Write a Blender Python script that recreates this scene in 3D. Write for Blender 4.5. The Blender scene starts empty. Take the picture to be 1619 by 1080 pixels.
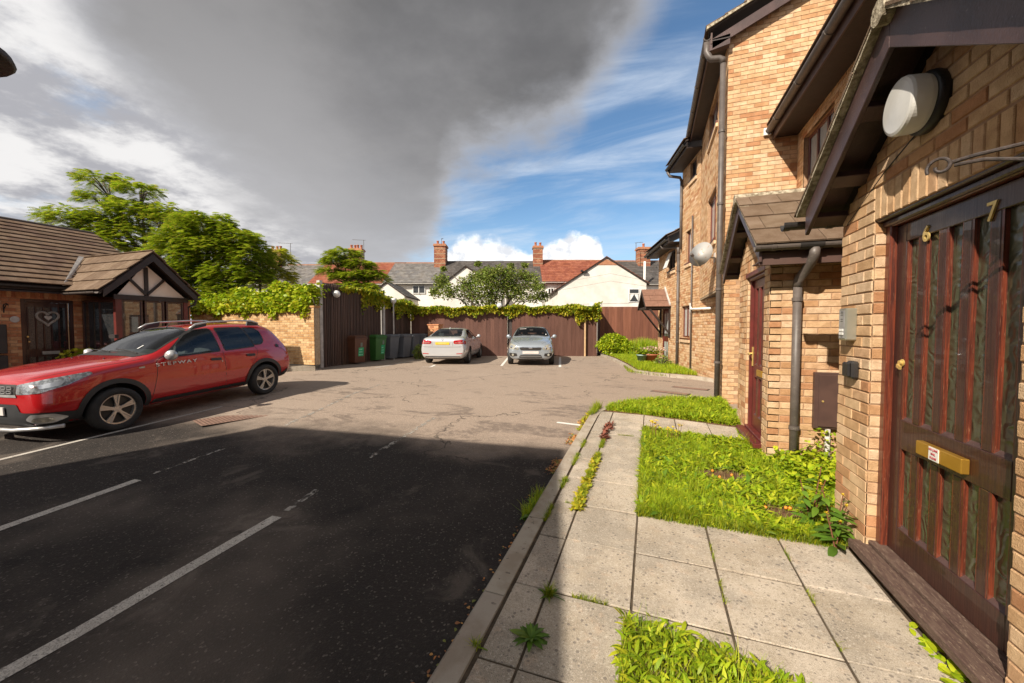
import bpy, bmesh, math, random
import numpy as np
from mathutils import Vector, Matrix
from mathutils.bvhtree import BVHTree
from mathutils.geometry import tessellate_polygon

random.seed(7); RNG = np.random.default_rng(7)
S = bpy.context.scene; COL = S.collection
rad = math.radians
# ------------------------------------------------------------------ camera
YAW = rad(19.5); PITCH = rad(2.1); EYE = 1.65
cam = bpy.data.cameras.new('camera'); cam_o = bpy.data.objects.new('camera', cam); COL.objects.link(cam_o)
cam.sensor_width = 36; cam.lens = 620/1619*36; cam.clip_start = 0.05; cam.clip_end = 2000
cam_o.location = (0, 0, EYE); cam_o.rotation_euler = (rad(90)-PITCH, 0, YAW); S.camera = cam_o
# ------------------------------------------------------------------ sun, sky, exposure
SUNV = Vector((-0.57, -1.2, 1.02)).normalized()          # towards the sun
sun = bpy.data.lights.new('sun', 'SUN'); sun.energy = 4.8; sun.angle = rad(0.53); sun.color = (1.0, 0.90, 0.76)
sun_o = bpy.data.objects.new('sun', sun); COL.objects.link(sun_o)
sun_o.rotation_euler = SUNV.to_track_quat('Z', 'Y').to_euler(); sun_o.location = (-20, -30, 40)
S.view_settings.view_transform = 'Standard'; S.view_settings.look = 'None'
S.view_settings.exposure = 0.68; S.view_settings.gamma = 1; S.view_settings.use_curve_mapping = False
W = bpy.data.worlds.new('World'); S.world = W; W.use_nodes = True

class NT:
    def __init__(s, tree): s.t = tree; s.n = tree.nodes; s.l = tree.links
    def new(s, ty, **k):
        n = s.n.new(ty)
        for a, b in k.items(): setattr(n, a, b)
        return n
    def put(s, sock, v):
        if v is None: return
        if hasattr(v, 'is_output') or isinstance(v, bpy.types.NodeSocket): s.l.new(v, sock)
        else: sock.default_value = v
    def math(s, op, a, b=None, c=None, clamp=False):
        n = s.new('ShaderNodeMath', operation=op, use_clamp=clamp)
        s.put(n.inputs[0], a)
        if b is not None: s.put(n.inputs[1], b)
        if c is not None: s.put(n.inputs[2], c)
        return n.outputs[0]
    def vmath(s, op, a, b=None):
        n = s.new('ShaderNodeVectorMath', operation=op); s.put(n.inputs[0], a)
        if b is not None: s.put(n.inputs[1], b)
        return n.outputs[0]
    def mix(s, f, a, b, blend='MIX'):
        n = s.new('ShaderNodeMix', data_type='RGBA', blend_type=blend)
        s.put(n.inputs[0], f); s.put(n.inputs[6], a); s.put(n.inputs[7], b); return n.outputs[2]
    def noise(s, vec, scale, detail=4, rough=.55, dist=0, col=False):
        n = s.new('ShaderNodeTexNoise'); s.put(n.inputs['Vector'], vec)
        n.inputs['Scale'].default_value = scale; n.inputs['Detail'].default_value = detail
        n.inputs['Roughness'].default_value = rough; n.inputs['Distortion'].default_value = dist
        return n.outputs[1 if col else 0]
    def ss(s, x, a, b):
        n = s.new('ShaderNodeMapRange', interpolation_type='SMOOTHSTEP'); s.put(n.inputs[0], x)
        s.put(n.inputs[1], a); s.put(n.inputs[2], b); n.inputs[3].default_value = 0; n.inputs[4].default_value = 1
        return n.outputs[0]
    def ramp(s, x, stops, interp='LINEAR'):
        n = s.new('ShaderNodeValToRGB'); s.put(n.inputs[0], x); r = n.color_ramp; r.interpolation = interp
        while len(r.elements) < len(stops): r.elements.new(0.5)
        for e, (p, c) in zip(r.elements, stops):
            e.position = p; e.color = (c, c, c, 1) if isinstance(c, (int, float)) else (*c, 1)
        return n.outputs[0]

def build_world():
    t = NT(W.node_tree); t.n.clear()
    out = t.new('ShaderNodeOutputWorld'); bg = t.new('ShaderNodeBackground'); bg.inputs[1].default_value = 0.086
    t.l.new(bg.outputs[0], out.inputs[0])
    sky = t.new('ShaderNodeTexSky', sky_type='NISHITA'); sky.sun_disc = False
    sky.sun_elevation = math.asin(SUNV.z); sky.sun_rotation = math.atan2(SUNV.x, SUNV.y)
    sky.altitude = 50; sky.air_density = 1.0; sky.dust_density = 0.6; sky.ozone_density = 2.0
    tc = t.new('ShaderNodeTexCoord'); d = tc.outputs['Generated']
    sp = t.new('ShaderNodeSeparateXYZ'); t.l.new(d, sp.inputs[0]); x, y, z = sp.outputs
    az = t.math('MULTIPLY_ADD', t.math('ARCTAN2', x, y), 1/(2*math.pi), 0.5)
    el = t.math('MULTIPLY', t.math('ARCSINE', z), 180/math.pi/60)          # 1 = 60 degrees
    zz = t.math('MAXIMUM', t.math('ADD', z, 0.16), 0.05)
    q = t.new('ShaderNodeCombineXYZ'); t.put(q.inputs[0], t.math('DIVIDE', x, zz)); t.put(q.inputs[1], t.math('DIVIDE', y, zz))
    q = q.outputs[0]
    def prof(st): return t.ramp(az, [((a+180)/360, v/60) for a, v in st])
    f = prof([(-180,26),(-120,24),(-85,33),(-70,31),(-66,25),(-62,20.5),(-57,16.5),(-51,12),(-45,7.5),(-40,4),(-35,4.5),
              (-31.5,9),(-29.8,14.5),(-27.5,18.6),(-22,20.5),(-15.8,21.5),(-10,25),(-8,28.5),(-3,32.5),(2,38),(9,46),(30,50),(70,34),(130,24),(180,26)])
    n1 = t.noise(q, 1.1, 7, .55); n2 = t.noise(q, 3.4, 8, .6); nbig = t.math('ADD', t.math('MULTIPLY', t.noise(q, .62, 3, .5), .6), t.math('MULTIPLY', t.noise(q, 1.9, 7, .6), .4))
    pert = t.math('ADD', t.math('MULTIPLY', t.math('SUBTRACT', n1, .5), .26), t.math('MULTIPLY', t.math('SUBTRACT', n2, .5), .14))
    e1 = t.math('ADD', t.math('SUBTRACT', el, f), pert)
    grey_m = t.math('MULTIPLY', t.ss(e1, -.035, .085), t.ss(y, -.45, .0))
    # colours are radiance / strength
    def K(r, g, b, k=10): return (r*k, g*k, b*k, 1)
    skyc = t.mix(1.0, sky.outputs[0], (0.86, 1.05, 1.12, 1), 'MULTIPLY')
    # cirrus streaks
    mp = t.new('ShaderNodeMapping'); t.l.new(q, mp.inputs[0]); mp.inputs['Rotation'].default_value = (0, 0, rad(-62)); mp.inputs['Scale'].default_value = (.6, 1.9, 1)
    ci = t.noise(mp.outputs[0], 1.7, 9, .60, .9)
    cib = t.noise(q, .9, 3, .5)
    cir = t.math('MULTIPLY', t.ss(t.math('ADD', ci, t.math('MULTIPLY', t.math('SUBTRACT', cib, .5), .5)), .34, .86), .80)
    c = t.mix(cir, skyc, K(.56, .62, .70))
    haze = t.ss(el, .30, .0); c = t.mix(t.math('MULTIPLY', haze, .55), c, K(.50, .60, .70))
    # bright broken cloud on the left
    lm = t.ramp(az, [(0, 1), (.20, 1), (.26, 1), ((180-44)/360, 1), ((180-30)/360, .25), ((180-20)/360, 0), ((180+60)/360, 0.1), ((180+110)/360, .8), (1, 1)])
    bn = t.math('ADD', t.noise(q, 1.5, 8, .58), t.math('MULTIPLY', lm, .37))
    bm_ = t.math('MULTIPLY', t.ss(bn, .60, .80), t.ss(lm, 0.0, .5))
    bcol = t.mix(t.ss(t.noise(q, 2.3, 9, .62), .40, .58), K(.33, .33, .355), K(.66, .65, .645))
    c = t.mix(bm_, c, bcol)
    # cumulus on the horizon
    h = prof([(-180,3),(-60,3),(-38,3),(-33,6),(-30,10.5),(-27,12.6),(-22,13.4),(-19,12.2),(-16,10.4),(-13.5,12.2),(-10.5,13.4),(-7.5,12.6),(-6,8.5),(-3,6),(10,3.5),(60,3),(180,3)])
    cv = t.new('ShaderNodeCombineXYZ'); t.put(cv.inputs[0], t.math('MULTIPLY', az, 60)); t.put(cv.inputs[1], t.math('MULTIPLY', el, 12))
    cn = t.noise(cv.outputs[0], 1.0, 8, .6); cn2 = t.noise(cv.outputs[0], 2.2, 6, .6)
    e2 = t.math('ADD', t.math('SUBTRACT', h, el), t.math('MULTIPLY', t.math('SUBTRACT', cn, .5), .10))
    cm = t.ss(e2, -.004, .018)
    ccol = t.mix(t.ss(cn2, .38, .60), K(.60, .62, .66), K(1.0, .99, .97))
    ccol = t.mix(t.ss(el, .02, .15), K(.60, .64, .70), ccol)
    c = t.mix(cm, c, ccol)
    # big grey cloud above, lighter at its thin lower rim
    gcol = t.mix(t.ss(nbig, .38, .62), K(.112, .110, .112), K(.215, .210, .211))
    gcol = t.mix(t.ss(t.math('ADD', e1, t.math('MULTIPLY', t.math('SUBTRACT', n2, .5), .1)), .16, .0), gcol, K(.35, .355, .38))
    gcol = t.mix(t.math('MULTIPLY', t.ss(el, .38, .08), .85), gcol, K(.42, .43, .46)); gcol = t.mix(t.math('MULTIPLY', t.math('MULTIPLY', t.ss(el, .66, .22), t.ss(az, .455, .36)), .75), gcol, K(.36, .355, .365))
    c = t.mix(t.math('MULTIPLY', grey_m, .985), c, gcol)
    c = t.mix(t.ss(z, .0, -.02), c, K(.12, .11, .10))
    t.l.new(c, bg.inputs[0])
build_world()

# ------------------------------------------------------------------ materials
def mat(name, c1, c2=None, scale=6, detail=5, rough=.8, metal=0, spec=.5, bump=0, bscale=60, rnd=None, island=False,
        coat=0, speck=None, trans=0, alpha=None, stretch=None, contrast=(.35, .65), rough2=None, rndamt=1.0, emit=None):
    m = bpy.data.materials.new(name); m.use_nodes = True; t = NT(m.node_tree)
    p = t.n['Principled BSDF']; geo = t.new('ShaderNodeNewGeometry'); pos = geo.outputs['Position']
    if stretch:
        mp = t.new('ShaderNodeMapping'); t.l.new(pos, mp.inputs[0]); mp.inputs['Scale'].default_value = stretch; pos = mp.outputs[0]
    c2 = c2 or tuple(v*.75 for v in c1)
    nz = t.noise(pos, scale, detail, .6); f = t.ss(nz, *contrast)
    col = t.mix(f, (*c1, 1), (*c2, 1))
    if rnd:
        r = geo.outputs['Random Per Island'] if island else t.new('ShaderNodeObjectInfo').outputs['Random']
        n = len(rnd); rc = t.ramp(r, [(i/n, k) for i, k in enumerate(rnd)], 'CONSTANT' if not island or n > 3 else 'LINEAR')
        col = t.mix(f, rc, t.mix(1, rc, (.78, .74, .70, 1), 'MULTIPLY'))
    if speck:   # (scale, threshold, colour, amount)
        vn = t.noise(pos, speck[0], 2, .6); col = t.mix(t.math('MULTIPLY', t.ss(vn, speck[1], speck[1]+.06), speck[3]), col, (*speck[2], 1))
    t.put(p.inputs['Base Color'], col)
    if rough2 is not None: t.put(p.inputs['Roughness'], t.math('MULTIPLY_ADD', f, rough2-rough, rough))
    else: p.inputs['Roughness'].default_value = rough
    p.inputs['Metallic'].default_value = metal; p.inputs['Specular IOR Level'].default_value = spec
    p.inputs['Coat Weight'].default_value = coat; p.inputs['Coat Roughness'].default_value = .015
    if bump:
        b = t.new('ShaderNodeBump'); b.inputs['Strength'].default_value = bump; b.inputs['Distance'].default_value = .01
        t.put(b.inputs['Height'], t.noise(pos, bscale, 5, .6)); t.l.new(b.outputs[0], p.inputs['Normal'])
    if alpha:   # worn paint: (scale, lo, hi)
        a = t.ss(t.noise(pos, alpha[0], 6, .7), alpha[1], alpha[2]); t.put(p.inputs['Alpha'], a)
    if trans:
        out = t.n['Material Output']; tr = t.new('ShaderNodeBsdfTranslucent'); t.put(tr.inputs[0], col)
        mx = t.new('ShaderNodeMixShader'); mx.inputs[0].default_value = trans
        t.l.new(p.outputs[0], mx.inputs[1]); t.l.new(tr.outputs[0], mx.inputs[2]); t.l.new(mx.outputs[0], out.inputs[0])
    if emit: p.inputs['Emission Color'].default_value = (*emit[:3], 1); p.inputs['Emission Strength'].default_value = emit[3]
    return m

BR = [(0.648,0.443,0.258),(0.583,0.374,0.204),(0.670,0.471,0.294),(0.529,0.305,0.156),(0.632,0.414,0.234),(0.680,0.494,0.324),(0.481,0.247,0.126),(0.610,0.391,0.228),(0.659,0.460,0.276)]
BRL = [(0.575,0.380,0.196),(0.517,0.322,0.149),(0.609,0.425,0.230),(0.460,0.265,0.115),(0.552,0.356,0.184),(0.402,0.230,0.103)]
BRO = [(0.575,0.275,0.138),(0.625,0.338,0.175),(0.475,0.200,0.100),(0.537,0.237,0.125),(0.663,0.388,0.213),(0.413,0.163,0.088)]
M = {}
M['brick'] = mat('buff brick', BR[0], scale=14, rough=.9, bump=.9, bscale=170, rnd=BR, speck=(420, .60, (.30,.15,.08), .55), spec=.2)
M['brick_j'] = mat('buff brick joined', BR[0], scale=9, rough=.9, bump=.5, bscale=120, rnd=BR, island=True, spec=.2)
M['brickl'] = mat('yellow brick', BRL[0], scale=9, rough=.9, bump=.5, bscale=90, rnd=BRL, spec=.2)
M['brickl_j'] = mat('yellow brick joined', BRL[0], scale=9, rough=.9, bump=.5, bscale=90, rnd=BRL, island=True, spec=.2)
M['bricko'] = mat('orange brick', BRO[0], scale=9, rough=.9, bump=.5, bscale=90, rnd=BRO, spec=.2)
M['bricko_j'] = mat('orange brick joined', BRO[0], scale=9, rough=.9, bump=.5, bscale=90, rnd=BRO, island=True, spec=.2)
M['mortar'] = mat('mortar', (.42,.27,.165), (.33,.20,.12), scale=20, rough=.95, bump=.5, bscale=200, spec=.1)
M['mortar2'] = mat('pale mortar', (.42,.34,.24), (.32,.24,.16), scale=20, rough=.95, spec=.1)
M['render'] = mat('white render', (.70,.675,.63), (.60,.57,.52), scale=1.2, rough=.85, bump=.2, bscale=60, spec=.2)
M['render2'] = mat('cream infill', (.80,.71,.62), (.74,.65,.56), scale=3, rough=.85)
M['wood'] = mat('dark brown stained timber', (.075,.042,.038), (.05,.028,.026), scale=5, rough=.42, bump=.25, bscale=60, stretch=(1,1,1), speck=(70,.70,(.35,.25,.22),.5))
M['woodd'] = mat('near black timber', (.030,.018,.015), (.02,.012,.01), scale=8, rough=.55, bump=.2, bscale=60)
M['fascia'] = mat('brown fascia', (.085,.045,.035), (.06,.032,.026), scale=4, rough=.5)
M['mahog'] = mat('mahogany varnish', (.050,.015,.010), (.030,.010,.008), scale=9, rough=.30, rough2=.5, bump=.25, bscale=30, stretch=(14,14,.4), coat=.3, speck=(45,.70,(.30,.16,.09),.7))
M['mahogr'] = mat('worn sunlit red mahogany', (.17,.036,.016), (.05,.013,.009), scale=14, rough=.34, bump=.3, bscale=40, stretch=(13,13,.3), coat=.25, speck=(60,.66,(.42,.24,.14),.8))
M['redwood'] = mat('red brown joinery', (.13,.022,.018), (.09,.018,.014), scale=6, rough=.4)
M['gutter'] = mat('grey brown plastic', (.115,.095,.085), (.085,.070,.062), scale=7, rough=.5, speck=(30,.62,(.17,.15,.12),.5))
M['gutterd'] = mat('black plastic', (.02,.018,.018), (.03,.027,.025), rough=.5)
M['tile'] = mat('brown concrete tile', (.17,.12,.085), (.11,.075,.055), scale=7, rough=.95, bump=.8, bscale=120, rnd=[(.20,.145,.105),(.17,.12,.085),(.185,.135,.095),(.15,.105,.075)], speck=(90,.62,(.26,.22,.15),.5), spec=.1)
M['tile_j'] = mat('brown concrete tile joined', (.17,.12,.085), (.11,.075,.055), scale=5, rough=.95, bump=.5, bscale=80, rnd=[(.20,.14,.10),(.165,.115,.082),(.19,.13,.09),(.15,.10,.075)], island=True, spec=.1)
M['tilelich'] = mat('lichen covered tile edge', (.50,.44,.33), (.20,.165,.115), scale=22, rough=.95, bump=1, bscale=90, spec=.1)
M['tileb'] = mat('dark tile edge', (.045,.032,.026), rough=.9)
M['redtile'] = mat('red roof tile', (0.272,0.092,0.057), scale=3, rough=.9, rnd=[(0.281,0.097,0.057),(0.230,0.075,0.048),(0.306,0.114,0.071),(0.255,0.088,0.057)], island=True, spec=.15)
M['slate'] = mat('grey slate', (.17,.165,.16), scale=3, rough=.8, rnd=[(.19,.18,.175),(.155,.15,.15),(.21,.20,.19),(.17,.165,.16)], island=True, spec=.2)
M['slated'] = mat('dark slate', (.085,.078,.075), scale=3, rough=.8, rnd=[(.095,.085,.08),(.075,.07,.068),(.11,.10,.095)], island=True, spec=.2)
M['ridge'] = mat('orange ridge tile', (.36,.18,.11), rough=.85)
M['cbrick'] = mat('orange chimney brick', (0.374,0.142,0.075), (0.281,0.095,0.050), scale=9, rough=.9, bump=.4, bscale=60, rnd=[(0.391,0.162,0.085),(0.323,0.114,0.060),(0.425,0.199,0.110),(0.281,0.095,0.055)], island=True)
M['pot'] = mat('terracotta', (.42,.15,.075), (.34,.11,.055), scale=8, rough=.75)
M['white'] = mat('white paint', (.78,.77,.74), (.68,.66,.62), scale=8, rough=.5)
M['wframe'] = mat('white pvc', (.75,.75,.73), rough=.4)
M['glassd'] = mat('dark window glass', (.02,.022,.024), (.03,.03,.03), rough=.03, spec=.9)
M['blind'] = mat('pale blind behind glass', (.36,.35,.32), (.28,.27,.25), scale=3, rough=.12, spec=.8, stretch=(8,8,.4))
M['curtain'] = mat('net curtain behind glass', (.45,.47,.46), (.30,.32,.33), rough=.15, spec=.8, stretch=(12,12,1))
M['fence'] = mat('brown fence board', (0.128,0.065,0.045), (0.081,0.044,0.032), scale=2.2, rough=.75, bump=.4, bscale=25, stretch=(3,3,.35), rnd=[(0.119,0.053,0.037),(0.103,0.044,0.031),(0.133,0.059,0.041),(0.112,0.048,0.033)], contrast=(.4,.62))
M['fencer'] = mat('redder fence board', (.20,.075,.042), (.14,.05,.03), scale=2.2, rough=.75, bump=.4, bscale=25, stretch=(3,3,.35), rnd=[(.20,.075,.042),(.17,.062,.036),(.225,.085,.048)])
M['fenced'] = mat('dark brown slat', (0.058,0.033,0.024), (0.039,0.024,0.018), scale=3, rough=.75, stretch=(3,3,.4), rnd=[(0.086,0.047,0.033),(0.065,0.037,0.026),(0.104,0.059,0.042)])
M['post'] = mat('weathered pale post', (.52,.49,.46), (.38,.35,.33), scale=6, rough=.75)
M['postw'] = mat('tan timber post', (.50,.33,.18), (.42,.27,.14), scale=6, rough=.7)
M['globe'] = mat('white opal globe', (.80,.80,.78), rough=.25)
M['opal'] = mat('opal diffuser', (.82,.81,.77), (.74,.73,.69), scale=6, rough=.22, spec=.5, trans=.25)
M['blackm'] = mat('black metal', (.018,.017,.017), rough=.45, bump=.3)
M['rust'] = mat('rusty painted iron', (.05,.035,.03), (.025,.018,.016), scale=40, rough=.6, bump=.5)
M['brass'] = mat('brass', (.75,.55,.20), (.65,.45,.14), rough=.38, metal=.55)
M['brassl'] = mat('gold letter plate', (.62,.36,.06), (.55,.30,.04), rough=.38, metal=.75)
M['steel'] = mat('brushed steel', (.42,.42,.36), (.36,.35,.28), scale=4, rough=.38, metal=.7)
M['silver'] = mat('silver plastic', (.55,.55,.55), rough=.35, metal=.5)
def slabmat():
    m = bpy.data.materials.new('concrete slab'); m.use_nodes = True; t = NT(m.node_tree); p = t.n['Principled BSDF']
    pos = t.new('ShaderNodeNewGeometry').outputs['Position']; r = t.new('ShaderNodeObjectInfo').outputs['Random']
    c = t.ramp(r, [(0, (.52,.445,.355)), (.3, (.475,.405,.32)), (.6, (.55,.47,.38)), (.8, (.445,.38,.30))], 'CONSTANT')
    c = t.mix(t.ss(t.noise(pos, 4, 5, .6), .4, .65), c, t.mix(1, c, (.80, .78, .74, 1), 'MULTIPLY'))
    spx = t.new('ShaderNodeSeparateXYZ'); t.l.new(pos, spx.inputs[0]); gr = t.math('ADD', t.noise(pos, 2.2, 6, .65), t.math('MULTIPLY', t.ss(spx.outputs[0], .3, -.8), .10))
    c = t.mix(t.math('MULTIPLY', t.ss(gr, .46, .64), .55), c, (.255, .225, .185, 1))
    c = t.mix(t.math('MULTIPLY', t.ss(t.noise(pos, 9, 3, .6), .58, .68), .35), c, (.50, .36, .25, 1))
    g1 = t.noise(pos, 230, 2, .8); c = t.mix(t.math('MULTIPLY', t.ss(g1, .56, .66), .55), c, (.20, .17, .14, 1)); c = t.mix(t.math('MULTIPLY', t.ss(g1, .42, .34), .5), c, (.72, .66, .58, 1))
    g2 = t.noise(pos, 75, 3, .75); c = t.mix(t.math('MULTIPLY', t.ss(g2, .55, .68), .5), c, (.16, .135, .115, 1)); c = t.mix(t.math('MULTIPLY', t.ss(g2, .44, .34), .45), c, (.70, .63, .54, 1))
    v = t.new('ShaderNodeTexVoronoi'); v.inputs['Scale'].default_value = 10; wv = t.vmath('ADD', pos, t.vmath('SCALE', t.noise(pos, 30, 3, .6, col=True))); wv.node.inputs[3].default_value = .03; t.l.new(wv, v.inputs[0])
    sc = t.new('ShaderNodeSeparateColor'); t.l.new(v.outputs['Color'], sc.inputs[0])
    rad_ = t.math('MULTIPLY', t.ss(sc.outputs[0], .66, .90), .34); sp1 = t.ss(t.math('SUBTRACT', rad_, v.outputs['Distance']), 0, .05)
    c = t.mix(t.math('MULTIPLY', sp1, .9), c, (.085, .075, .07, 1))
    v2 = t.new('ShaderNodeTexVoronoi'); v2.inputs['Scale'].default_value = 38; t.l.new(pos, v2.inputs[0]); sc2 = t.new('ShaderNodeSeparateColor'); t.l.new(v2.outputs['Color'], sc2.inputs[0])
    sp2 = t.ss(t.math('SUBTRACT', t.math('MULTIPLY', t.ss(sc2.outputs[1], .5, .9), .36), v2.outputs['Distance']), 0, .05); c = t.mix(t.math('MULTIPLY', sp2, .6), c, (.13, .11, .10, 1))
    t.put(p.inputs['Base Color'], c); p.inputs['Roughness'].default_value = .95; p.inputs['Specular IOR Level'].default_value = .15
    b = t.new('ShaderNodeBump'); b.inputs['Strength'].default_value = .8; b.inputs['Distance'].default_value = .006; t.put(b.inputs['Height'], g1); t.l.new(b.outputs[0], p.inputs['Normal']); return m
M['slab'] = slabmat()
M['kerb'] = mat('kerb concrete', (.38,.33,.27), (.22,.19,.155), scale=5, rough=.95, bump=.7, bscale=200, rnd=[(.40,.35,.29),(.36,.32,.26),(.43,.38,.31)], speck=(22,.64,(.14,.12,.10),.7), spec=.15)
M['soil'] = mat('bare soil', (.16,.085,.05), (.09,.05,.03), scale=18, rough=1, bump=1, bscale=70, spec=.1)
M['dirt'] = mat('joint dirt', (.11,.085,.06), (.07,.055,.04), scale=18, rough=1, spec=.1)
GR = [(0.312,0.450,0.013),(0.416,0.550,0.018),(0.208,0.350,0.011),(0.520,0.625,0.024),(0.546,0.575,0.032),(0.260,0.400,0.013)]
M['grass'] = mat('grass blades', GR[0], rough=.55, rnd=GR, island=True, trans=.42, spec=.3)
M['weed'] = mat('broad weed leaves', GR[0], rough=.5, rnd=[(0.351,0.488,0.018),(0.468,0.573,0.024),(0.247,0.378,0.014),(0.572,0.610,0.032),(0.286,0.439,0.016)], island=True, trans=.4, spec=.35)
M['weeds'] = mat('dandelion leaves', GR[0], rough=.5, rnd=[(.12,.24,.025),(.16,.29,.03),(.09,.18,.02),(.22,.32,.05)], island=True, trans=.35, spec=.35)
M['vine'] = mat('vine leaves', GR[0], rough=.5, rnd=[(0.299,0.396,0.016),(0.391,0.462,0.020),(0.184,0.286,0.016),(0.483,0.484,0.024),(0.149,0.242,0.016)], island=True, trans=.42, spec=.3)
M['viney'] = mat('yellow vine leaves', GR[0], rough=.5, rnd=[(.55,.50,.03),(.44,.46,.03),(.62,.52,.04),(.36,.42,.03)], island=True, trans=.42, spec=.3)
M['tree'] = mat('tree leaves', GR[0], rough=.45, rnd=[(0.297,0.432,0.020),(0.378,0.480,0.024),(0.203,0.324,0.016),(0.486,0.552,0.028),(0.243,0.372,0.016),(0.162,0.264,0.014),(0.513,0.432,0.064)], island=True, trans=.5, spec=.3)
M['tree2'] = mat('orchard tree leaves', GR[0], rough=.45, rnd=[(0.221,0.314,0.050),(0.272,0.361,0.060),(0.145,0.218,0.040),(0.340,0.399,0.080),(0.238,0.228,0.080)], island=True, trans=.45, spec=.3)
M['treey'] = mat('yellow green leaves', GR[0], rough=.45, rnd=[(.50,.50,.03),(.40,.45,.03),(.58,.55,.04),(.30,.38,.025)], island=True, trans=.45, spec=.3)
M['hedge'] = mat('bright shrub leaves', GR[0], rough=.45, rnd=[(0.345,0.484,0.018),(0.460,0.550,0.022),(0.230,0.363,0.014),(0.552,0.616,0.032)], island=True, trans=.4, spec=.3)
M['debris'] = mat('orange leaf litter', (.45,.18,.05), rough=.8, rnd=[(.45,.18,.05),(.50,.26,.08),(.28,.12,.05),(.20,.22,.05)], island=True)
M['bark'] = mat('bark', (.14,.11,.08), (.08,.06,.045), scale=15, rough=.95, bump=.7)
M['petaly'] = mat('yellow petals', (.75,.55,.03), rough=.6, trans=.2)
M['petalo'] = mat('orange fruit', (.80,.28,.03), rough=.5)
M['petalp'] = mat('pink petals', (.72,.52,.42), rough=.6, trans=.2)
M['stem'] = mat('brown red stem', (.18,.07,.03), rough=.8)

def asphalt():
    m = bpy.data.materials.new('asphalt'); m.use_nodes = True; t = NT(m.node_tree); p = t.n['Principled BSDF']
    pos = t.new('ShaderNodeNewGeometry').outputs['Position']
    sp = t.new('ShaderNodeSeparateXYZ'); t.l.new(pos, sp.inputs[0])
    agg = t.new('ShaderNodeTexVoronoi'); t.l.new(pos, agg.inputs[0]); agg.inputs['Scale'].default_value = 95
    an = t.new('ShaderNodeSeparateColor'); t.l.new(agg.outputs['Color'], an.inputs[0])
    ag = t.ss(an.outputs[0], .55, 1.0)
    fine = t.noise(pos, 160, 3, .7)
    # paler court beyond; near part darkened to deepen the house shadow, edge ragged
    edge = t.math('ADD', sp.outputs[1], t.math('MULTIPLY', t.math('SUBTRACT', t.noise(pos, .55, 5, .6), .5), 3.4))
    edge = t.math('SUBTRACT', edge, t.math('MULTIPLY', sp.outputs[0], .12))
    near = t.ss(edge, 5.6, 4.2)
    far_tone = t.mix(ag, (.30, .235, .185, 1), (.43, .345, .275, 1))
    far_tone = t.mix(t.ss(fine, .45, .7), far_tone, (.22, .17, .135, 1))
    new = t.mix(t.ss(an.outputs[1], .93, 1.0), (.026, .021, .018, 1), (.13, .11, .095, 1))  # dark tone of the near court, extra shade put into the colour
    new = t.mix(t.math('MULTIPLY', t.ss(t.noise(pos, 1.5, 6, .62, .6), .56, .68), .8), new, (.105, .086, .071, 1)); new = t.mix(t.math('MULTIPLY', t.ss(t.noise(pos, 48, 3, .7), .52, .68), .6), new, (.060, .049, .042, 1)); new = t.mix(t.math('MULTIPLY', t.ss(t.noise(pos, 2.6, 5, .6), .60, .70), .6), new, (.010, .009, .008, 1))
    c = t.mix(near, far_tone, new)
    # damp streaks and worn patches on the paler far part
    mp = t.new('ShaderNodeMapping'); t.l.new(pos, mp.inputs[0]); mp.inputs['Rotation'].default_value = (0, 0, rad(-22)); mp.inputs['Scale'].default_value = (.8, 1.9, 1)
    w = t.noise(mp.outputs[0], 1.25, 7, .66, .9); wm = t.math('MULTIPLY', t.ss(t.math('ADD', w, t.math('MULTIPLY', t.ss(sp.outputs[1], 9.5, 5.0), .055)), .55, .635), t.math('SUBTRACT', 1, near))
    c = t.mix(t.math('MULTIPLY', t.math('MULTIPLY', wm, t.ss(t.noise(pos, 7, 5, .7), .30, .60)), .66), c, (.115, .088, .072, 1))
    c = t.mix(t.math('MULTIPLY', t.ss(t.noise(pos, .35, 4, .6), .5, .72), .3), c, (.36, .29, .235, 1))
    # fine cracks
    vo = t.new('ShaderNodeTexVoronoi', feature='DISTANCE_TO_EDGE'); vo.inputs['Scale'].default_value = .38
    wv = t.vmath('ADD', pos, t.noise(pos, 1.6, 4, .6, col=True)); t.l.new(wv, vo.inputs[0])
    ck = t.math('MULTIPLY', t.ss(vo.outputs[0], .008, .002), t.ss(t.noise(pos, .6, 3), .48, .56))
    c = t.mix(t.math('MULTIPLY', ck, .7), c, (.03, .024, .02, 1))
    t.put(p.inputs['Base Color'], c); p.inputs['Specular IOR Level'].default_value = .3
    t.put(p.inputs['Roughness'], t.math('SUBTRACT', .88, t.math('MULTIPLY', wm, .2)))
    b = t.new('ShaderNodeBump'); b.inputs['Strength'].default_value = .55; b.inputs['Distance'].default_value = .008
    t.put(b.inputs['Height'], t.math('ADD', t.math('MULTIPLY', agg.outputs['Distance'], 1.0), t.math('MULTIPLY', fine, .6)))
    t.l.new(b.outputs[0], p.inputs['Normal']); return m
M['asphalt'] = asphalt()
M['line'] = mat('worn road paint', (.56,.52,.46), (.46,.42,.37), scale=12, rough=.8, alpha=(34, .26, .46), speck=(120,.5,(.2,.18,.16),.6))
M['linef'] = mat('faded road paint', (.36,.33,.29), (.26,.24,.21), scale=12, rough=.8, alpha=(14, .44, .60))
M['linew'] = mat('fresh road paint', (.72,.70,.66), (.62,.60,.56), scale=12, rough=.8, alpha=(30, .25, .4))
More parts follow.
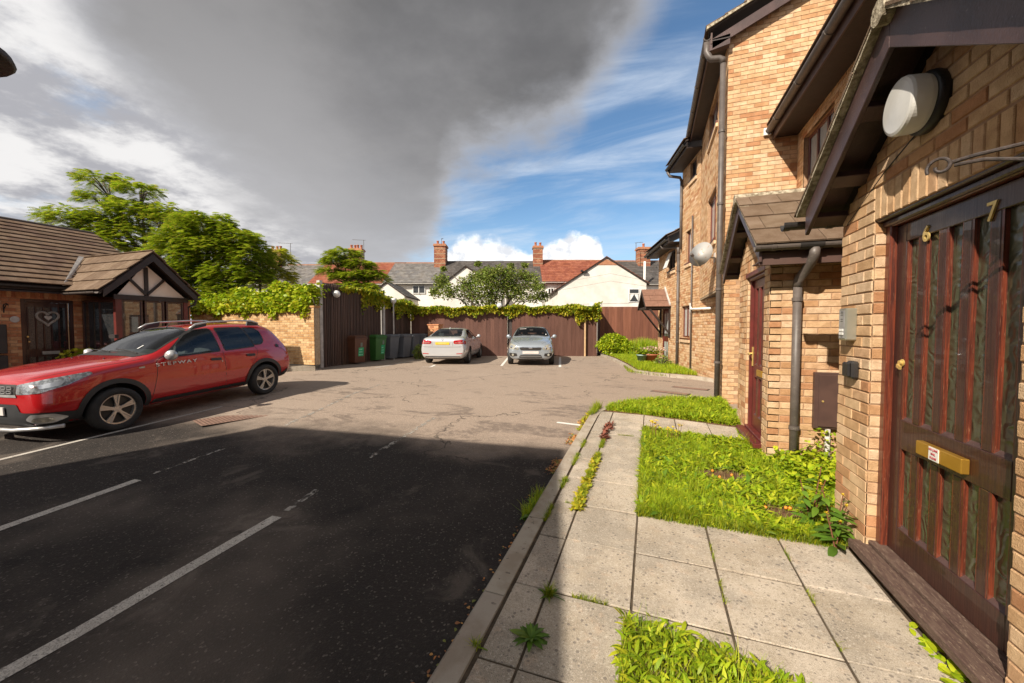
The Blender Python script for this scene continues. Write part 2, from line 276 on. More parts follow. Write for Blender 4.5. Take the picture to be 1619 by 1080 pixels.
def reeded():
    m = bpy.data.materials.new('textured obscure glass'); m.use_nodes = True; t = NT(m.node_tree); p = t.n['Principled BSDF']
    pos = t.new('ShaderNodeNewGeometry').outputs['Position']
    p.inputs['Base Color'].default_value = (.055, .058, .032, 1); p.inputs['Roughness'].default_value = .28; p.inputs['Specular IOR Level'].default_value = 1
    w = t.new('ShaderNodeTexWave', wave_type='RINGS'); t.l.new(pos, w.inputs[0]); w.inputs['Scale'].default_value = 3.2; w.inputs['Distortion'].default_value = 16; w.inputs['Detail'].default_value = 1.5; w.inputs['Detail Scale'].default_value = 2.5
    b = t.new('ShaderNodeBump'); b.inputs['Strength'].default_value = .55; b.inputs['Distance'].default_value = .006
    t.l.new(w.outputs[1], b.inputs['Height']); t.l.new(b.outputs[0], p.inputs['Normal']); return m
M['obscure'] = reeded()
def paint(name, c, c2, metal=.0, fl=.3):
    return mat(name, c, c2, scale=2, rough=.26, metal=metal, coat=1, spec=.6)
M['red'] = paint('red car paint', (.42,.006,.010), (.40,.006,.009), .1)
M['white_paint'] = paint('silver white car paint', (.55,.56,.575), (.53,.54,.555), .3)
M['blue_paint'] = paint('pale blue silver car paint', (.36,.405,.45), (.34,.385,.43), .45)
def cglass():
    m = bpy.data.materials.new('car glass'); m.use_nodes = True; t = NT(m.node_tree); t.n.clear(); o = t.new('ShaderNodeOutputMaterial')
    a = t.new('ShaderNodeBsdfTransparent'); a.inputs[0].default_value = (.62, .70, .68, 1); b = t.new('ShaderNodeBsdfGlossy'); b.inputs['Roughness'].default_value = .01
    f = t.new('ShaderNodeFresnel'); f.inputs[0].default_value = 1.62; mx = t.new('ShaderNodeMixShader'); t.l.new(f.outputs[0], mx.inputs[0]); t.l.new(a.outputs[0], mx.inputs[1]); t.l.new(b.outputs[0], mx.inputs[2]); t.l.new(mx.outputs[0], o.inputs[0]); return m
M['carglass'] = cglass()
M['seat'] = mat('seat fabric', (.10,.10,.105), (.07,.07,.075), scale=20, rough=.9); M['cabin'] = mat('cabin trim', (.06,.058,.055), rough=.8); M['cream'] = mat('pale seat cover', (.30,.28,.24), rough=.9)
M['cladding'] = mat('dark grey plastic cladding', (.030,.031,.033), (.024,.025,.027), rough=.55)
M['tyre'] = mat('tyre rubber', (.018,.017,.017), (.026,.025,.024), scale=12, rough=.8)
M['rim'] = mat('alloy rim', (.50,.48,.46), (.42,.40,.38), rough=.3, metal=.75)
M['chrome'] = mat('chrome', (.75,.75,.75), rough=.12, metal=1)
M['lampg'] = mat('headlamp lens', (.38,.40,.42), (.16,.17,.18), scale=22, rough=.06, metal=.35, spec=1, coat=1, contrast=(.42,.58))
M['lampw'] = mat('warm headlamp lens', (.55,.52,.42), (.30,.30,.26), scale=18, rough=.08, metal=.3, spec=1, coat=1)
M['lampr'] = mat('red lamp lens', (.45,.008,.012), (.28,.005,.01), scale=14, rough=.08, spec=1, coat=1)
M['plate_y'] = mat('yellow plate', (.72,.50,.03), (.66,.44,.03), rough=.4)
M['plate_w'] = mat('pale plate', (.62,.58,.55), (.55,.50,.48), rough=.4)
# ------------------------------------------------------------------ helpers
KG = [(-999, 0), (2, 0), (5.6, .15), (8.2, .26), (12, .27), (9999, .27)]
cY, sY = math.cos(YAW), math.sin(YAW)
def g(x, y):
    d = -x*sY + y*cY
    for (a, b), (c, e) in zip(KG, KG[1:]):
        if d <= c: return b+(e-b)*(d-a)/(c-a)
def cw(xc, d, z=0): return Vector((xc*cY-d*sY, xc*sY+d*cY, z))      # camera-aligned plan coordinates -> world
LOCAL = set()
def tag(o, label=None, cat=None, group=None, kind=None):
    if label: o['label'] = label
    if cat: o['category'] = cat
    if group: o['group'] = group
    if kind: o['kind'] = kind
    return o
def thing(name, loc, label, cat, rz=0, group=None, local=False, kind=None):
    o = bpy.data.objects.new(name, None); COL.objects.link(o); o.empty_display_size = .2
    o.location = loc; o.rotation_euler = (0, 0, rz); tag(o, label, cat, group, kind)
    if local: LOCAL.add(o)
    return o
def attach(o, parent):
    if parent is None: return
    o.parent = parent
    if parent.parent is None and parent not in LOCAL and parent.type == 'EMPTY':
        o.matrix_parent_inverse = parent.matrix_basis.inverted()
class MB:
    def __init__(s): s.v = []; s.f = []; s.m = []; s.mats = []; s.cur = 0
    def use(s, m):
        if m not in s.mats: s.mats.append(m)
        s.cur = s.mats.index(m); return s
    def add(s, vs, fs):
        b = len(s.v); s.v += [tuple(v) for v in vs]
        for f in fs: s.f.append(tuple(b+i for i in f)); s.m.append(s.cur)
    def obox(s, O, A, B, C):
        O, A, B, C = map(Vector, (O, A, B, C))
        if A.cross(B).dot(C) < 0: A, B = B, A
        p = [O, O+A, O+A+B, O+B, O+C, O+A+C, O+A+B+C, O+B+C]
        s.add(p, [(3,2,1,0),(4,5,6,7),(0,1,5,4),(1,2,6,5),(2,3,7,6),(3,0,4,7)])
    def box(s, x0, x1, y0, y1, z0, z1):
        x0, x1 = min(x0,x1), max(x0,x1); y0, y1 = min(y0,y1), max(y0,y1); z0, z1 = min(z0,z1), max(z0,z1)
        s.obox((x0,y0,z0), (x1-x0,0,0), (0,y1-y0,0), (0,0,z1-z0))
    def prism(s, pts, ext):
        pts = [Vector(p) for p in pts]; ext = Vector(ext); n = len(pts)
        nn = sum(((pts[i]).cross(pts[(i+1) % n]) for i in range(n)), Vector())
        if nn.dot(ext) > 0: pts = pts[::-1]
        s.add(pts+[p+ext for p in pts], [tuple(range(n)), tuple(range(2*n-1, n-1, -1))]+[(i, i+n, (i+1) % n+n, (i+1) % n) for i in range(n)])
    def beam(s, a, b, w, h, up=(0,0,1)):
        a, b = Vector(a), Vector(b); d = b-a; up = Vector(up); sd = d.cross(up).normalized(); u2 = sd.cross(d).normalized()
        s.obox(a-sd*w/2-u2*h/2, d, sd*w, u2*h)
    def tube(s, path, r, n=10, cap=True):
        path = [Vector(p) for p in path]; rings = []; rr = r if isinstance(r, (list, tuple)) else [r]*len(path)
        prev = None
        for i, p in enumerate(path):
            d = (path[min(i+1, len(path)-1)]-path[max(i-1, 0)]).normalized()
            if prev is None: a = d.orthogonal().normalized()
            else:
                a = prev-d*prev.dot(d); a = a.normalized() if a.length > 1e-6 else d.orthogonal().normalized()
            prev = a; b = d.cross(a)
            rings.append([p+(a*math.cos(2*math.pi*k/n)+b*math.sin(2*math.pi*k/n))*rr[i] for k in range(n)])
        vs = [v for R in rings for v in R]; fs = []
        for i in range(len(rings)-1):
            for k in range(n): fs.append((i*n+k, i*n+(k+1) % n, (i+1)*n+(k+1) % n, (i+1)*n+k))
        if cap: fs.append(tuple(range(n-1, -1, -1))); fs.append(tuple((len(rings)-1)*n+k for k in range(n)))
        s.add(vs, fs)
    def lathe(s, prof, O, A, n=20, cap=True):     # prof: (radius, distance along A)
        O, A = Vector(O), Vector(A).normalized(); a = A.orthogonal().normalized(); b = A.cross(a); vs = []; fs = []
        for r, h in prof: vs += [O+A*h+(a*math.cos(2*math.pi*k/n)+b*math.sin(2*math.pi*k/n))*r for k in range(n)]
        for i in range(len(prof)-1):
            for k in range(n): fs.append((i*n+k, i*n+(k+1) % n, (i+1)*n+(k+1) % n, (i+1)*n+k))
        if cap: fs.append(tuple(range(n-1, -1, -1))); fs.append(tuple((len(prof)-1)*n+k for k in range(n)))
        s.add(vs, fs)
    def build(s, name, m=None, parent=None, smooth=False, bevel=0, label=None, kind=None):
        me = bpy.data.meshes.new(name); me.from_pydata(s.v, [], s.f)
        mats = s.mats or [m]
        for k in mats: me.materials.append(k)
        if len(mats) > 1: me.polygons.foreach_set('material_index', s.m)
        if smooth: me.polygons.foreach_set('use_smooth', [True]*len(me.polygons))
        o = bpy.data.objects.new(name, me); COL.objects.link(o); attach(o, parent)
        if smooth == 'auto': pass
        if bevel:
            b = o.modifiers.new('bevel', 'BEVEL'); b.width = bevel; b.segments = 1; b.limit_method = 'ANGLE'
        if label: o['label'] = label
        if kind: o['kind'] = kind
        return o
def bx(name, m, parent, *a, bevel=0, **k): b = MB(); b.box(*a); return b.build(name, m, parent, bevel=bevel, **k)
def npmesh(name, V, T, m, parent=None, kind='stuff', label=None, cat=None, mi=None, mats=None):
    me = bpy.data.meshes.new(name); V = np.asarray(V, dtype=np.float32); T = np.asarray(T, dtype=np.int32)
    me.vertices.add(len(V)); me.vertices.foreach_set('co', V.ravel())
    me.loops.add(T.size); me.loops.foreach_set('vertex_index', T.ravel()); me.polygons.add(len(T))
    me.polygons.foreach_set('loop_start', np.arange(0, T.size, 3, dtype=np.int32))
    for k in (mats or [m]): me.materials.append(k)
    if mi is not None: me.polygons.foreach_set('material_index', np.asarray(mi, dtype=np.int32))
    me.update(calc_edges=True)
    o = bpy.data.objects.new(name, me); COL.objects.link(o); attach(o, parent); tag(o, label, cat, None, kind); return o
def leaf_t(w=.35, segs=3, bend=.25, fold=.0):       # template leaf along +x, length 1
    xs = np.linspace(0, 1, segs+1); prof = np.sin(np.pi*np.clip(xs*.92+.08, 0, 1))**.8*w/2; prof[-1] = 0
    v = []
    for x, p in zip(xs[:-1], prof[:-1]):
        z = -bend*x*x; v += [(x, -p, z+fold*p), (x, p, z+fold*p)]
    v.append((1, 0, -bend)); f = []
    for i in range(segs-1): a = 2*i; f += [(a, a+2, a+3), (a, a+3, a+1)]
    a = 2*(segs-1); f.append((a, a+2, a+1)); return np.array(v), np.array(f)
def scatter(tv, tf, P, yaw, pitch, roll, scale):
    n = len(P); P = np.asarray(P)
    cy, sy, cp, sp_, cr, sr = np.cos(yaw), np.sin(yaw), np.cos(pitch), np.sin(pitch), np.cos(roll), np.sin(roll)
    v = tv[None, :, :]*np.asarray(scale).reshape(n, 1, -1)
    x, y, z = v[..., 0], v[..., 1], v[..., 2]
    y, z = y*cr[:, None]-z*sr[:, None], y*sr[:, None]+z*cr[:, None]
    x, z = x*cp[:, None]-z*sp_[:, None], x*sp_[:, None]+z*cp[:, None]
    x, y = x*cy[:, None]-y*sy[:, None], x*sy[:, None]+y*cy[:, None]
    V = np.stack([x, y, z], -1)+P[:, None, :]; k = tv.shape[0]
    T = tf[None]+(np.arange(n)*k)[:, None, None]
    return V.reshape(-1, 3), T.reshape(-1, 3)
def join_np(parts):
    Vs, Ts, b = [], [], 0
    for V, T in parts: Vs.append(V); Ts.append(T+b); b += len(V)
    return np.concatenate(Vs), np.concatenate(Ts)
def inpoly(x, y, poly):
    c = np.zeros(len(x), bool); n = len(poly)
    for i in range(n):
        (x1, y1), (x2, y2) = poly[i], poly[(i+1) % n]
        c ^= ((y1 > y) != (y2 > y)) & (x < (x2-x1)*(y-y1)/((y2-y1) or 1e-9)+x1)
    return c
def samp(poly, n, dens=None):
    xs = [p[0] for p in poly]; ys = [p[1] for p in poly]; X, Y = [], []; tot = 0
    it = 0
    while tot < n and it < 80:
        it += 1; x = RNG.uniform(min(xs), max(xs), n); y = RNG.uniform(min(ys), max(ys), n); k = inpoly(x, y, poly)
        if dens is not None and it < 60: k &= RNG.random(n) < dens(x, y)
        X.append(x[k]); Y.append(y[k]); tot += k.sum()
    return np.concatenate(X)[:n], np.concatenate(Y)[:n]
gv = np.vectorize(g)
# --- brick walls --------------------------------------------------
BRICKS = {}
BM_CACHE = {}
def brick_mesh(L, h, m, d=.03):
    k = (round(L, 3), round(h, 3), m.name)
    if k in BM_CACHE: return BM_CACHE[k]
    L, h = k[0], k[1]; c = .004; me = bpy.data.meshes.new('brick')
    v = [(-L/2+c, .007, c), (L/2-c, .007, c), (L/2-c, .007, h-c), (-L/2+c, .007, h-c),
         (-L/2, .002, 0), (L/2, .002, 0), (L/2, .002, h), (-L/2, .002, h), (-L/2, -d, 0), (L/2, -d, 0), (L/2, -d, h), (-L/2, -d, h)]
    f = [(3,2,1,0)]+[(a+4, a, (a+1) % 4, (a+1) % 4+4)[::1] for a in range(4)]+[(a+8, a+4, (a+1) % 4+4, (a+1) % 4+8) for a in range(4)]
    me.from_pydata(v, [], f); me.materials.append(m); bmn = bmesh.new(); bmn.from_mesh(me); bmesh.ops.recalc_face_normals(bmn, faces=bmn.faces)
    bmn.to_mesh(me); bmn.free(); 
    # outward test on the front face
    if me.polygons[0].normal.y < 0: me.flip_normals()
    BM_CACHE[k] = me; return me
def wall(root, axis, c, face, outline, holes=(), thick=.2, single='brick', joined='brick_j', mortar='mortar', skip=(), name='wall', bricks=True, L=.225, H=.075, z0=None, anchor=None, label=None):
    """axis 'x': plane x=c, outline in (y,z), facing sign*x; axis 'y': plane y=c, outline in (x,z)."""
    N = Vector((face, 0, 0)) if axis == 'x' else Vector((0, face, 0)); U = N.cross(Vector((0, 0, 1))); Z = Vector((0, 0, 1))
    sg = U.y if axis == 'x' else U.x; base = N*(c*face)
    P = lambda a, z, n=0: base+U*a+Z*z+N*n
    ol = [(s*sg, z) for s, z in outline]; hl = [(min(h[0]*sg, h[1]*sg), max(h[0]*sg, h[1]*sg), h[2], h[3]) for h in holes]
    loops = [[Vector((a, z, 0)) for a, z in ol]]+[[Vector((h[0], h[2], 0)), Vector((h[0], h[3], 0)), Vector((h[1], h[3], 0)), Vector((h[1], h[2], 0))] for h in hl]
    flat = [p for l in loops for p in l]; tri = tessellate_polygon(loops)
    me = bpy.data.meshes.new(name); n = len(flat)
    vs = [P(p.x, p.y) for p in flat]+[P(p.x, p.y, -thick) for p in flat]; fs = []
    for a, b, c_ in tri:
        nn = (vs[b]-vs[a]).cross(vs[c_]-vs[a])
        if nn.dot(N) < 0: b, c_ = c_, b
        fs.append((a, b, c_)); fs.append((a+n, c_+n, b+n))
    i0 = 0
    for l in loops:
        for k in range(len(l)):
            a, b = i0+k, i0+(k+1) % len(l); fs.append((a, b, b+n, a+n))
        i0 += len(l)
    me.from_pydata(vs, [], fs); me.materials.append(M[mortar]); bmn = bmesh.new(); bmn.from_mesh(me)
    bmesh.ops.recalc_face_normals(bmn, faces=bmn.faces); bmn.to_mesh(me); bmn.free()
    wo = bpy.data.objects.new(name, me); COL.objects.link(wo); attach(wo, root)
    if label: wo['label'] = label
    if not bricks: return wo
    anc = min(a for a, z in ol) if anchor is None else anchor*sg
    zs = [z for a, z in ol]; zmin = min(zs) if z0 is None else z0; row = 0; z = zmin; jt = .010
    def span(zz):
        xs = []
        for k in range(len(ol)):
            (a1, z1), (a2, z2) = ol[k], ol[(k+1) % len(ol)]
            if (z1 > zz) != (z2 > zz): xs.append(a1+(a2-a1)*(zz-z1)/(z2-z1))
        xs.sort(); return xs
    rot = Matrix((U, N, Z)).transposed()
    while z < max(zs)-.02:
        h = H-jt
        s1, s2 = span(z+.008), span(min(z+h-.008, max(zs)-1e-4))
        if len(s1) >= 2 and len(s2) >= 2:
            ivs = [(max(s1[0], s2[0]), min(s1[-1], s2[-1]))]; zm = z+h/2
            for h0, h1, hz0, hz1 in hl:
                if hz0 < zm < hz1:
                    nv = []
                    for a, b in ivs:
                        if h1 <= a or h0 >= b: nv.append((a, b)); continue
                        if h0 > a: nv.append((a, h0))
                        if h1 < b: nv.append((h1, b))
                    ivs = nv
            for a, b in ivs:
                u = anc+math.floor((a-anc)/L)*L-(L/2 if row % 2 else 0)
                while u < b:
                    p, q = max(u, a), min(u+L-jt, b)
                    if q-p > .02:
                        mid = P((p+q)/2, z)
                        sm = ((p+q)/2)*sg
                        if not any(k[0] < sm < k[1] and k[2] < zm < k[3] for k in skip):
                            BRICKS.setdefault(root, []).append((wo, mid, rot, q-p, h, single, joined))
                    u += L
        z += H; row += 1
    return wo
def soldier(root, wo, axis, c, face, s0, s1, z0, z1, single='brick', joined='brick_j', w=.075):
    N = Vector((face, 0, 0)) if axis == 'x' else Vector((0, face, 0)); U = N.cross(Vector((0, 0, 1))); sg = U.y if axis == 'x' else U.x
    rot = Matrix((U, N, Vector((0,0,1)))).transposed(); s = s0
    while s < s1-.02:
        BRICKS.setdefault(root, []).append((wo, N*(c*face)+U*(sg*(s+w/2)) +Vector((0,0,z0)), rot, min(w, s1-s)-.01, z1-z0-.01, single, joined)); s += w
def finish_bricks():
    eye = Vector((0, 0, EYE))
    for root, lst in BRICKS.items():
        mw = root.matrix_basis if root in LOCAL else Matrix()
        lst.sort(key=lambda b: (mw @ b[1]-eye).length)
        for i, (wo, mid, rot, L, h, sgl, jn) in enumerate(lst[:300]):
            o = bpy.data.objects.new('brick', brick_mesh(L, h, M[sgl])); COL.objects.link(o); o.parent = wo
            o.matrix_basis = Matrix.Translation(mid+rot @ Vector((0, random.uniform(-.0015, .0015), 0))) @ rot.to_4x4()
        rest = lst[300:]
        if rest:
            by = {}
            for b in rest: by.setdefault(b[6], []).append(b)
            Vs, Fs, Mi, mats = [], [], [], []
            for jn, bl in by.items():
                mats.append(M[jn]); k = len(mats)-1
                for wo, mid, rot, L, h, s_, _ in bl:
                    b0 = len(Vs); c = .003
                    pr = .006+random.uniform(-.0015, .0015)
                    for v in [(-L/2, pr, 0), (L/2, pr, 0), (L/2, pr, h), (-L/2, pr, h), (-L/2, -.01, 0), (L/2, -.01, 0), (L/2, -.01, h), (-L/2, -.01, h)]: Vs.append(mid+rot @ Vector(v))
                    for f in [(0,3,2,1),(0,1,5,4),(1,2,6,5),(2,3,7,6),(3,0,4,7)]: Fs.append(tuple(b0+q for q in f)); Mi.append(k)
            me = bpy.data.meshes.new('brickwork'); me.from_pydata(Vs, [], Fs)
            for m in mats: me.materials.append(m)
            me.polygons.foreach_set('material_index', Mi)
            o = bpy.data.objects.new('brickwork', me); COL.objects.link(o); attach(o, root); o['kind'] = 'stuff'
# --- roof tiles ---------------------------------------------------
TL = {}
def tile_roof(root, parent, O, U, Sv, width, length, rows, tw=.33, mat_s='tile', mat_j='tile_j', joined=False, th=.016, clip=None, lift=.0, lip=.018):
    O, U, Sv = Vector(O), Vector(U).normalized(), Vector(Sv).normalized(); N = U.cross(Sv).normalized()
    if N.z < 0: N = -N
    gz = length/rows; mb = MB(); cache = {}
    for r in range(rows):
        u = -(tw/2 if r % 2 else 0)
        while u < width-.01:
            a, b = max(u, 0), min(u+tw-.006, width)
            if b-a > .03 and (clip is None or clip((a+b)/2, (r+.5)*gz)):
                L_, l = b-a, gz+.04
                pts = [Vector((0,0,lip)), Vector((L_,0,lip)), Vector((L_,l,0)), Vector((0,l,0))]
                up = [p+Vector((0,0,th)) for p in pts]
                if joined:
                    Q = lambda p: O+U*(a+p.x)+Sv*(r*gz+p.y)+N*(p.z+lift)
                    mb.add([Q(p) for p in pts+up], [(3,2,1,0),(4,5,6,7),(0,1,5,4),(1,2,6,5),(2,3,7,6),(3,0,4,7)])
                else:
                    k = (round(L_, 2), round(l, 3), mat_s, lip, th)
                    if k not in TL:
                        q = MB(); q.add(pts+up, [(3,2,1,0),(4,5,6,7),(0,1,5,4),(1,2,6,5),(2,3,7,6),(3,0,4,7)])
                        me = bpy.data.meshes.new('roof_tile'); me.from_pydata(q.v, [], q.f); me.materials.append(M[mat_s]); TL[k] = me
                    o = bpy.data.objects.new('roof_tile', TL[k]); COL.objects.link(o); o.parent = parent
                    R = Matrix((U, Sv, N)).transposed().to_4x4()
                    if parent is root: attach(o, root)
                    o.matrix_basis = Matrix.Translation(O+U*a+Sv*(r*gz)+N*lift) @ R
            u += tw
    if joined: return mb.build('roof_tiles', M[mat_j], parent, kind='stuff')
def ground_strip(name, pts, w, m, dz=.004, off=0, label=None, kind='structure', group=None):
    """thin strip that follows the ground along a polyline"""
    vs, fs = [], []; P = [Vector((*p, 0)) for p in pts]; path = []
    for a, b in zip(P, P[1:]):
        n = max(1, int((b-a).length/.25))
        for i in range(n): path.append(a.lerp(b, i/n))
    path.append(P[-1])
    for i, p in enumerate(path):
        d = (path[min(i+1, len(path)-1)]-path[max(i-1, 0)]).normalized(); s = Vector((-d.y, d.x, 0))*w/2
        for q in (p-s, p+s): vs.append((q.x, q.y, g(q.x, q.y)+dz+off))
    for i in range(len(path)-1): fs.append((2*i, 2*i+2, 2*i+3, 2*i+1))
    me = bpy.data.meshes.new(name); me.from_pydata(vs, [], fs); me.materials.append(m)
    o = bpy.data.objects.new(name, me); COL.objects.link(o); tag(o, label, None, group, kind)
    return o
def ground_poly(name, poly, dz, m, kind='structure', skirt=.06):
    bm = bmesh.new(); vs = [bm.verts.new((x, y, 0)) for x, y in poly]; bm.faces.new(vs)
    for ax in (0, 1):
        lo, hi = min(p[ax] for p in poly), max(p[ax] for p in poly); k = lo+.4
        while k < hi:
            co = [0,0,0]; no = [0,0,0]; co[ax] = k; no[ax] = 1
            bmesh.ops.bisect_plane(bm, geom=bm.verts[:]+bm.edges[:]+bm.faces[:], plane_co=co, plane_no=no); k += .4
    for v in bm.verts: v.co.z = g(v.co.x, v.co.y)+dz
    bmesh.ops.recalc_face_normals(bm, faces=bm.faces)
    for f in bm.faces:
        if f.normal.z < 0: f.normal_flip()
    if skirt:
        r = bmesh.ops.extrude_edge_only(bm, edges=[e for e in bm.edges if e.is_boundary])
        for v in r['geom']:
            if isinstance(v, bmesh.types.BMVert): v.co.z -= skirt
    me = bpy.data.meshes.new(name); bm.to_mesh(me); bm.free(); me.materials.append(m)
    o = bpy.data.objects.new(name, me); COL.objects.link(o); o['kind'] = kind; return o
def text(name, s, size, m, parent, loc, rot, ext=.002, label=None, align='CENTER', sp=1.0):
    c = bpy.data.curves.new(name, 'FONT'); c.body = s; c.size = size; c.extrude = ext; c.align_x = align; c.align_y = 'CENTER'; c.resolution_u = 3; c.offset = size*.012
    c.materials.append(m); tmp = bpy.data.objects.new('tmp', c); tmp.data.space_character = sp; COL.objects.link(tmp); me = bpy.data.meshes.new_from_object(tmp); bpy.data.objects.remove(tmp)
    o = bpy.data.objects.new(name, me); COL.objects.link(o); attach(o, parent)
    o.matrix_basis = Matrix.Translation(loc) @ rot.to_4x4()
    if label: o['label'] = label
    return o
# ------------------------------------------------------------------ ground
def build_ground():
    xs = [-400,-150,-60,-40,-30,-25,-22]+list(np.arange(-20, 10.01, .5))+[12,16,25,40,80,200,400]
    ys = [-200,-80,-40,-25,-15]+list(np.arange(-10, 26.01, .5))+[30,36,45,60,100,200,500]
    V = [(x, y, g(x, y)) for y in ys for x in xs]; nx = len(xs)
    F = [(j*nx+i, j*nx+i+1, (j+1)*nx+i+1, (j+1)*nx+i) for j in range(len(ys)-1) for i in range(nx-1)]
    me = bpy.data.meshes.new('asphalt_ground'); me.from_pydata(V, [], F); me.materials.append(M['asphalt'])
    me.polygons.foreach_set('use_smooth', [True]*len(F))
    o = bpy.data.objects.new('asphalt_ground', me); COL.objects.link(o); o['kind'] = 'structure'
build_ground()
L_ = M['line']; Lf = M['linef']; Lw = M['linew']
ground_strip('parking_line', [(-2.86,.4),(-2.95,2.4)], .10, L_); ground_strip('parking_line', [(-2.96,2.5),(-3.03,2.9)], .06, Lf)
ground_strip('parking_line', [(-3.12,3.75),(-3.2,4.6),(-3.3,5.55)], .07, Lf)
ground_strip('parking_line', [(-4.84,1.2),(-4.94,2.46)], .10, L_)
ground_strip('parking_line', [(-4.98,2.6),(-5.05,3.4)], .05, Lf); ground_strip('parking_line', [(-5.19,4.35),(-5.45,5.3),(-5.8,6.4),(-6.15,7.8)], .07, Lf)
ground_strip('parking_line', [(-7.05,1.6),(-7.13,2.27),(-7.25,4.0),(-7.3,4.9)], .07, L_)
ground_strip('parking_line', [(-7.3,4.9),(-6.85,5.02)], .07, Lf)
ground_strip('parking_line', [(-1.36,5.93),(-.99,5.90)], .07, Lw)
ground_strip('parking_line', [(-8.75,10.9),(-9.05,12.6),(-9.3,14.0)], .08, L_)
ground_strip('parking_line', [(-7.15,11.75),(-7.4,12.5)], .09, Lw); ground_strip('parking_line', [(-7.45,11.75),(-6.9,11.95)], .07, L_)
ground_strip('parking_line', [(-5.0,13.0),(-6.3,17.4)], .09, Lw)
ground_strip('parking_line', [(-2.95,13.3),(-3.9,17.6)], .09, Lw); ground_strip('parking_line', [(-3.1,13.2),(-2.6,13.4)], .08, L_)
# red iron gully grid in the court, two brown drain covers by the passage
def grid_cover(loc, rz, lx, ly, nx, ny, m, label):
    t = thing('drain_grid', (*loc, g(*loc)), label, 'drain cover', rz, local=True)
    b = MB(); b.box(-lx/2, lx/2, -ly/2, ly/2, -.03, .003); b.build('drain_pit', M['blackm'], t)
    f = MB()
    for i in range(nx+1): x = -lx/2+lx*i/nx; f.box(x-.013, x+.013, -ly/2, ly/2, .003, .007)
    for i in range(ny+1): y = -ly/2+ly*i/ny; f.box(-lx/2, lx/2, y-.012, y+.012, .003, .006)
    f.build('grating', m, t); return t
M['ironr'] = mat('rusty red iron', (.25,.15,.11), (.19,.115,.085), scale=14, rough=.8)
grid_cover((-6.35, 4.45), rad(70), .95, .52, 19, 11, M['ironr'], 'rusty red iron grating set in the asphalt beside the red car')
for (x, y), lb in (((.40, 8.93), 'brown flat drain cover strip nearest the grass verge'), ((.86, 9.7), 'brown flat drain cover strip behind the first, near the far wing wall')):
    t = thing('drain_cover', (x, y, g(x, y)), lb, 'drain cover', rad(-21), local=True, group='brown drain covers in the passage mouth')
    b = MB(); b.box(-.36, .36, -.085, .085, -.02, .008); b.build('cover_plate', M['ironr'], t)
    b = MB(); b.box(-.39, .39, -.115, .115, -.03, .003); b.build('cover_frame', M['blackm'], t)
# ------------------------------------------------------------------ pavement of slabs with kerb
bed = ground_poly('paving_bed', [(-.80,-1.5),(-.80,6.75),(-.35,6.68),(1.36,6.32),(1.36,3.32),(1.36,-1.5)], .050, M['dirt'])
pav = thing('pavement', (0, 3, g(0, 3)), None, None, kind='structure')
def slab(x0, x1, y0, y1, tilt=0, poly=None):
    j = .007; x0 += j; x1 -= j; y0 += j; y1 -= j
    pts = poly or [(x0, y0), (x1, y0), (x1, y1), (x0, y1)]
    dz = random.uniform(-.003, .003); tx, ty = random.uniform(-.008, .008), random.uniform(-.008, .008)
    cx_, cy_ = sum(p[0] for p in pts)/4, sum(p[1] for p in pts)/4
    Zf = lambda x, y: g(x, y)+.060+dz+(x-cx_)*tx+(y-cy_)*ty
    c = .003; top = [(x+(c if x < cx_ else -c), y+(c if y < cy_ else -c)) for x, y in pts]
    vs = [(x, y, Zf(x, y)) for x, y in top]+[(x, y, Zf(x, y)-.003) for x, y in pts]+[(x, y, Zf(x, y)-.05) for x, y in pts]
    fs = [(0,1,2,3)]+[(a+4, (a+1) % 4+4, (a+1) % 4, a) for a in range(4)]+[(a+8, (a+1) % 4+8, (a+1) % 4+4, a+4) for a in range(4)]
    me = bpy.data.meshes.new('paving_slab'); me.from_pydata(vs, [], fs); me.materials.append(M['slab'])
    o = bpy.data.objects.new('paving_slab', me); COL.objects.link(o); attach(o, pav)
ys = [.0,.56,1.12,1.68,2.24,2.80,3.34,3.88,4.42,4.96,5.42,5.86,6.18,6.62]
for a, b in zip(ys, ys[1:]):
    slab(-.775, -.57, a, b); slab(-.57, -.085, a, b)
for i, (a, b) in enumerate(zip([-.085,.42,.90], [.42,.90,1.335])):
    for y0, y1 in ((2.24,2.80),(2.80,3.34)): slab(a, b, y0, y1)
for a, b in zip([-.085,.42,.90], [.42,.90,1.335]):
    for y0, y1 in ((1.12,1.68),(1.68,2.24)): slab(a, b, y0, y1)
for a, b in zip([-.085,.36,.80], [.36,.80,1.24]):
    f0 = lambda x: 5.86-.14*(x+.085); f1 = lambda x: 6.58-.18*(x+.085); j = .006
    slab(a, b, 0, 0, poly=[(a+j, f0(a)), (b-j, f0(b)), (b-j, f1(b)), (a+j, f1(a))])
kerb = thing('kerb', (-.85, 3, g(-.85, 3)), None, None, kind='structure')
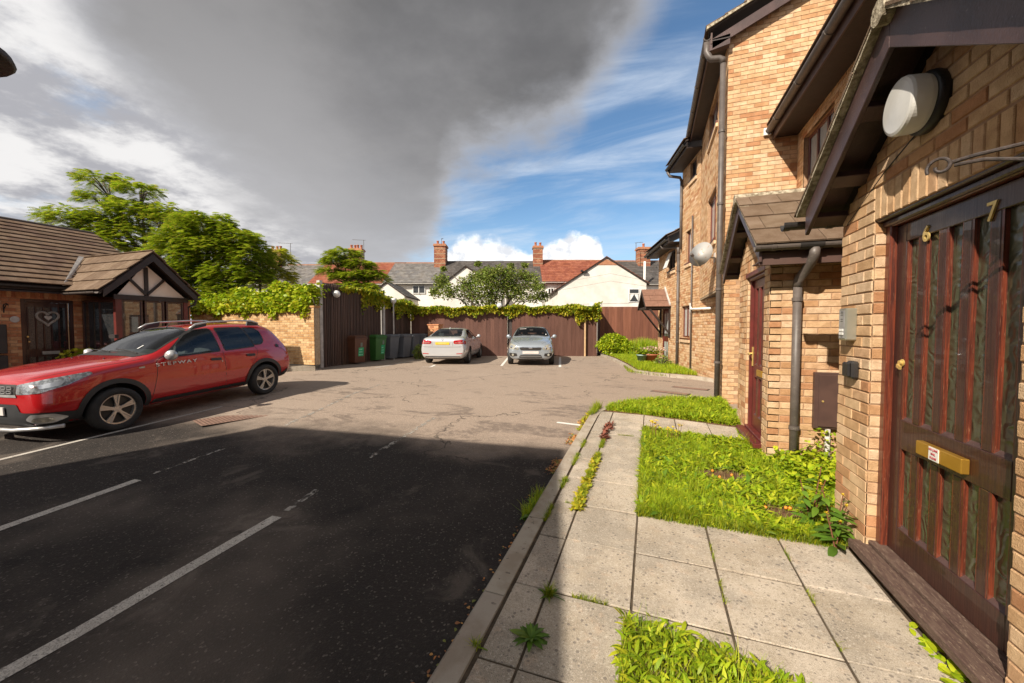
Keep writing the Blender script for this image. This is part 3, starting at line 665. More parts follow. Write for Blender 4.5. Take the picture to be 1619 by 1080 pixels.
def kerb_run(path, parent, w=.135, L=.9, hgt=.066):
    P = [Vector((*p, 0)) for p in path]; acc = []; d0 = 0
    for a, b in zip(P, P[1:]):
        n = max(1, round((b-a).length/L))
        for i in range(n): acc.append((a.lerp(b, i/n), a.lerp(b, (i+1)/n)))
    for a, b in acc:
        d = (b-a).normalized(); s = Vector((-d.y, d.x, 0)); a = a+d*.005; b = b-d*.005; vs = []
        for p in (a, b):
            for o_, z in ((-w/2, -.04), (-w/2, hgt-.014), (-w/2+.014, hgt), (w/2, hgt), (w/2, -.04)):
                q = p+s*o_; vs.append((q.x, q.y, g(q.x, q.y)+z+(.0 if z < 0 else random.uniform(-.001, .001))))
        fs = [(i, i+5, (i+1) % 5+5, (i+1) % 5) for i in range(5)]+[(0,1,2,3,4), (9,8,7,6,5)]
        me = bpy.data.meshes.new('kerb_stone'); me.from_pydata(vs, [], fs); me.materials.append(M['kerb'])
        bmn = bmesh.new(); bmn.from_mesh(me); bmesh.ops.recalc_face_normals(bmn, faces=bmn.faces); bmn.to_mesh(me); bmn.free()
        o = bpy.data.objects.new('kerb_stone', me); COL.objects.link(o); attach(o, parent)
arc = [(-.85,6.3),(-.82,6.62),(-.70,6.95),(-.45,7.35),(-.05,7.75),(.45,8.02),(1.15,8.12)]
kerb_run([(-.86,-.6),(-.86,.3),(-.86,1.2),(-.86,2.1),(-.86,3.0),(-.86,3.9),(-.86,4.8),(-.855,5.6),(-.85,6.3)][::-1], kerb)
kerb_run(arc[::-1], kerb, L=.45)
kerb2 = thing('kerb', (-.8, 14, .27), None, None, kind='structure')
far_arc = [(1.55,10.95),(1.15,11.4),(.53,11.65),(.0,11.92),(-.45,12.45),(-.82,14.2),(-1.4,16.6),(-2.35,19.7)]
kerb_run(far_arc, kerb2, L=.6, hgt=.09)
# lawns: soil sheets with turf on them
LAWN1 = [(-.075,3.37),(1.37,3.37),(1.37,3.69),(2.36,3.72),(2.36,5.09),(1.24,5.09),(1.24,5.63),(-.075,5.82)]
LAWN2 = [(-.72,6.70),(-.35,6.66),(1.24,6.38),(1.27,6.68),(1.27,8.08),(.45,7.92),(-.02,7.66),(-.40,7.28),(-.62,6.95)]
LAWN3 = [(-.12,2.16),(.55,2.02),(1.02,1.72),(1.2,1.3),(1.2,.2),(-.12,.2)]
LAWN4 = [(1.2,11.55),(.55,11.78),(.06,12.03),(-.35,12.55),(-.70,14.3),(-1.28,16.7),(-2.15,19.6),(-1.6,20.6),(.2,20.9),(.1,17.0),(.5,15.3),(1.15,12.35)]
ground_poly('lawn_soil', LAWN1, .058, M['soil']); ground_poly('lawn_soil', LAWN2, .062, M['soil'])
ground_poly('lawn_soil', LAWN3, .066, M['soil']); ground_poly('lawn_soil', LAWN4, .085, M['soil'])

# ------------------------------------------------------------------ generic building bits
def rect_window(root, axis, c, face, s0, s1, z0, z1, frame='redwood', glass='curtain', mull=(), rec=.06, fw=.05, sill=True, transom=None):
    """framed window set rec behind the wall plane, panes are sub-parts"""
    def B(mb, a, b, e, f_, n0, n1):
        if axis == 'x': mb.box(c+face*n0, c+face*n1, a, b, e, f_)
        else: mb.box(a, b, c+face*n0, c+face*n1, e, f_)
    fr = MB()
    B(fr, s0, s0+fw, z0, z1, -rec-.05, -rec); B(fr, s1-fw, s1, z0, z1, -rec-.05, -rec); B(fr, s0+fw, s1-fw, z0, z0+fw, -rec-.05, -rec); B(fr, s0+fw, s1-fw, z1-fw, z1, -rec-.05, -rec)
    xs = [s0+fw]+[s0+(s1-s0)*m for m in mull]+[s1-fw]
    for m in mull: x = s0+(s1-s0)*m; B(fr, x-fw*.45, x+fw*.45, z0+fw, z1-fw, -rec-.045, -rec+.004)
    if transom: zt = z0+(z1-z0)*transom; B(fr, s0+fw, s1-fw, zt-.02, zt+.02, -rec-.04, -rec+.006)
    w = fr.build('window', M[frame], root, bevel=.004)
    for a, b in zip(xs, xs[1:]):
        p = MB(); B(p, a, b, z0+fw, z1-fw, -rec-.035, -rec-.025); p.build('pane', M[glass], w)
    if sill:
        q = MB(); B(q, s0-.04, s1+.04, z0-.045, z0-.003, -rec, .045); q.build('sill', M[frame], w)
    return w
def reveal(root, axis, c, face, s0, s1, z0, z1, depth=.2, m='glassd'):
    mb = MB()
    if axis == 'x': mb.box(c-face*depth, c-face*(depth-.02), s0, s1, z0, z1)
    else: mb.box(s0, s1, c-face*depth, c-face*(depth-.02), z0, z1)
    mb.build('dark_room', M[m], root)
def half_gutter(mb, a, b, r=.055):
    a, b = Vector(a), Vector(b); d = (b-a).normalized(); s = d.cross(Vector((0,0,1))).normalized(); n = 9; ring = []
    for k in range(n+1):
        t = math.pi*k/n; ring.append(s*math.cos(t)*r-Vector((0,0,1))*math.sin(t)*r)
    inner = [v*.86 for v in ring][::-1]; full = ring+inner; m = len(full)
    mb.add([a+v for v in full]+[b+v for v in full], [(k, (k+1) % m, (k+1) % m+m, k+m) for k in range(m)]+[tuple(range(m-1,-1,-1)), tuple(range(m, 2*m))])
def gutter_run(root, a, b, r=.055, m='gutter', brackets=3, name='gutter'):
    mb = MB(); half_gutter(mb, a, b, r); a, b = Vector(a), Vector(b); d = (b-a).normalized()
    for e, sgn in ((a, 1), (b, -1)): half_gutter(mb, e-d*.0, e+d*sgn*.05, r*1.1)
    o = mb.build(name, M[m], root, smooth=False)
    for i in range(brackets):
        p = a.lerp(b, (i+.5)/brackets); q = MB(); half_gutter(q, p-d*.02, p+d*.02, r*1.13); q.build('gutter_bracket', M[m], o)
    return o
def downpipe(root, x, y, z0, z1, r=.034, m='gutter', clips=(), top=None, name='downpipe', face=(-1,0)):
    mb = MB(); mb.tube([(x, y, z0), (x, y, z1)], r, 14)
    o = mb.build(name, M[m], root, smooth=True)
    for z in clips:
        q = MB(); q.tube([(x, y, z-.02), (x, y, z+.02)], r*1.22, 14); q.box(x-.012, x+.075*(-face[0]) if face[0] else x+.012, y-.012, y+.012+(.075 if face[1] else 0), z-.01, z+.01)
        q.build('pipe_clip', M[m], o, smooth=False)
    if top:
        q = MB(); q.tube([(x, y, z1-.01)]+[tuple(t) for t in top], r*1.12, 12); q.build('pipe_bend', M[m], o, smooth=True)
    return o

# ------------------------------------------------------------------ near porch: flats 6 and 7
def gable_porch(lab, wx, y0, y1, bx_, ya, yb, zlow, slope, rows, back=2.37, ground=.06, door=None, anchor=None):
    """porch whose gable faces -x. wx wall plane, y0..y1 wall extents, bx_ bargeboard plane, ya..yb eave ends"""
    r = thing('entrance_porch', (wx, (y0+y1)/2, ground), lab, 'porch')
    ym = (ya+yb)/2; hs = (yb-ya)/2; apex = zlow+slope*hs
    zt = lambda y: apex+.06-slope*abs(y-ym)
    d0, d1, dz0, dz1 = door
    w = wall(r, 'x', wx, -1, [(y0, ground-.12), (y1, ground-.12), (y1, zt(y1)), (ym, zt(ym)), (y0, zt(y0))], holes=[(d0, d1, dz0, dz1+.215)] , thick=.11, z0=ground-.12, anchor=anchor)
    for yy, fc in ((d1, -1), (d0, 1)): wall(r, 'y', yy+fc*.003, fc, [(wx+.004, dz0), (wx+.108, dz0), (wx+.108, dz1+.0), (wx+.004, dz1+.0)], thick=.004, L=.3, z0=ground-.12, name='door_reveal')
    # soldier course lintel above the door
    lb = MB(); lb.box(wx+.002, wx+.11, d0, d1, dz1, dz1+.215); lb.build('lintel', M['mortar'], r)
    soldier(r, w, 'x', wx, -1, d0, d1, dz1+.003, dz1+.215)
    return r, w, ym, hs, apex
P1, P1w, ym, hs, ap = gable_porch('brick entrance porch round the door numbered 6 and 7', 1.38, 1.30, 3.70, 1.15, 1.50, 3.76, 2.38, .64, 5, door=(2.125, 3.25, .13, 2.345), ground=.06, anchor=3.70)
def porch_rest(r, wx, y0, y1, xb, ya, yb, zlow, slope, back, rows, ground, tiles_both=True):
    ym = (ya+yb)/2; hs = (yb-ya)/2; th = .19; sl = Vector((0, 1, -slope)).normalized(); zap = zlow+slope*hs
    for sg in (1, -1):                       # bargeboards, hanging clear of the wall
        ye = yb if sg > 0 else ya
        mb = MB(); mb.prism([(xb, ym, zap), (xb, ye, zlow), (xb, ye, zlow+th), (xb, ym, zap+th*1.12)], (.028, 0, 0)); mb.build('bargeboard', M['wood'], r, bevel=.004)
        mb = MB(); mb.prism([(xb+.03, ym, zap+th*.86), (xb+.03, ye, zlow+th*.80), (xb+.03, ye, zlow+th*.86), (xb+.03, ym, zap+th*.92)], (wx-xb-.03, 0, 0)); mb.build('soffit', M['wood'], r)
        for k, f in enumerate((.30, .66, .93)):    # noggings between board and wall
            y = ym+sg*hs*f; z = zap-slope*hs*f+.05
            mb = MB(); mb.beam((xb+.028, y, z), (wx+.02, y, z), .10, .055, up=(0, slope*sg, 1)); mb.build('nogging', M['wood'], r, bevel=.004)
        # verge: lichen covered mortar and tile ends
        mb = MB(); zo = th*1.0
        mb.prism([(xb-.045, ym, zap+zo+.012), (xb-.045, ye+sg*.06, zlow+zo-.03), (xb-.045, ye+sg*.06, zlow+zo+.004), (xb-.045, ym, zap+zo+.052)], (.10, 0, 0)); mb.build('verge', M['tilelich'], r)
        dk = MB(); dk.prism([(xb+.03, ym, zap+zo-.005), (xb+.03, ye+sg*.06, zlow+zo-.045), (xb+.03, ye+sg*.06, zlow+zo-.02), (xb+.03, ym, zap+zo+.018)], (back-xb-.03, 0, 0)); dk.build('roof_deck', M['tileb'], r)
        roof = MB(); roof.box(xb+.05, back, ym-.02, ym+.02, zap+zo, zap+zo+.03); rf = roof.build('roof', M['tilelich'], r)
        U = Vector((1, 0, 0)); Sv = Vector((0, -sg, slope)).normalized(); L = hs*math.sqrt(1+slope*slope)+.10
        O = Vector((xb-.05, ye+sg*.085, zlow+zo-.045+.012))
        tile_roof(r, rf, O, U, Sv, back-xb+.05, L, rows, tw=.30)
    mb = MB(); mb.lathe([(.065, 0), (.065, back-xb+.06)], (xb-.055, ym, zap+th+.0), (1,0,0), 10); mb.build('ridge_tile', M['tilelich'], r)
    # side walls and floor inside, so that it closes
    b = MB(); b.box(wx+.11, back, y1-.11, y1, ground-.1, zlow+.1); b.build('side_wall', M['mortar'], r)
    return ym, hs, zap
porch_rest(P1, 1.38, 1.30, 3.70, 1.15, 1.50, 3.76, 2.38, .64, 2.37, 4, .06)
def plank_door(r, x, y0, y1, z0, z1, panes, name='door', frame_w=.055, rail=(.98, 1.15), brk=True, red=False):
    """front door facing -x at plane x (outer face of the frame)"""
    fm = M['redwood'] if red else M['mahogr']
    f = MB(); f.box(x, x+.10, y0, y0+frame_w, z0, z1); f.box(x, x+.10, y1-frame_w, y1, z0, z1); f.box(x-.0, x+.10, y0+frame_w, y1-frame_w, z1-frame_w, z1)
    f.build('door_frame', fm, r, bevel=.006)
    h = MB(); h.box(x-.05, x+.02, y0-.04, y1+.04, z1-.015, z1+.05); h.box(x-.02, x+.02, y0, y1, z1-.05, z1-.015)
    h.build('door_head', M['redwood'] if red else M['mahog'], r, bevel=.008)
    a, b, c, d = y0+frame_w+.004, y1-frame_w-.004, z0+.035, z1-frame_w-.004
    xl = x+.035; t = .052; st = .095; m = M['redwood'] if red else M['mahog']
    D = MB(); D.box(xl, xl+t, a, a+st, c, d); D.box(xl, xl+t, b-st, b, c, d); D.box(xl, xl+t, a+st, b-st, d-.11, d); D.box(xl, xl+t, a+st, b-st, c, c+.17); D.box(xl, xl+t, a+st, b-st, rail[0], rail[1])
    door = D.build(name, m, r, bevel=.004)
    w = (b-a-2*st); bar = w*.27/max(1, panes-1) if panes > 1 else 0; pw = (w-bar*(panes-1))/panes
    for (e, f_) in ((c+.17, rail[0]), (rail[1], d-.11)):
        for i in range(panes):
            ya = a+st+i*(pw+bar)
            p = MB(); p.box(xl+.024, xl+.030, ya, ya+pw, e, f_); p.build('pane', M['obscure'], door)
            if i < panes-1:
                q = MB(); q.box(xl+.002, xl+t-.002, ya+pw, ya+pw+bar, e, f_); q.build('glazing_bar', m, door, bevel=.003)
            q = MB(); q.prism([(xl+.003, ya, e), (xl+.003, ya+pw, e), (xl+.024, ya+pw, e+.018), (xl+.024, ya, e+.018)], (0,0,.001)); q.build('bead', M['wood'], door)
            for yy, dd in ((ya, .008), (ya+pw-.014, .014)):
                q = MB(); q.box(xl+.004, xl+.024, yy, yy+dd, e, f_); q.build('bead', fm, door)  # redder mahogany carries the sunlit look of the pane sides
    s = MB(); s.box(x-.13, x+.09, y0-.05, y1+.05, z0-.055, z0); s.box(x-.04, x+.09, y0, y1, z0, z0+.032); s.build('threshold', M['redwood'] if red else M['thresh'], r, bevel=.006)
    dk = MB(); dk.box(x+.35, x+.37, y0, y1, z0, z1); dk.build('dark_room', M['blackm'], r)
    return door, xl, (a, b, c, d)
M['thresh'] = mat('weathered threshold', (.075,.040,.032), (.125,.08,.06), scale=16, rough=.7, bump=.6, bscale=60, stretch=(4,.6,4), speck=(60,.6,(.33,.25,.18),.6))
D6, xl, (a, b, c, d) = plank_door(P1, 1.435, 2.13, 3.245, .19, 2.345, 5, rail=(.895,1.075))
R_x = Matrix(((0,0,-1),(-1,0,0),(0,1,0)))     # text x-> -y, y-> z, z-> -x (reads correctly on a wall facing -x)
text('numeral', '6', .125, M['brass'], D6, (xl-.004, 2.90, 2.175), R_x, .004, label='brass numeral 6')
text('numeral', '7', .125, M['brass'], D6, (xl-.004, 2.445, 2.175), R_x, .004, label='brass numeral 7')
lp = MB(); lp.box(xl-.034, xl, 2.515, 2.865, .93, 1.006); LP = lp.build('letter_plate', M['brassl'], D6, bevel=.004)
st_ = MB(); st_.box(xl-.0365, xl-.034, 2.672, 2.75, .933, 1.003); st_.build('sticker', M['white'], D6, label='small white sticker with red print')
M['redink'] = mat('red ink', (.55,.02,.05), rough=.5)
for i, s in enumerate(('NO JUNK', 'MAIL', 'PLEASE')): text('lettering', s, .0165, M['redink'], D6, (xl-.038, 2.711, .990-i*.022), R_x, .0004)
hk = MB(); hk.lathe([(.022,0),(.022,.006),(.014,.008),(.014,.02)], (xl, 3.085, 1.43), (-1,0,0), 16); hk.beam((xl-.022, 3.095, 1.412), (xl-.028, 3.05, 1.40), .012, .02); hk.build('lock', M['brass'], D6)
# gutter along the far eave of this porch
gutter_run(P1, (1.04, 3.93, 2.52), (2.36, 3.93, 2.52), m='gutterd', brackets=2)

# opal lamp on the porch wall
t = thing('wall_lamp', (1.38, 2.72, 2.83), 'round opal bulkhead lamp on black base on the porch wall above door 6', 'wall lamp', local=True)
q = MB(); q.lathe([(.150,0),(.156,.02),(.153,.045),(.138,.05)], (0,0,0), (-1,0,0), 28); q.build('lamp_base', M['blackm'], t, smooth=True)
q = MB(); q.lathe([(.134,.045),(.142,.07),(.146,.135),(.140,.147),(.126,.152),(.06,.155),(.001,.156)], (0,0,0), (-1,0,0), 56); q.build('diffuser', M['opal'], t)
# cable
q = MB(); q.tube([(1.374, 2.84, 2.72),(1.372, 3.15, 2.62),(1.374, 3.40, 2.51),(1.376, 3.62, 2.42),(1.376, 3.66, 2.35)], .004, 6); tag(q.build('cable', M['blackm']), 'thin black cable running down from the round lamp along the bricks', 'cable')
# wrought iron hanging basket bracket (comes in from the right of the door head)
t = thing('hanging_bracket', (1.38, 1.94, 2.30), 'scrolled wrought iron hanging basket bracket beside the door head', 'bracket')
q = MB(); sc = []
q.tube([(1.36,1.93,2.30),(1.28,1.985,2.318),(1.18,2.06,2.318),(1.13,2.10,2.312)], .008, 8)
for k in range(22): a_ = k/21*math.pi*2.2-.5; rr = .042-.028*k/21; sc.append((1.10-math.cos(a_)*rr*.8, 2.105+math.cos(a_)*rr*.55, 2.30+math.sin(a_)*rr))
q.tube(sc, .0065, 8); q.build('scroll_arm', M['rust'], t)
q = MB(); q.tube([(1.365,1.92,2.24),(1.30,1.97,2.25),(1.20,2.05,2.295),(1.14,2.10,2.30)], .008, 8); q.box(1.362,1.378,1.905,1.935,2.12,2.36); q.build('back_plate', M['rust'], t)
# entry phone and key safe on the pier
t = thing('entry_phone', (1.38, 3.475, 1.57), 'slim grey steel entry phone panel with two white buttons on the brick pier', 'intercom')
q = MB(); q.box(1.308, 1.378, 3.43, 3.545, 1.555, 1.785); q.build('panel_body', M['steel'], t, bevel=.008)
q = MB(); q.box(1.3055, 1.308, 3.445, 3.53, 1.57, 1.77); q.build('front_plate', M['silver'], t, bevel=.002)
for z in (1.618, 1.593): q = MB(); q.box(1.301, 1.3055, 3.455, 3.52, z, z+.019); q.build('button', M['white'], t, bevel=.002)
for z in (1.735, 1.75, 1.69, 1.705): q = MB(); q.box(1.3045, 1.3055, 3.47, 3.505, z, z+.004); q.build('speaker_slot', M['blackm'], t)
q = MB(); q.box(1.304, 1.3055, 3.484, 3.490, 1.575, 1.588); q.box(1.304, 1.3055, 3.484, 3.490, 1.752, 1.766); q.build('screw', M['blackm'], t)
t = thing('key_safe', (1.38, 3.45, 1.31), 'black rounded key safe with a cover on the pier under the entry phone', 'key safe')
q = MB(); q.box(1.33, 1.378, 3.375, 3.475, 1.285, 1.41); q.build('safe_body', M['gutterd'], t, bevel=.014)
q = MB(); q.box(1.312, 1.332, 3.385, 3.485, 1.295, 1.40); q.build('cover', M['blackm'], t, bevel=.012)

# ------------------------------------------------------------------ second porch
G2 = .19
P2, P2w, ym2, hs2, ap2 = gable_porch('brick entrance porch with the red framed door behind the grey downpipe', 1.25, 5.10, 6.675, 1.06, 4.77, 6.97, 2.33, .72, 4, door=(5.325, 6.225, .25, 2.33), ground=G2, anchor=5.10)
porch_rest(P2, 1.25, 5.10, 6.66, 1.06, 4.77, 6.97, 2.33, .72, 2.37, 4, G2)
D2, xl2, (a, b, c, d) = plank_door(P2, 1.285, 5.33, 6.22, .27, 2.33, 3, rail=(.98,1.15), red=True)
q = MB(); q.box(xl2-.02, xl2, 5.62, 5.86, 1.02, 1.10); q.build('letter_plate', M['brassl'], D2, bevel=.003)
q = MB(); q.box(xl2-.012, xl2, 6.13, 6.17, 1.12, 1.38); q.tube([(xl2-.012, 6.15, 1.29), (xl2-.06, 6.15, 1.29), (xl2-.06, 6.05, 1.285)], .010, 8); q.build('handle', M['brass'], D2)
wall(P2, 'y', 5.10, -1, [(1.246, .07), (2.37, .07), (2.37, 2.36), (1.246, 2.36)], thick=.11, z0=.07, anchor=1.246, name='side_wall')
wall(P2, 'y', 6.66, 1, [(1.255, 0.0), (2.37, 0.0), (2.37, 2.36), (1.255, 2.36)], thick=.11, bricks=False, name='side_wall')
q = MB(); q.box(1.07, 2.36, 4.80, 4.822, 2.30, 2.44); q.build('fascia', M['fascia'], P2, bevel=.003)
q = MB(); q.box(1.07, 2.36, 4.822, 5.11, 2.335, 2.345); q.build('soffit', M['wood'], P2)
gutter_run(P2, (1.01, 4.735, 2.49), (2.36, 4.735, 2.49), r=.052, brackets=4)
q = MB(); half_gutter(q, (1.40, 4.735, 2.492), (1.60, 4.735, 2.492), .062); q.build('gutter_union', M['gutterd'], P2)
downpipe(P2, 1.49, 5.045, .06, 2.10, r=.042, clips=(.55, 1.95), top=[(1.495, 5.03, 2.16), (1.53, 4.80, 2.31), (1.535, 4.74, 2.38), (1.535, 4.735, 2.45)], face=(0,-1))
# meter cabinet on the side wall, with its duct
t = thing('meter_cabinet', (1.85, 5.1, .56), 'brown electricity meter cabinet fixed low on the brick side wall behind the downpipe', 'meter box')
q = MB(); q.box(1.665, 2.12, 5.035, 5.095, .56, 1.165); q.build('cabinet_frame', M['fascia'], t, bevel=.006)
q = MB(); q.box(1.70, 2.085, 5.018, 5.035, .585, 1.14); dr = q.build('cabinet_door', M['fascia'], t, bevel=.004)
q = MB(); q.lathe([(.010,0),(.010,.008)], (1.735, 5.018, .86), (0,-1,0), 10); q.build('lock', M['brass'], dr)
q = MB(); q.tube([(1.80, 5.06, .02), (1.80, 5.06, .56)], .025, 10); q.build('cable_duct', M['post'], t, smooth=True)
# ------------------------------------------------------------------ main block: link wall and tall gable
AB = thing('apartment_building', (1.3, 8.2, .2), 'tall buff brick apartment block with the big gable wall and sloping brown gutter', 'apartment building')
wall(AB, 'x', 2.37, -1, [(1.0, 0.0), (8.2, 0.0), (8.2, 5.05), (1.0, 5.05)], holes=[(6.75, 7.9, 3.93, 4.80)], thick=.2, z0=0.0, skip=[(-9, 9, -1, 3.0), (-9, 5.4, 0, 9)], name='link_wall')
rect_window(AB, 'x', 2.37, -1, 6.75, 7.9, 3.93, 4.80, glass='curtain', mull=(.33, .66), frame='mahogr', sill=True); reveal(AB, 'x', 2.37, -1, 6.75, 7.9, 3.93, 4.80)
q = MB(); q.box(2.00, 2.37, 1.2, 8.19, 4.985, 5.005); q.build('soffit', M['woodd'], AB)
q = MB(); q.box(1.985, 2.005, 1.2, 8.19, 4.95, 5.14); q.build('fascia', M['fascia'], AB, bevel=.003)
gutter_run(AB, (1.925, 8.18, 5.12), (1.925, 1.2, 5.12), r=.06, brackets=7)
q = MB(); q.box(1.84, 1.95, 8.14, 8.19, 5.04, 5.16); q.build('flashing', M['white'], AB)
q = MB(); q.prism([(1.93, 8.19, 5.17), (4.6, 8.19, 6.6), (4.6, 8.19, 6.64), (1.93, 8.19, 5.20)], (0, -7.0, 0)); lr = q.build('link_roof', M['tileb'], AB)
tile_roof(AB, lr, (1.90, 1.2, 5.205), (0, 1, 0), Vector((2.67, 0, 1.43)).normalized(), 6.98, 3.0, 9, joined=True)
# tall gable wall towards the camera
rk = lambda x: 6.86+.45*(x-1.27)
wall(AB, 'y', 8.20, -1, [(1.27, .1), (3.6, .1), (3.6, rk(3.6)), (1.27, rk(1.27))], thick=.22, z0=.1, skip=[(2.42, 9, -1, 5.0), (1.5, 9, -1, 2.5), (2.75, 9, -1, 5.45)], name='gable_wall')
# facade towards the court, storeys over the passage
wins = [(9.35, 10.65, 3.55, 4.66), (9.35, 10.65, 5.98, 6.72)]
wall(AB, 'x', 1.27, -1, [(8.202, 2.43), (12.1, 2.43), (12.1, 6.86), (8.202, 6.86)], holes=wins, thick=.22, z0=2.43, name='front_wall')
wall(AB, 'x', 1.27, -1, [(8.202, .1), (8.62, .1), (8.62, 2.43), (8.202, 2.43)], thick=.22, z0=.1, name='passage_pier')
for w_ in wins:
    rect_window(AB, 'x', 1.27, -1, *w_, glass='curtain', mull=(.5,), frame='mahogr'); reveal(AB, 'x', 1.27, -1, *w_)
    q = MB(); q.box(1.225, 1.268, w_[0]-.05, w_[1]+.05, w_[2]-.135, w_[2]-.06); q.build('brick_sill', M['brick_j'], AB)
q = MB(); q.box(1.28, 4.0, 8.64, 12.1, 2.40, 2.428); q.build('passage_ceiling', M['woodd'], AB)
q = MB(); q.box(1.27, 1.30, 8.6, 12.1, 2.385, 2.428); q.build('ceiling_edge', M['mortar2'], AB)
q = MB(); q.box(3.9, 4.0, 8.4, 12.5, .1, 2.42); q.build('passage_end_wall', M['mortar'], AB)
q = MB(); q.box(1.40, 3.8, 8.43, 8.63, .1, 2.40); q.build('passage_side_wall', M['mortar'], AB)
q = MB(); q.box(.98, 1.27, 8.05, 12.12, 6.80, 6.82); q.build('soffit', M['woodd'], AB)
q = MB(); q.box(.955, .98, 8.05, 12.12, 6.76, 6.95); q.build('fascia', M['fascia'], AB)
gutter_run(AB, (.90, 8.06, 6.90), (.90, 12.15, 6.90), r=.06, brackets=4)
q = MB(); q.prism([(.93, 8.03, 6.99), (4.2, 8.03, 8.46), (4.2, 8.03, 8.50), (.93, 8.03, 7.03)], (0, 4.1, 0)); tr_ = q.build('roof', M['tileb'], AB)
tile_roof(AB, tr_, (.88, 8.0, 7.035), (0, 1, 0), Vector((3.27, 0, 1.47)).normalized(), 4.14, 3.6, 11, joined=True)
q = MB(); q.prism([(.98, 8.06, rk(.98)-.06), (4.0, 8.06, rk(4.0)-.06), (4.0, 8.06, rk(4.0)+.12), (.98, 8.06, rk(.98)+.12)], (0, .025, 0)); q.build('bargeboard', M['wood'], AB, bevel=.004)
q = MB(); q.prism([(.98, 8.085, rk(.98)+.06), (4.0, 8.085, rk(4.0)+.06), (4.0, 8.085, rk(4.0)+.08), (.98, 8.085, rk(.98)+.08)], (0, .12, 0)); q.build('verge_soffit', M['woodd'], AB)
q = MB(); q.prism([(.93, 8.06, 6.64), (1.27, 8.06, 6.70), (1.27, 8.06, 6.88), (.93, 8.06, 6.84)], (0, .13, 0)); q.build('eave_box', M['wood'], AB, bevel=.004)
q = MB(); q.prism([(.88, 8.0, 7.0), (4.1, 8.0, 8.45), (4.1, 8.0, 8.50), (.88, 8.0, 7.05)], (0, .07, 0)); q.build('verge', M['tilelich'], AB)
downpipe(AB, 1.17, 8.11, .24, 6.42, r=.048, clips=(1.0, 2.35, 3.9, 5.2), top=[(1.165, 8.10, 6.47), (1.10, 8.10, 6.50), (.97, 8.10, 6.52), (.93, 8.10, 6.58), (.90, 8.12, 6.66), (.90, 8.12, 6.84)], face=(0, 0))
# satellite dish
t = thing('satellite_dish', (1.27, 9.3, 3.1), 'pale grey satellite dish with rust stains on the tall block front', 'satellite dish')
M['dish'] = mat('rust stained dish', (.50,.50,.49), (.44,.44,.43), scale=4, rough=.5, speck=(9, .60, (.42,.22,.10), .6))
A = Vector((-.62, -.74, .24)).normalized(); Oc = Vector((.99, 9.12, 3.16))
q = MB(); q.lathe([(.255, .055), (.24, .045), (.17, .018), (.09, .004), (.001, 0), (.001, -.006), (.09, -.003), (.17, .010), (.24, .036), (.262, .05)], Oc, A, 30)
dv = q.build('dish', M['dish'], t, smooth=True)
q = MB(); q.tube([Oc-A*.01, Oc-A*.12, Vector((1.27, 9.35, 3.12))], .018, 8); q.box(1.245, 1.27, 9.28, 9.42, 3.02, 3.22); q.build('wall_bracket', M['post'], t)
q = MB(); e = Oc+A*.30+Vector((-.02,0,-.12)); q.tube([Oc-Vector((0,0,.24))+A*.05, Oc-Vector((0,0,.26))+A*.1, e], .012, 8); q.build('lnb_arm', M['steel'], t)
q = MB(); q.tube([e-A*.02, e+Vector((0,0,.03))+A*.03], .032, 10); q.build('receiver', M['gutter'], t)

# ------------------------------------------------------------------ far wing, turned a little towards the court
WG = thing('apartment_building', (1.22, 12.24, .27), 'far two and three storey buff brick wing with the small door canopy', 'apartment building', rz=rad(12.57), local=True)
wa = [(.60, 1.05, 3.33, 4.30), (.60, 1.40, 1.05, 2.03), (.20, .75, 5.73, 6.25)]
wb = [(2.19, 3.04, 3.36, 4.05), (2.87, 3.66, .05, 2.05)]
wall(WG, 'x', 0, -1, [(-2.6, -.05), (1.5, -.05), (1.5, 6.30), (-.15, 6.30), (-.15, 2.2), (-2.6, 2.2)], holes=wa, thick=.2, z0=-.05, name='front_wall')
wall(WG, 'x', 0, -1, [(1.502, -.05), (4.37, -.05), (4.37, 4.10), (1.502, 4.10)], holes=wb, thick=.2, z0=-.05, name='front_wall')
for i, w_ in enumerate(wa+wb[:1]):
    rect_window(WG, 'x', 0, -1, *w_, glass='curtain' if i in (0, 1) else 'glassd', mull=(.5,) if i in (1, 2, 3) else (), frame='mahogr' if i < 2 else 'woodd', fw=.06); reveal(WG, 'x', 0, -1, *w_)
    q = MB(); q.box(-.05, .0, w_[0]-.06, w_[1]+.06, w_[2]-.14, w_[2]-.055); q.build('brick_sill', M['brick_j'], WG)
# open casement at the top of the far part
q = MB(); q.beam((-.05, 2.60, 3.95), (-.24, 2.60, 3.42), .38, .03, up=(1,0,0)); q.build('open_casement', M['wframe'], WG)
# eaves
for y0, y1, z, nm in ((-.25, 1.55, 6.30, 'a'), (1.45, 4.62, 4.10, 'b')):
    q = MB(); q.box(-.40, .0, y0, y1, z-.01, z+.01); q.build('soffit', M['woodd'], WG)
    q = MB(); q.box(-.42, -.40, y0, y1, z-.03, z+.14); q.build('fascia', M['woodd'], WG)
    gutter_run(WG, (-.47, y0, z+.10), (-.47, y1, z+.10), r=.06, brackets=2, m='gutterd')
    q = MB(); q.prism([(-.45, y0, z+.16), (3.2, y0, z+1.95), (3.2, y0, z+2.0), (-.45, y0, z+.20)], (0, y1-y0, 0)); rf = q.build('roof', M['tileb'], WG)
    Uu = Vector((0, 1, 0)); tile_roof(WG, rf, (-.50, y0-.03, z+.205), Uu, Vector((3.65, 0, 1.79)).normalized(), y1-y0+.06, 4.0, 12, joined=True)
q = MB(); q.box(0.0, 3.0, 1.36, 1.5, 4.1, 6.30); q.build('step_wall', M['brick_j'], WG)
q = MB(); q.box(.0, 3.0, 4.30, 4.37, 0, 4.1); q.build('end_wall', M['mortar'], WG)
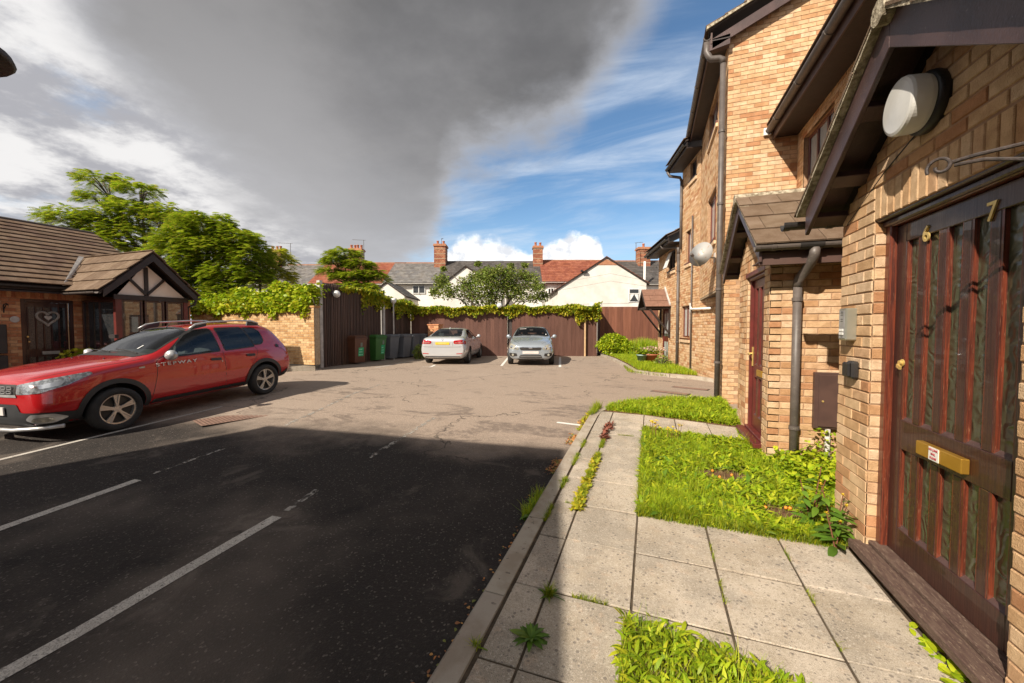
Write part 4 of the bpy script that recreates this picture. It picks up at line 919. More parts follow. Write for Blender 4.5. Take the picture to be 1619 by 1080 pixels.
downpipe(WG, -.06, 1.62, 0, 3.75, r=.045, clips=(.9, 2.2, 3.2), top=[(-.06,1.62,3.85), (-.08, 1.60, 3.95)], face=(-1, 0))
downpipe(WG, -.06, 1.42, 3.85, 6.0, r=.04, clips=(5.2,), top=[(-.10, 1.44, 6.10), (-.40, 1.50, 6.18), (-.47, 1.50, 6.32)], face=(-1, 0), name='upper_downpipe')
q = MB(); q.tube([(-.07, 1.62, 3.9), (-.10, 1.8, 3.98), (-.42, 2.2, 4.05), (-.47, 2.2, 4.14)], .04, 10); q.build('pipe_bend', M['gutter'], WG, smooth=True)
downpipe(WG, -.05, .34, 0, 4.6, r=.022, clips=(1.5, 3.0), face=(-1, 0), name='waste_pipe')
q = MB(); q.tube([(-.05, .34, 1.96), (-.07, .30, 1.90), (-.07, -1.25, 1.86)], .028, 8); q.tube([(-.05,.36,1.8),(-.05,.36,2.08)], .035, 8); q.build('waste_branch', M['white'], WG, smooth=True)
# door and tiled canopy on brackets
q = MB(); q.box(-.0, .06, 2.87, 2.93, .05, 2.05); q.box(0, .06, 3.60, 3.66, .05, 2.05); q.box(0, .06, 2.93, 3.60, 1.99, 2.05); q.build('door_frame', M['redwood'], WG)
q = MB(); q.box(.03, .07, 2.93, 3.60, .07, 1.99); dd = q.build('door', M['redwood'], WG)
for k in range(2):
    q = MB(); q.box(.018, .03, 3.0+k*.3, 3.2+k*.3, 1.05, 1.88); q.build('pane', M['curtain'], dd)
    q = MB(); q.box(.018, .03, 3.0+k*.3, 3.2+k*.3, .2, .85); q.build('pane', M['curtain'], dd)
cn = MB(); cn.box(-.80, .0, 2.62, 2.68, 2.02, 2.09); cn.box(-.80, 0, 3.86, 3.92, 2.02, 2.09); cn.box(-.84, -.78, 2.62, 3.92, 2.02, 2.10); cf = cn.build('canopy', M['woodd'], WG)
for y in (2.65, 3.89):
    q = MB(); q.beam((-.72, y, 2.03), (-.03, y, 1.15), .06, .06); q.box(-.06, -.005, y-.03, y+.03, 1.0, 2.05); q.build('canopy_bracket', M['woodd'], cf)
for sg, ye in ((1, 3.95), (-1, 2.59)):
    q = MB(); q.prism([(-.84, 3.27, 2.68), (-.84, ye, 2.06), (-.84, ye, 2.10), (-.84, 3.27, 2.73)], (.84, 0, 0)); q.build('canopy_deck', M['tileb'], cf)
    q = MB(); q.prism([(-.875, 3.27, 2.60), (-.875, ye, 2.0), (-.875, ye, 2.10), (-.875, 3.27, 2.72)], (.03, 0, 0)); q.build('canopy_board', M['woodd'], cf)
    Sv = Vector((0, -sg*.68, .64)).normalized()
    M.setdefault('canopytile', mat('red brown canopy tile', (.22,.115,.08), (.17,.09,.06), scale=8, rough=.9))
    tile_roof(WG, cf, (-.87, ye+sg*.03, 2.085), (1,0,0), Sv, .87, .93, 3, tw=.44, mat_s='canopytile')
q = MB(); q.prism([(-.02, 3.27, 2.78), (-.02, 2.57, 2.12), (-.02, 2.57, 2.2), (-.02, 3.27, 2.86)], (-.05, 0, 0)); q.build('flashing', M['post'], WG)
# two plant pots by that door
def pot(loc, r, h, m, label, flowers):
    t = thing('plant_pot', loc, label, 'plant pot', local=True)
    q = MB(); q.lathe([(r*.68,0),(r*.95,h*.85),(r*1.06,h*.85),(r*1.08,h),(r*.94,h),(r*.9,h*.9),(.001,h*.88)], (0,0,0), (0,0,1), 24); q.build('pot', m, t, smooth=True)
    tv, tf = leaf_t(.5, 3, .4); n = 260
    P = RNG.normal(0, 1, (n, 3))*[r*.6, r*.6, .05]+[0, 0, h+.08]
    V, T = scatter(tv, tf, P, RNG.uniform(0, 6.28, n), RNG.uniform(-.2, 1.2, n), RNG.uniform(-1, 1, n), RNG.uniform(.06, .12, n)); npmesh('foliage', V, T, M['tree'], t)
    if flowers:
        n = 150; P = RNG.normal(0, 1, (n, 3))*[r*.75, r*.75, .05]+[0, 0, h+.17]; tv, tf = leaf_t(.9, 2, .2)
        V, T = scatter(tv, tf, P, RNG.uniform(0, 6.28, n), RNG.uniform(-.6, .9, n), RNG.uniform(-1, 1, n), RNG.uniform(.05, .09, n)); npmesh('blossom', V, T, M['petalp'], t)
M['potg'] = mat('pale green glaze', (.30,.42,.38), (.24,.35,.31), rough=.4)
pot((-.30, 14.95, .40), .19, .26, M['potg'], 'pale green round plant pot left of the terracotta one', False)
pot((.03, 15.05, .40), .25, .28, M['pot'], 'wide terracotta pot of pink flowers by the far door', True)
q = MB(); q.box(-.15, .5, 14.6, 15.4, .33, .362); tag(q.build('doorstep', M['pot']), kind='structure')

# ------------------------------------------------------------------ bungalow on the left
BG = thing('bungalow', (-14, 5, .3), 'brick bungalow with brown tiled roof and half timbered bay on the left', 'bungalow')
hb = [(4.86, 5.76, .25, 2.33), (5.84, 5.96, 1.0, 2.33)]
wall(BG, 'x', -14, 1, [(-6.0, .15), (7.6, .15), (7.6, 2.52), (-6.0, 2.52)], holes=[hb[0]], thick=.2, z0=.15, single='bricko', joined='bricko_j', skip=[(-9, 3.6, -1, 9)], name='front_wall')
soldier(BG, BG.children[0], 'x', -13.995, 1, 4.2, 5.85, 2.345, 2.50, 'bricko', 'bricko_j', w=.075)
q = MB(); q.box(-17.5, -14.2, 7.4, 7.6, .15, 2.5); q.prism([(-14.0, 7.6, 2.5), (-21.0, 7.6, 2.5), (-17.5, 7.6, 4.5)], (0, -.2, 0)); q.build('end_wall', M['bricko_j'], BG)
q = MB(); q.box(-13.62, -14.0, -6, 7.7, 2.50, 2.52); q.build('soffit', M['woodd'], BG)
q = MB(); q.box(-13.64, -13.62, -6, 7.7, 2.46, 2.60); q.build('fascia', M['woodd'], BG)
gutter_run(BG, (-13.57, -6, 2.61), (-13.57, 5.5, 2.61), r=.055, m='gutterd', brackets=9)
q = MB(); q.prism([(-13.62, 7.72, 2.60), (-17.5, 7.72, 4.66), (-17.5, 7.72, 4.70), (-13.62, 7.72, 2.64)], (0, -13.7, 0)); bro = q.build('roof', M['tileb'], BG)
Sv = Vector((-3.92, 0, 2.08)).normalized()
tile_roof(BG, bro, (-13.55, -6, 2.645), (0, 1, 0), Sv, 13.76, 4.42, 15, joined=True, th=.022, lip=.036)
q = MB(); q.prism([(-17.5, 7.72, 4.66), (-21.3, 7.72, 2.62), (-21.3, 7.72, 2.66), (-17.5, 7.72, 4.70)], (0, -13.7, 0)); q.build('rear_roof', M['tileb'], BG)
q = MB(); q.lathe([(.13, 0), (.13, 13.8)], (-17.52, -6.05, 4.68), (0,1,0), 10); q.build('ridge_tiles', M['tileb'], BG)
# its front door
x = -14.06; q = MB(); q.box(x, x+.05, 4.86, 4.93, .25, 2.33); q.box(x, x+.05, 5.69, 5.76, .25, 2.33); q.box(x, x+.05, 4.93, 5.69, 2.25, 2.33); q.build('door_frame', M['mahog'], BG, bevel=.005)
q = MB(); q.box(x-.03, x-.0, 4.93, 5.69, .28, 2.25); bd = q.build('door', M['mahog'], BG)
M['obscure2'] = mat('patterned door glass', (.10,.085,.07), (.03,.026,.022), scale=45, rough=.2, spec=.8, bump=.6, bscale=60)
for k in range(5):
    y = 5.0+k*.132
    for e, f_ in ((1.12, 2.14), (.42, .93)):
        q = MB(); q.box(x+.001, x+.010, y, y+.095, e, f_); q.build('pane', M['obscure2'] if k < 3 else M['glassd'], bd)
        q = MB(); q.box(x+.001, x+.02, y-.026, y-.006, e, f_); q.build('glazing_bar', M['mahog'], bd)
q = MB(); q.box(x+.001, x+.025, 5.2, 5.5, .98, 1.055); q.build('letter_plate', M['silver'], bd)
q = MB(); q.lathe([(.02,0),(.02,.03)], (x, 4.97, 1.42), (1,0,0), 10); q.lathe([(.016,0),(.016,.03)], (x, 4.99, 1.30), (1,0,0), 10); q.build('lock', M['brass'], bd)
q = MB(); q.tube([(x+.06, 5.66, .3), (x+.06, 5.655, 2.26)], .011, 8); q.build('draught_strip', M['postw'], BG)
t = thing('heart_wreath', (x+.03, 5.31, 1.88), 'grey heart shaped wreath with a small pale heart on the bungalow door', 'wreath', local=True)
def heart(s, n=36): return [(0, s*.062*16*math.sin(k/n*6.283)**3/1.0, s*.062*(13*math.cos(k/n*6.283)-5*math.cos(2*k/n*6.283)-2*math.cos(3*k/n*6.283)-math.cos(4*k/n*6.283))) for k in range(n+1)]
q = MB(); q.tube(heart(.19), .026, 7); q.build('twig_ring', mat('grey twigs', (.42,.39,.36), (.24,.22,.20), scale=60, rough=.9, bump=1), t)
q = MB(); q.prism(heart(.065)[:-1], (.03, 0, 0)); q.build('small_heart', M['post'], t)
t = thing('house_plaque', (-13.99, 4.76, 1.83), 'round grey house number plaque left of the bungalow door', 'plaque', local=True)
q = MB(); q.lathe([(.075,0),(.075,.012),(.06,.018),(.001,.018)], (0,0,0), (1,0,0), 20); q.build('plaque_disc', M['post'], t)
t = thing('wall_hook', (-13.98, 4.6, 2.1), 'small black iron hanging hook on bricks beside the bungalow eave', 'hook', local=True)
q = MB(); q.tube([(0,0,-.12),(0,0,.06),(.12,.0,.09),(.2,0,.05)], .012, 6); q.tube([(.0,0,-.05),(.12,0,.06)], .010, 6); q.build('iron_hook', M['blackm'], t)
t = thing('meter_cabinet', (-13.95, 4.4, .4), 'black meter cabinets stacked at the left edge of the bungalow front', 'meter box')
for z in (.35, 1.05):
    q = MB(); q.box(-13.99, -13.78, 4.0, 4.57, z, z+.66); q.build('cabinet', M['gutterd'], t, bevel=.01)
# half timbered bay with its own gabled roof
bz = 2.40; X0 = -12.1; XF = -12.42; ya, yb = 5.50, 7.50; ym_ = 6.50; zap_ = 3.36
q = MB(); q.box(-13.9, XF, 5.86, 7.42, .25, .95); q.build('bay_base', M['bricko_j'], BG)
for y0, y1 in ((5.86, 5.98), (7.36, 7.46)):
    q = MB(); q.box(XF-.10, XF, y0, y1, .95, 2.36); q.build('bay_post', M['redwood'], BG, bevel=.004)
def wpan(s0, s1): return rect_window(BG, 'x', XF, 1, s0, s1, .98, 2.34, frame='mahog', glass='reflg', fw=.045, rec=.02, sill=False)
M['reflg'] = mat('clear window glass', (.05,.045,.04), (.07,.06,.05), rough=.02, spec=1.0, coat=1)
wpan(5.98, 6.42); wpan(6.46, 6.90); wpan(6.94, 7.36)
rect_window(BG, 'y', 5.86, -1, -13.9, -12.52, .98, 2.34, frame='mahog', glass='glassd', mull=(.55,), rec=.02, sill=False)
q = MB(); q.box(-13.9, XF-.08, 5.95, 7.3, .98, 1.0); q.build('bay_floor', M['wood'], BG)
q = MB(); q.box(XF-.02, XF+.03, 5.82, 7.46, 2.34, 2.46); q.build('bay_beam', M['woodd'], BG)
q = MB(); q.prism([(XF-.04, 5.9, 2.44), (XF-.04, 7.42, 2.44), (XF-.04, 6.5, 3.28)], (.02, 0, 0)); q.build('gable_infill', M['render2'], BG)
q = MB(); q.box(XF-.02, XF+.02, 6.46, 6.54, 2.44, 3.2); q.build('king_post', M['woodd'], BG)
for sg in (-1, 1): q = MB(); q.beam((XF, 6.5, 2.48), (XF, 6.5+sg*.40, 2.92), .05, .075, up=(1,0,0)); q.build('brace', M['woodd'], BG)
for sg in (-1, 1):
    ye = ym_+sg*1.0; zl = 2.36
    q = MB(); q.prism([(X0-.03, ym_, zap_-.02), (X0-.03, ye, zl), (X0-.03, ye, zl+.17), (X0-.03, ym_, zap_+.17)], (.03, 0, 0)); q.build('bargeboard', M['woodd'], BG)
    q = MB(); q.prism([(X0-.03, ym_, zap_+.12), (X0-.03, ye+sg*.05, zl+.07), (X0-.03, ye+sg*.05, zl+.10), (X0-.03, ym_, zap_+.15)], (XF-X0, 0, 0)); q.build('bay_soffit', M['woodd'], BG)
    q = MB(); q.prism([(X0-.02, ym_, zap_+.17), (X0-.02, ye+sg*.05, zl+.12), (X0-.02, ye+sg*.05, zl+.15), (X0-.02, ym_, zap_+.20)], (-3.2, 0, 0)); bq = q.build('bay_roof', M['tileb'], BG)
    Sv = Vector((0, -sg*1.0, 1.0)).normalized()
    tile_roof(BG, bq, (-15.2, ye+sg*.08, zl+.14), (1,0,0), Sv, 3.12, 1.55, 4, tw=.33, th=.02, lip=.03)
    gutter_run(BG, (-13.5, ye+sg*.11, zl+.12), (X0-.05, ye+sg*.11, zl+.12), r=.05, m='gutterd' if sg > 0 else 'gutter', brackets=2)
q = MB(); q.prism([(-13.55, 5.40, 2.66), (-13.62, 5.50, 2.66), (-15.05, 6.45, 3.60), (-15.02, 6.33, 3.60)], (0,0,.02)); q.build('valley_flashing', M['post'], BG)
q = MB(); q.tube([(-12.3, 7.6, 2.42), (-12.35, 7.6, 2.3), (-12.5, 7.5, 2.2), (-12.5, 7.5, .3)], .035, 8); q.build('downpipe', M['gutterd'], BG, smooth=True)
q = MB(); q.box(-14.0, -12.55, 7.42, 7.6, .3, 2.4); q.build('bay_side_wall', M['bricko_j'], BG)

# ------------------------------------------------------------------ garden wall and fences
GW = thing('garden_wall', (-12.5, 9.6, .4), 'yellow brick garden wall behind the red car, creeper along its top', 'brick wall')
wall(GW, 'y', 9.60, -1, [(-15.8, .45), (-10.03, .45), (-10.03, 2.27), (-15.8, 2.27)], thick=.22, z0=.45, single='brickl', joined='brickl_j', mortar='mortar2')
q = MB(); q.box(-15.8, -10.0, 9.58, 9.84, 2.27, 2.33); q.build('coping', M['brickl_j'], GW)
q = MB(); q.prism([(-10.02, 9.60, .2), (-12.9, 9.60, .2), (-12.9, 8.3, .2), (-10.6, 9.15, .2)], (0, 0, .22)); tag(q.build('raised_bed_slab', M['kerb']), kind='structure')
t = thing('brick_planter', (-11.4, 9.35, .42), 'low brown block beside the wall foot behind the red car', 'planter')
q = MB()
for i in range(3): q.box(-12.0, -11.28, 9.28, 9.55, .42+i*.10, .42+i*.10+.09)
q.build('stacked_blocks', M['bricko_j'], t)
def board_fence(name, lab, a, b, z0, z1a, z1b, bw, m, gap=.008, th=.022, proud=.006, rails=True, face=-1, group=None):
    a, b = Vector((*a, 0)), Vector((*b, 0)); d = (b-a); L = d.length; d.normalize(); nrm = Vector((-d.y, d.x, 0))*face
    r = thing(name, ((a.x+b.x)/2, (a.y+b.y)/2, z0), lab, 'fence', group=group)
    n = round(L/bw); w = L/n; cache = {}
    rot = Matrix((d, -nrm, Vector((0,0,1)))).transposed().to_4x4()
    for i in range(n):
        z1 = z1a+(z1b-z1a)*(i+.5)/n+random.uniform(-.008, .008); k = round(z1-z0, 1)
        if k not in cache:
            q = MB(); q.box(0, w-gap, -th/2, th/2, 0, k); me = bpy.data.meshes.new('fence_board'); me.from_pydata(q.v, [], q.f); me.materials.append(M[m]); cache[k] = me
        o = bpy.data.objects.new('fence_board', cache[k]); COL.objects.link(o); attach(o, r)
        p = a+d*(i*w)+nrm*(proud if i % 2 else 0)
        o.matrix_basis = Matrix.Translation((p.x, p.y, z0)) @ rot
    q = MB(); q.beam(a-nrm*.025+Vector((0,0,(z0+z1a)/2)), b-nrm*.025+Vector((0,0,(z0+z1a)/2)), .012, z1a-z0-.12); q.build('backing', M['woodd'], r)
    if rails:
        for f in (.12, .5, .9):
            q = MB(); q.beam(a-nrm*.045+Vector((0,0,z0+(z1a-z0)*f)), b-nrm*.045+Vector((0,0,z0+(z1b-z0)*f)), .05, .07); q.build('rail', M[m], r)
    return r
FL = board_fence('slatted_fence', 'tall dark brown slatted fence behind the wheelie bins', (-10.56,10.40), (-10.68,13.70), .27, 3.16, 3.12, .085, 'fenced', gap=.024, face=-1)
FL2 = board_fence('slatted_fence', 'shorter dark fence run from the second pale post to the corner', (-10.72,13.86), (-10.8,16.0), .27, 2.95, 2.66, .12, 'fenced', gap=.012, face=-1)
c1, c2 = (-10.75, 16.02), (-6.46, 17.55)
FB = board_fence('board_fence', 'brown vertical board fence behind the white saloon car, ivy on top', c1, c2, .27, 2.52, 2.55, .20, 'fence', gap=.003, face=-1)
FB2 = board_fence('board_fence', 'brown vertical board fence panel behind the blue hatchback', (-6.22, 17.56), (-2.42, 18.92), .27, 2.55, 2.56, .20, 'fence', gap=.003, face=-1)
FR = board_fence('board_fence', 'redder brown board fence behind the round green bush', (-2.5, 20.6), (1.3, 21.95), .3, 2.66, 2.66, .15, 'fencer', gap=.006, face=-1)
for x, y, z, m, w, lb in ((-10.53, 10.33, 3.22, 'post', .13, 'pale grey post at the near end of the tall slatted fence'), (-10.64, 13.79, 3.20, 'post', .11, 'pale grey post halfway along the dark slatted fence, ivy at its top'), (-2.93, 18.62, 2.6, 'postw', .075, 'light tan timber post on the fence right of the blue hatchback')):
    q = MB(); q.box(x-w/2, x+w/2, y-w/2, y+w/2, .27, z); tag(q.build('fence_post', M[m], bevel=.004), lb, 'post')
q = MB(); q.box(-6.46, -6.22, 17.66, 17.72, .27, 2.5); tag(q.build('gap_shade', M['woodd']), 'nearly black sheet standing for the shade in the gap between the two fence panels', 'board')  # near black sheet added as the shade seen through the gap
q = MB(); q.beam((-2.40, 19.0, 1.4), (-2.48, 20.55, 1.4), .03, 2.3); tag(q.build('return_fence', M['woodd']), 'return panel coloured dark for shade, joining the board fence to the redder fence', 'fence')  # shade on this return is put into its near black colour
# brick pillar by the white car
BP = thing('brick_pillar', (-9.4, 16.1, .27), 'low brick pillar against the fence left of the white car', 'pillar')
wall(BP, 'y', 15.85, -1, [(-9.75, .27), (-9.2, .27), (-9.2, 1.74), (-9.75, 1.74)], thick=.4, z0=.27, single='bricko', joined='bricko_j'); wall(BP, 'x', -9.2, 1, [(15.852, .27), (16.25, .27), (16.25, 1.74), (15.852, 1.74)], thick=.1, z0=.27, single='bricko', joined='bricko_j')
q = MB(); q.box(-9.78, -9.17, 15.82, 16.28, 1.74, 1.79); q.build('cap', M['bricko_j'], BP)
# globe lamps
def globe(loc, lab, arm, pole=None):
    t = thing('globe_lamp', loc, lab, 'globe lamp', group=None, local=True)
    q = MB(); n = 10; q.lathe([(max(.001, .125*math.sin(math.pi*k/n)), -.125*math.cos(math.pi*k/n)) for k in range(n+1)], (0,0,0), (0,0,1), 20); q.build('globe', M['globe'], t, smooth=True)
    if pole: q = MB(); q.tube([(0,0,-loc[2]+.27), (0,0,-.11)], .028, 8); q.lathe([(.05,0),(.05,.04)], (0,0,-.14), (0,0,1), 10); q.build('pole', M['post'], t)
    else: q = MB(); q.tube([(0,0,0), arm], .03, 8); q.lathe([(.06,0),(.06,.03)], arm, -Vector(arm), 12); q.build('wall_arm', M['gutterd'], t)
globe((-10.40, 10.95, 2.81), 'white globe lamp on the tall slatted fence near its first post', (-.16,0,-.02))
globe((-10.35, 14.1, 2.78), 'white globe lamp on a thin free standing pole behind the bins', None, True)
globe((-6.68, 17.12, 2.66), 'white globe lamp on the fence between the two parked cars', (-.06,.20,-.02))
globe((-2.62, 18.62, 2.68), 'white globe lamp among ivy at the right end of the board fence', (-.06,.18,-.02))
# lamp head at the upper left edge
t = thing('street_lamp', (-3.34, .91, .12), 'dark domed lamp head cut off at the upper left edge', 'street lamp', local=True)
q = MB(); q.lathe([(.25,2.91),(.262,2.925),(.25,2.955),(.18,2.995),(.09,3.02),(.001,3.025)], (0,0,0), (0,0,1), 28); q.build('lamp_hood', M['rust'], t, smooth=True)
q = MB(); q.lathe([(.10,2.87),(.17,2.89),(.20,2.912)], (0,0,0), (0,0,1), 20); q.build('lamp_bowl', M['blackm'], t, smooth=True)
q = MB(); q.tube([(0,0,-.12), (0,0,2.88)], .038, 12); q.build('pole', M['blackm'], t, smooth=True)
# ------------------------------------------------------------------ house behind the camera; it throws the big shadow
NH = thing('brick_house', (-5.6, -5.5, 0), 'brick house with a steep tiled roof standing behind the viewer', 'house')
prof = [(-2.35,0),(-2.35,3.70),(-2.76,4.23),(-3.61,5.36),(-4.71,6.70),(-8.85,6.34),(-8.85,0)]
q = MB(); q.prism([(x, -3.0, z) for x, z in prof], (0, -5.5, 0)); nb = q.build('wall', M['bricko_j'], NH)
q = MB(); q.prism([(-2.30,-2.99,3.63),(-4.71,-2.99,6.70),(-4.71,-2.99,6.74),(-2.27,-2.99,3.66)], (0,-5.6,0)); q.prism([(-4.71,-2.99,6.70),(-8.9,-2.99,6.33),(-8.9,-2.99,6.37),(-4.71,-2.99,6.74)], (0,-5.6,0)); q.build('roof', M['tile_j'], NH)
for s0, z0_ in ((-7.6, 1.1), (-5.0, 1.1), (-7.4, 3.9), (-5.2, 3.9)):
    q = MB(); q.box(s0, s0+1.1, -3.0, -2.97, z0_, z0_+1.1); w_ = q.build('window', M['wframe'], NH)
    q = MB(); q.box(s0+.06, s0+1.04, -2.97, -2.965, z0_+.06, z0_+1.04); q.build('pane', M['glassd'], w_)
# ------------------------------------------------------------------ terrace houses behind the fence (local x = along the row, y = away)
F_ = 620
def rx(px, d): return (px-809.5)/F_*d
def rz_(py, d): return EYE+(517-py)/F_*d
def terrace(lab, p0, p1, yr, ye, roofm, tw, wins=(), chim=None, dr=35.5, de=32.0, ridge='ridge'):
    xm = rx((p0+p1)/2, de); base = cw(xm, de, .3)
    t = thing('terraced_house', base, lab, 'house', rz=YAW, local=True)
    X = lambda px, d: rx(px, d)-xm
    zr, ze = rz_(yr, dr), rz_(ye, de); x0, x1 = X(p0, de), X(p1, de); a0, a1 = X(p0, dr), X(p1, dr); b = .3
    q = MB(); q.box(min(x0,a0), max(x1,a1), .25, 7.0, 0, ze-b-.1); q.build('wall', M['render'], t)
    w = max(x1, a1)-min(x0, a0); q = MB(); xx0, xx1 = min(x0, a0), max(x1, a1)
    q.prism([(xx0, -.05, ze-b), (xx0, dr-de, zr-b), (xx0, dr-de, zr-b-.12), (xx0, -.05, ze-b-.12)], (xx1-xx0, 0, 0))
    q.prism([(xx0, dr-de, zr-b), (xx0, 7.3, ze-b), (xx0, 7.3, ze-b-.12), (xx0, dr-de, zr-b-.12)], (xx1-xx0, 0, 0)); rf = q.build('roof', M['tileb'], t)
    Sv = Vector((0, dr-de+.05, zr-ze)).normalized(); Ls = math.hypot(dr-de+.05, zr-ze); sk = (a0-x0)/Ls
    tile_roof(t, rf, (xx0, -.08, ze-b+.01), (1,0,0), Sv, xx1-xx0, Ls, 13, tw=tw, mat_j=roofm, joined=True)
    q = MB(); q.box(xx0, xx1, dr-de-.1, dr-de+.1, zr-b-.02, zr-b+.09); q.build('ridge_tiles', M[ridge], t)
    q = MB(); half_gutter(q, (xx0, -.1, ze-b-.02), (xx1, -.1, ze-b-.02), .06); q.build('gutter', M['white'], t)
    for (w0, w1, wy0, wy1) in wins:
        x0_, x1_ = X(w0, de), X(w1, de); z0_, z1_ = rz_(wy1, de)-b, rz_(wy0, de)-b
        q = MB(); q.box(x0_, x1_, .17, .25, z0_, z1_); wd = q.build('window', M['wframe'], t)
        q = MB(); q.box(x0_+.07, x1_-.07, .15, .17, z0_+.07, z1_-.07); q.build('pane', M['glassd'], wd)
        q = MB(); q.box((x0_+x1_)/2-.03, (x0_+x1_)/2+.03, .13, .15, z0_, z1_); q.build('glazing_bar', M['wframe'], wd)
    for ch in (chim or []):
        c0, c1, cy0, cy1, pots, dd, dep = ch
        cx0, cx1 = X(c0, dd), X(c1, dd); z0_, z1_ = rz_(cy1, dd)-b, rz_(cy0, dd)-b; y0_ = dd-de
        q = MB(); h = .075*2; z = z0_-.4; k = 0
        while z < z1_-.3:
            x = cx0-(.11 if k % 2 else 0)
            while x < cx1:
                a_, b_ = max(x, cx0), min(x+.215, cx1)
                if b_-a_ > .03: q.box(a_, b_-.01, y0_-.004, y0_+dep, z, z+.11)
                x += .225
            z += .125; k += 1
        c_ = q.build('chimney', M['cbrick'], t)
        q = MB(); q.box(cx0+.01, cx1-.01, y0_+.01, y0_+dep-.01, z0_-.4, z1_-.35)
        for zz in np.arange(z0_+.15, z1_-.35, .42): q.box(cx0-.008, cx1+.008, y0_-.012, y0_+dep+.01, zz, zz+.05)
        q.build('mortar_bands', M['mortar2'], c_)
        q = MB(); q.box(cx0-.07, cx1+.07, y0_-.07, y0_+dep+.07, z1_-.38, z1_-.26); q.box(cx0-.03, cx1+.03, y0_-.03, y0_+dep+.03, z1_-.26, z1_-.18); q.build('chimney_cap', M['cbrick'], c_)
        for i in range(pots):
            px_ = cx0+(cx1-cx0)*(i+.5)/pots; q = MB(); q.lathe([(.12,0),(.10,.1),(.095,.30),(.12,.32),(.12,.36),(.08,.36)], (px_, y0_+dep*.4+.1*(i % 2), z1_-.2), (0,0,1), 12); q.build('chimney_pot', M['pot'], c_, smooth=True)
    return t, X, b
T1 = terrace('grey slated terraced house at the far left of the row, mostly behind the trees', 380, 520, 420, 450, 'slate', .3, chim=[(428, 447, 392, 422, 3, 35, .7)])
T2 = terrace('red tiled terraced house behind the small spreading tree', 520, 626, 417, 449, 'redtile', .3, chim=[(553, 573, 390, 416, 4, 35, .8)])
T3 = terrace('pale grey slated terraced house with white rear wall and small window', 626, 702, 417, 448, 'slate', .3, wins=[(652,672,451,464)], chim=[(687, 705, 383, 420, 2, 34.6, 1.2)])
T4 = terrace('dark slated terraced house between the two tall brick chimneys', 702, 857, 415, 447, 'slated', .3, chim=[(843, 858, 386, 420, 2, 34.6, .8)], ridge='slated')
T5 = terrace('bright red tiled terraced house left of the big white gable', 857, 968, 413, 446, 'redtile', .3, wins=[(866,876,455,466)])
T6 = terrace('dark slated terraced house with white wall at the right end of the row', 968, 1052, 414, 449, 'slated', .3, chim=[(1008, 1027, 388, 419, 1, 34.6, .8)])
T7 = terrace('brown tiled terraced house half hidden behind the far wing', 1052, 1120, 414, 449, 'slate', .3)
for tt in (T6,):
    t, X, b = tt; q = MB(); q.tube([(X(1018, 31.6), -.4, rz_(500, 31.6)-b), (X(1018, 31.6), -.4, rz_(414, 31.6)-b)], .09, 8); q.build('soil_pipe', M['white'], t, smooth=True)
def rear_gable(lab, pa, pl, pr, ya, yl, yr_, d, roofm, win=None, back=6.0):
    xm = rx(pa, d); t = thing('rear_extension', cw(xm, d, .3), lab, 'house extension', rz=YAW, local=True)
    X = lambda px: rx(px, d)-xm; Zf = lambda py: rz_(py, d)-.3
    A, Lp, R = (X(pa), Zf(ya)), (X(pl), Zf(yl)), (X(pr), Zf(yr_))
    q = MB(); q.prism([(Lp[0],0,0),(R[0],0,0),(R[0],0,R[1]),(A[0],0,A[1]),(Lp[0],0,Lp[1])], (0, back, 0)); q.build('wall', M['render'], t)
    for E_, sg in ((Lp, -1), (R, 1)):
        q = MB(); dx = .18*sg; dz = -.18*abs((A[1]-E_[1])/(A[0]-E_[0]))
        q.prism([(A[0],-.08,A[1]+.02),(E_[0]+dx,-.08,E_[1]+dz+.02),(E_[0]+dx,-.08,E_[1]+dz+.09),(A[0],-.08,A[1]+.10)], (0, back, 0)); rf = q.build('roof', M['tileb'], t)
        S_ = Vector((A[0]-E_[0]-dx, 0, A[1]-E_[1]-dz)); Ls = S_.length
        tile_roof(t, rf, (E_[0]+dx, -.1, E_[1]+dz+.10), (0,1,0), S_.normalized(), back, Ls, 11, tw=.3, mat_j=roofm, joined=True)
    q = MB(); s = .55 if win else .05; q.prism([(A[0], -.03, A[1]-.06), (A[0]-s*1.35, -.03, A[1]-s*.78), (A[0]+s*1.35, -.03, A[1]-s*.78)], (0, .03, 0)); q.build('gable_peak', M['cbrick'], t)
    if win:
        x0, x1, z0, z1 = X(win[0]), X(win[1]), Zf(win[3]), Zf(win[2])
        q = MB(); q.box(x0, x1, -.03, .05, z0, z1); w_ = q.build('window', M['wframe'], t)
        q = MB(); q.box(x0+.07, x1-.07, -.045, -.03, z0+.07, z1-.07); q.build('pane', M['glassd'], w_)
        q = MB(); q.box(x0+.07, x1-.07, -.06, -.045, (z0+z1)/2+.08, (z0+z1)/2+.14); q.build('glazing_bar', M['wframe'], w_)
        q = MB(); q.prism([(x0+.1, -.048, z0+.1), (x0+.1, -.048, z1-.4), ((x0+x1)/2, -.048, z1-.4)], (0,-.004,0)); q.prism([(x1-.1, -.048, z0+.1), (x1-.1, -.048, z1-.4), ((x0+x1)/2+.02, -.048, z1-.4)], (0,-.004,0)); q.build('curtain', M['white'], w_)
    return t, X, Zf
E1 = rear_gable('big white rendered rear gable with one small window right of centre', 958, 882, 1021, 409, 458, 448, 26, 'redtile', win=(993,1010,456,478))
t, X, Zf = E1
q = MB(); q.box(X(921), X(927), -.2, -.02, Zf(432), Zf(429)); q.box(X(917), X(920), -.25, -.02, Zf(430.5), Zf(428)); q.build('security_light', M['blackm'], t)
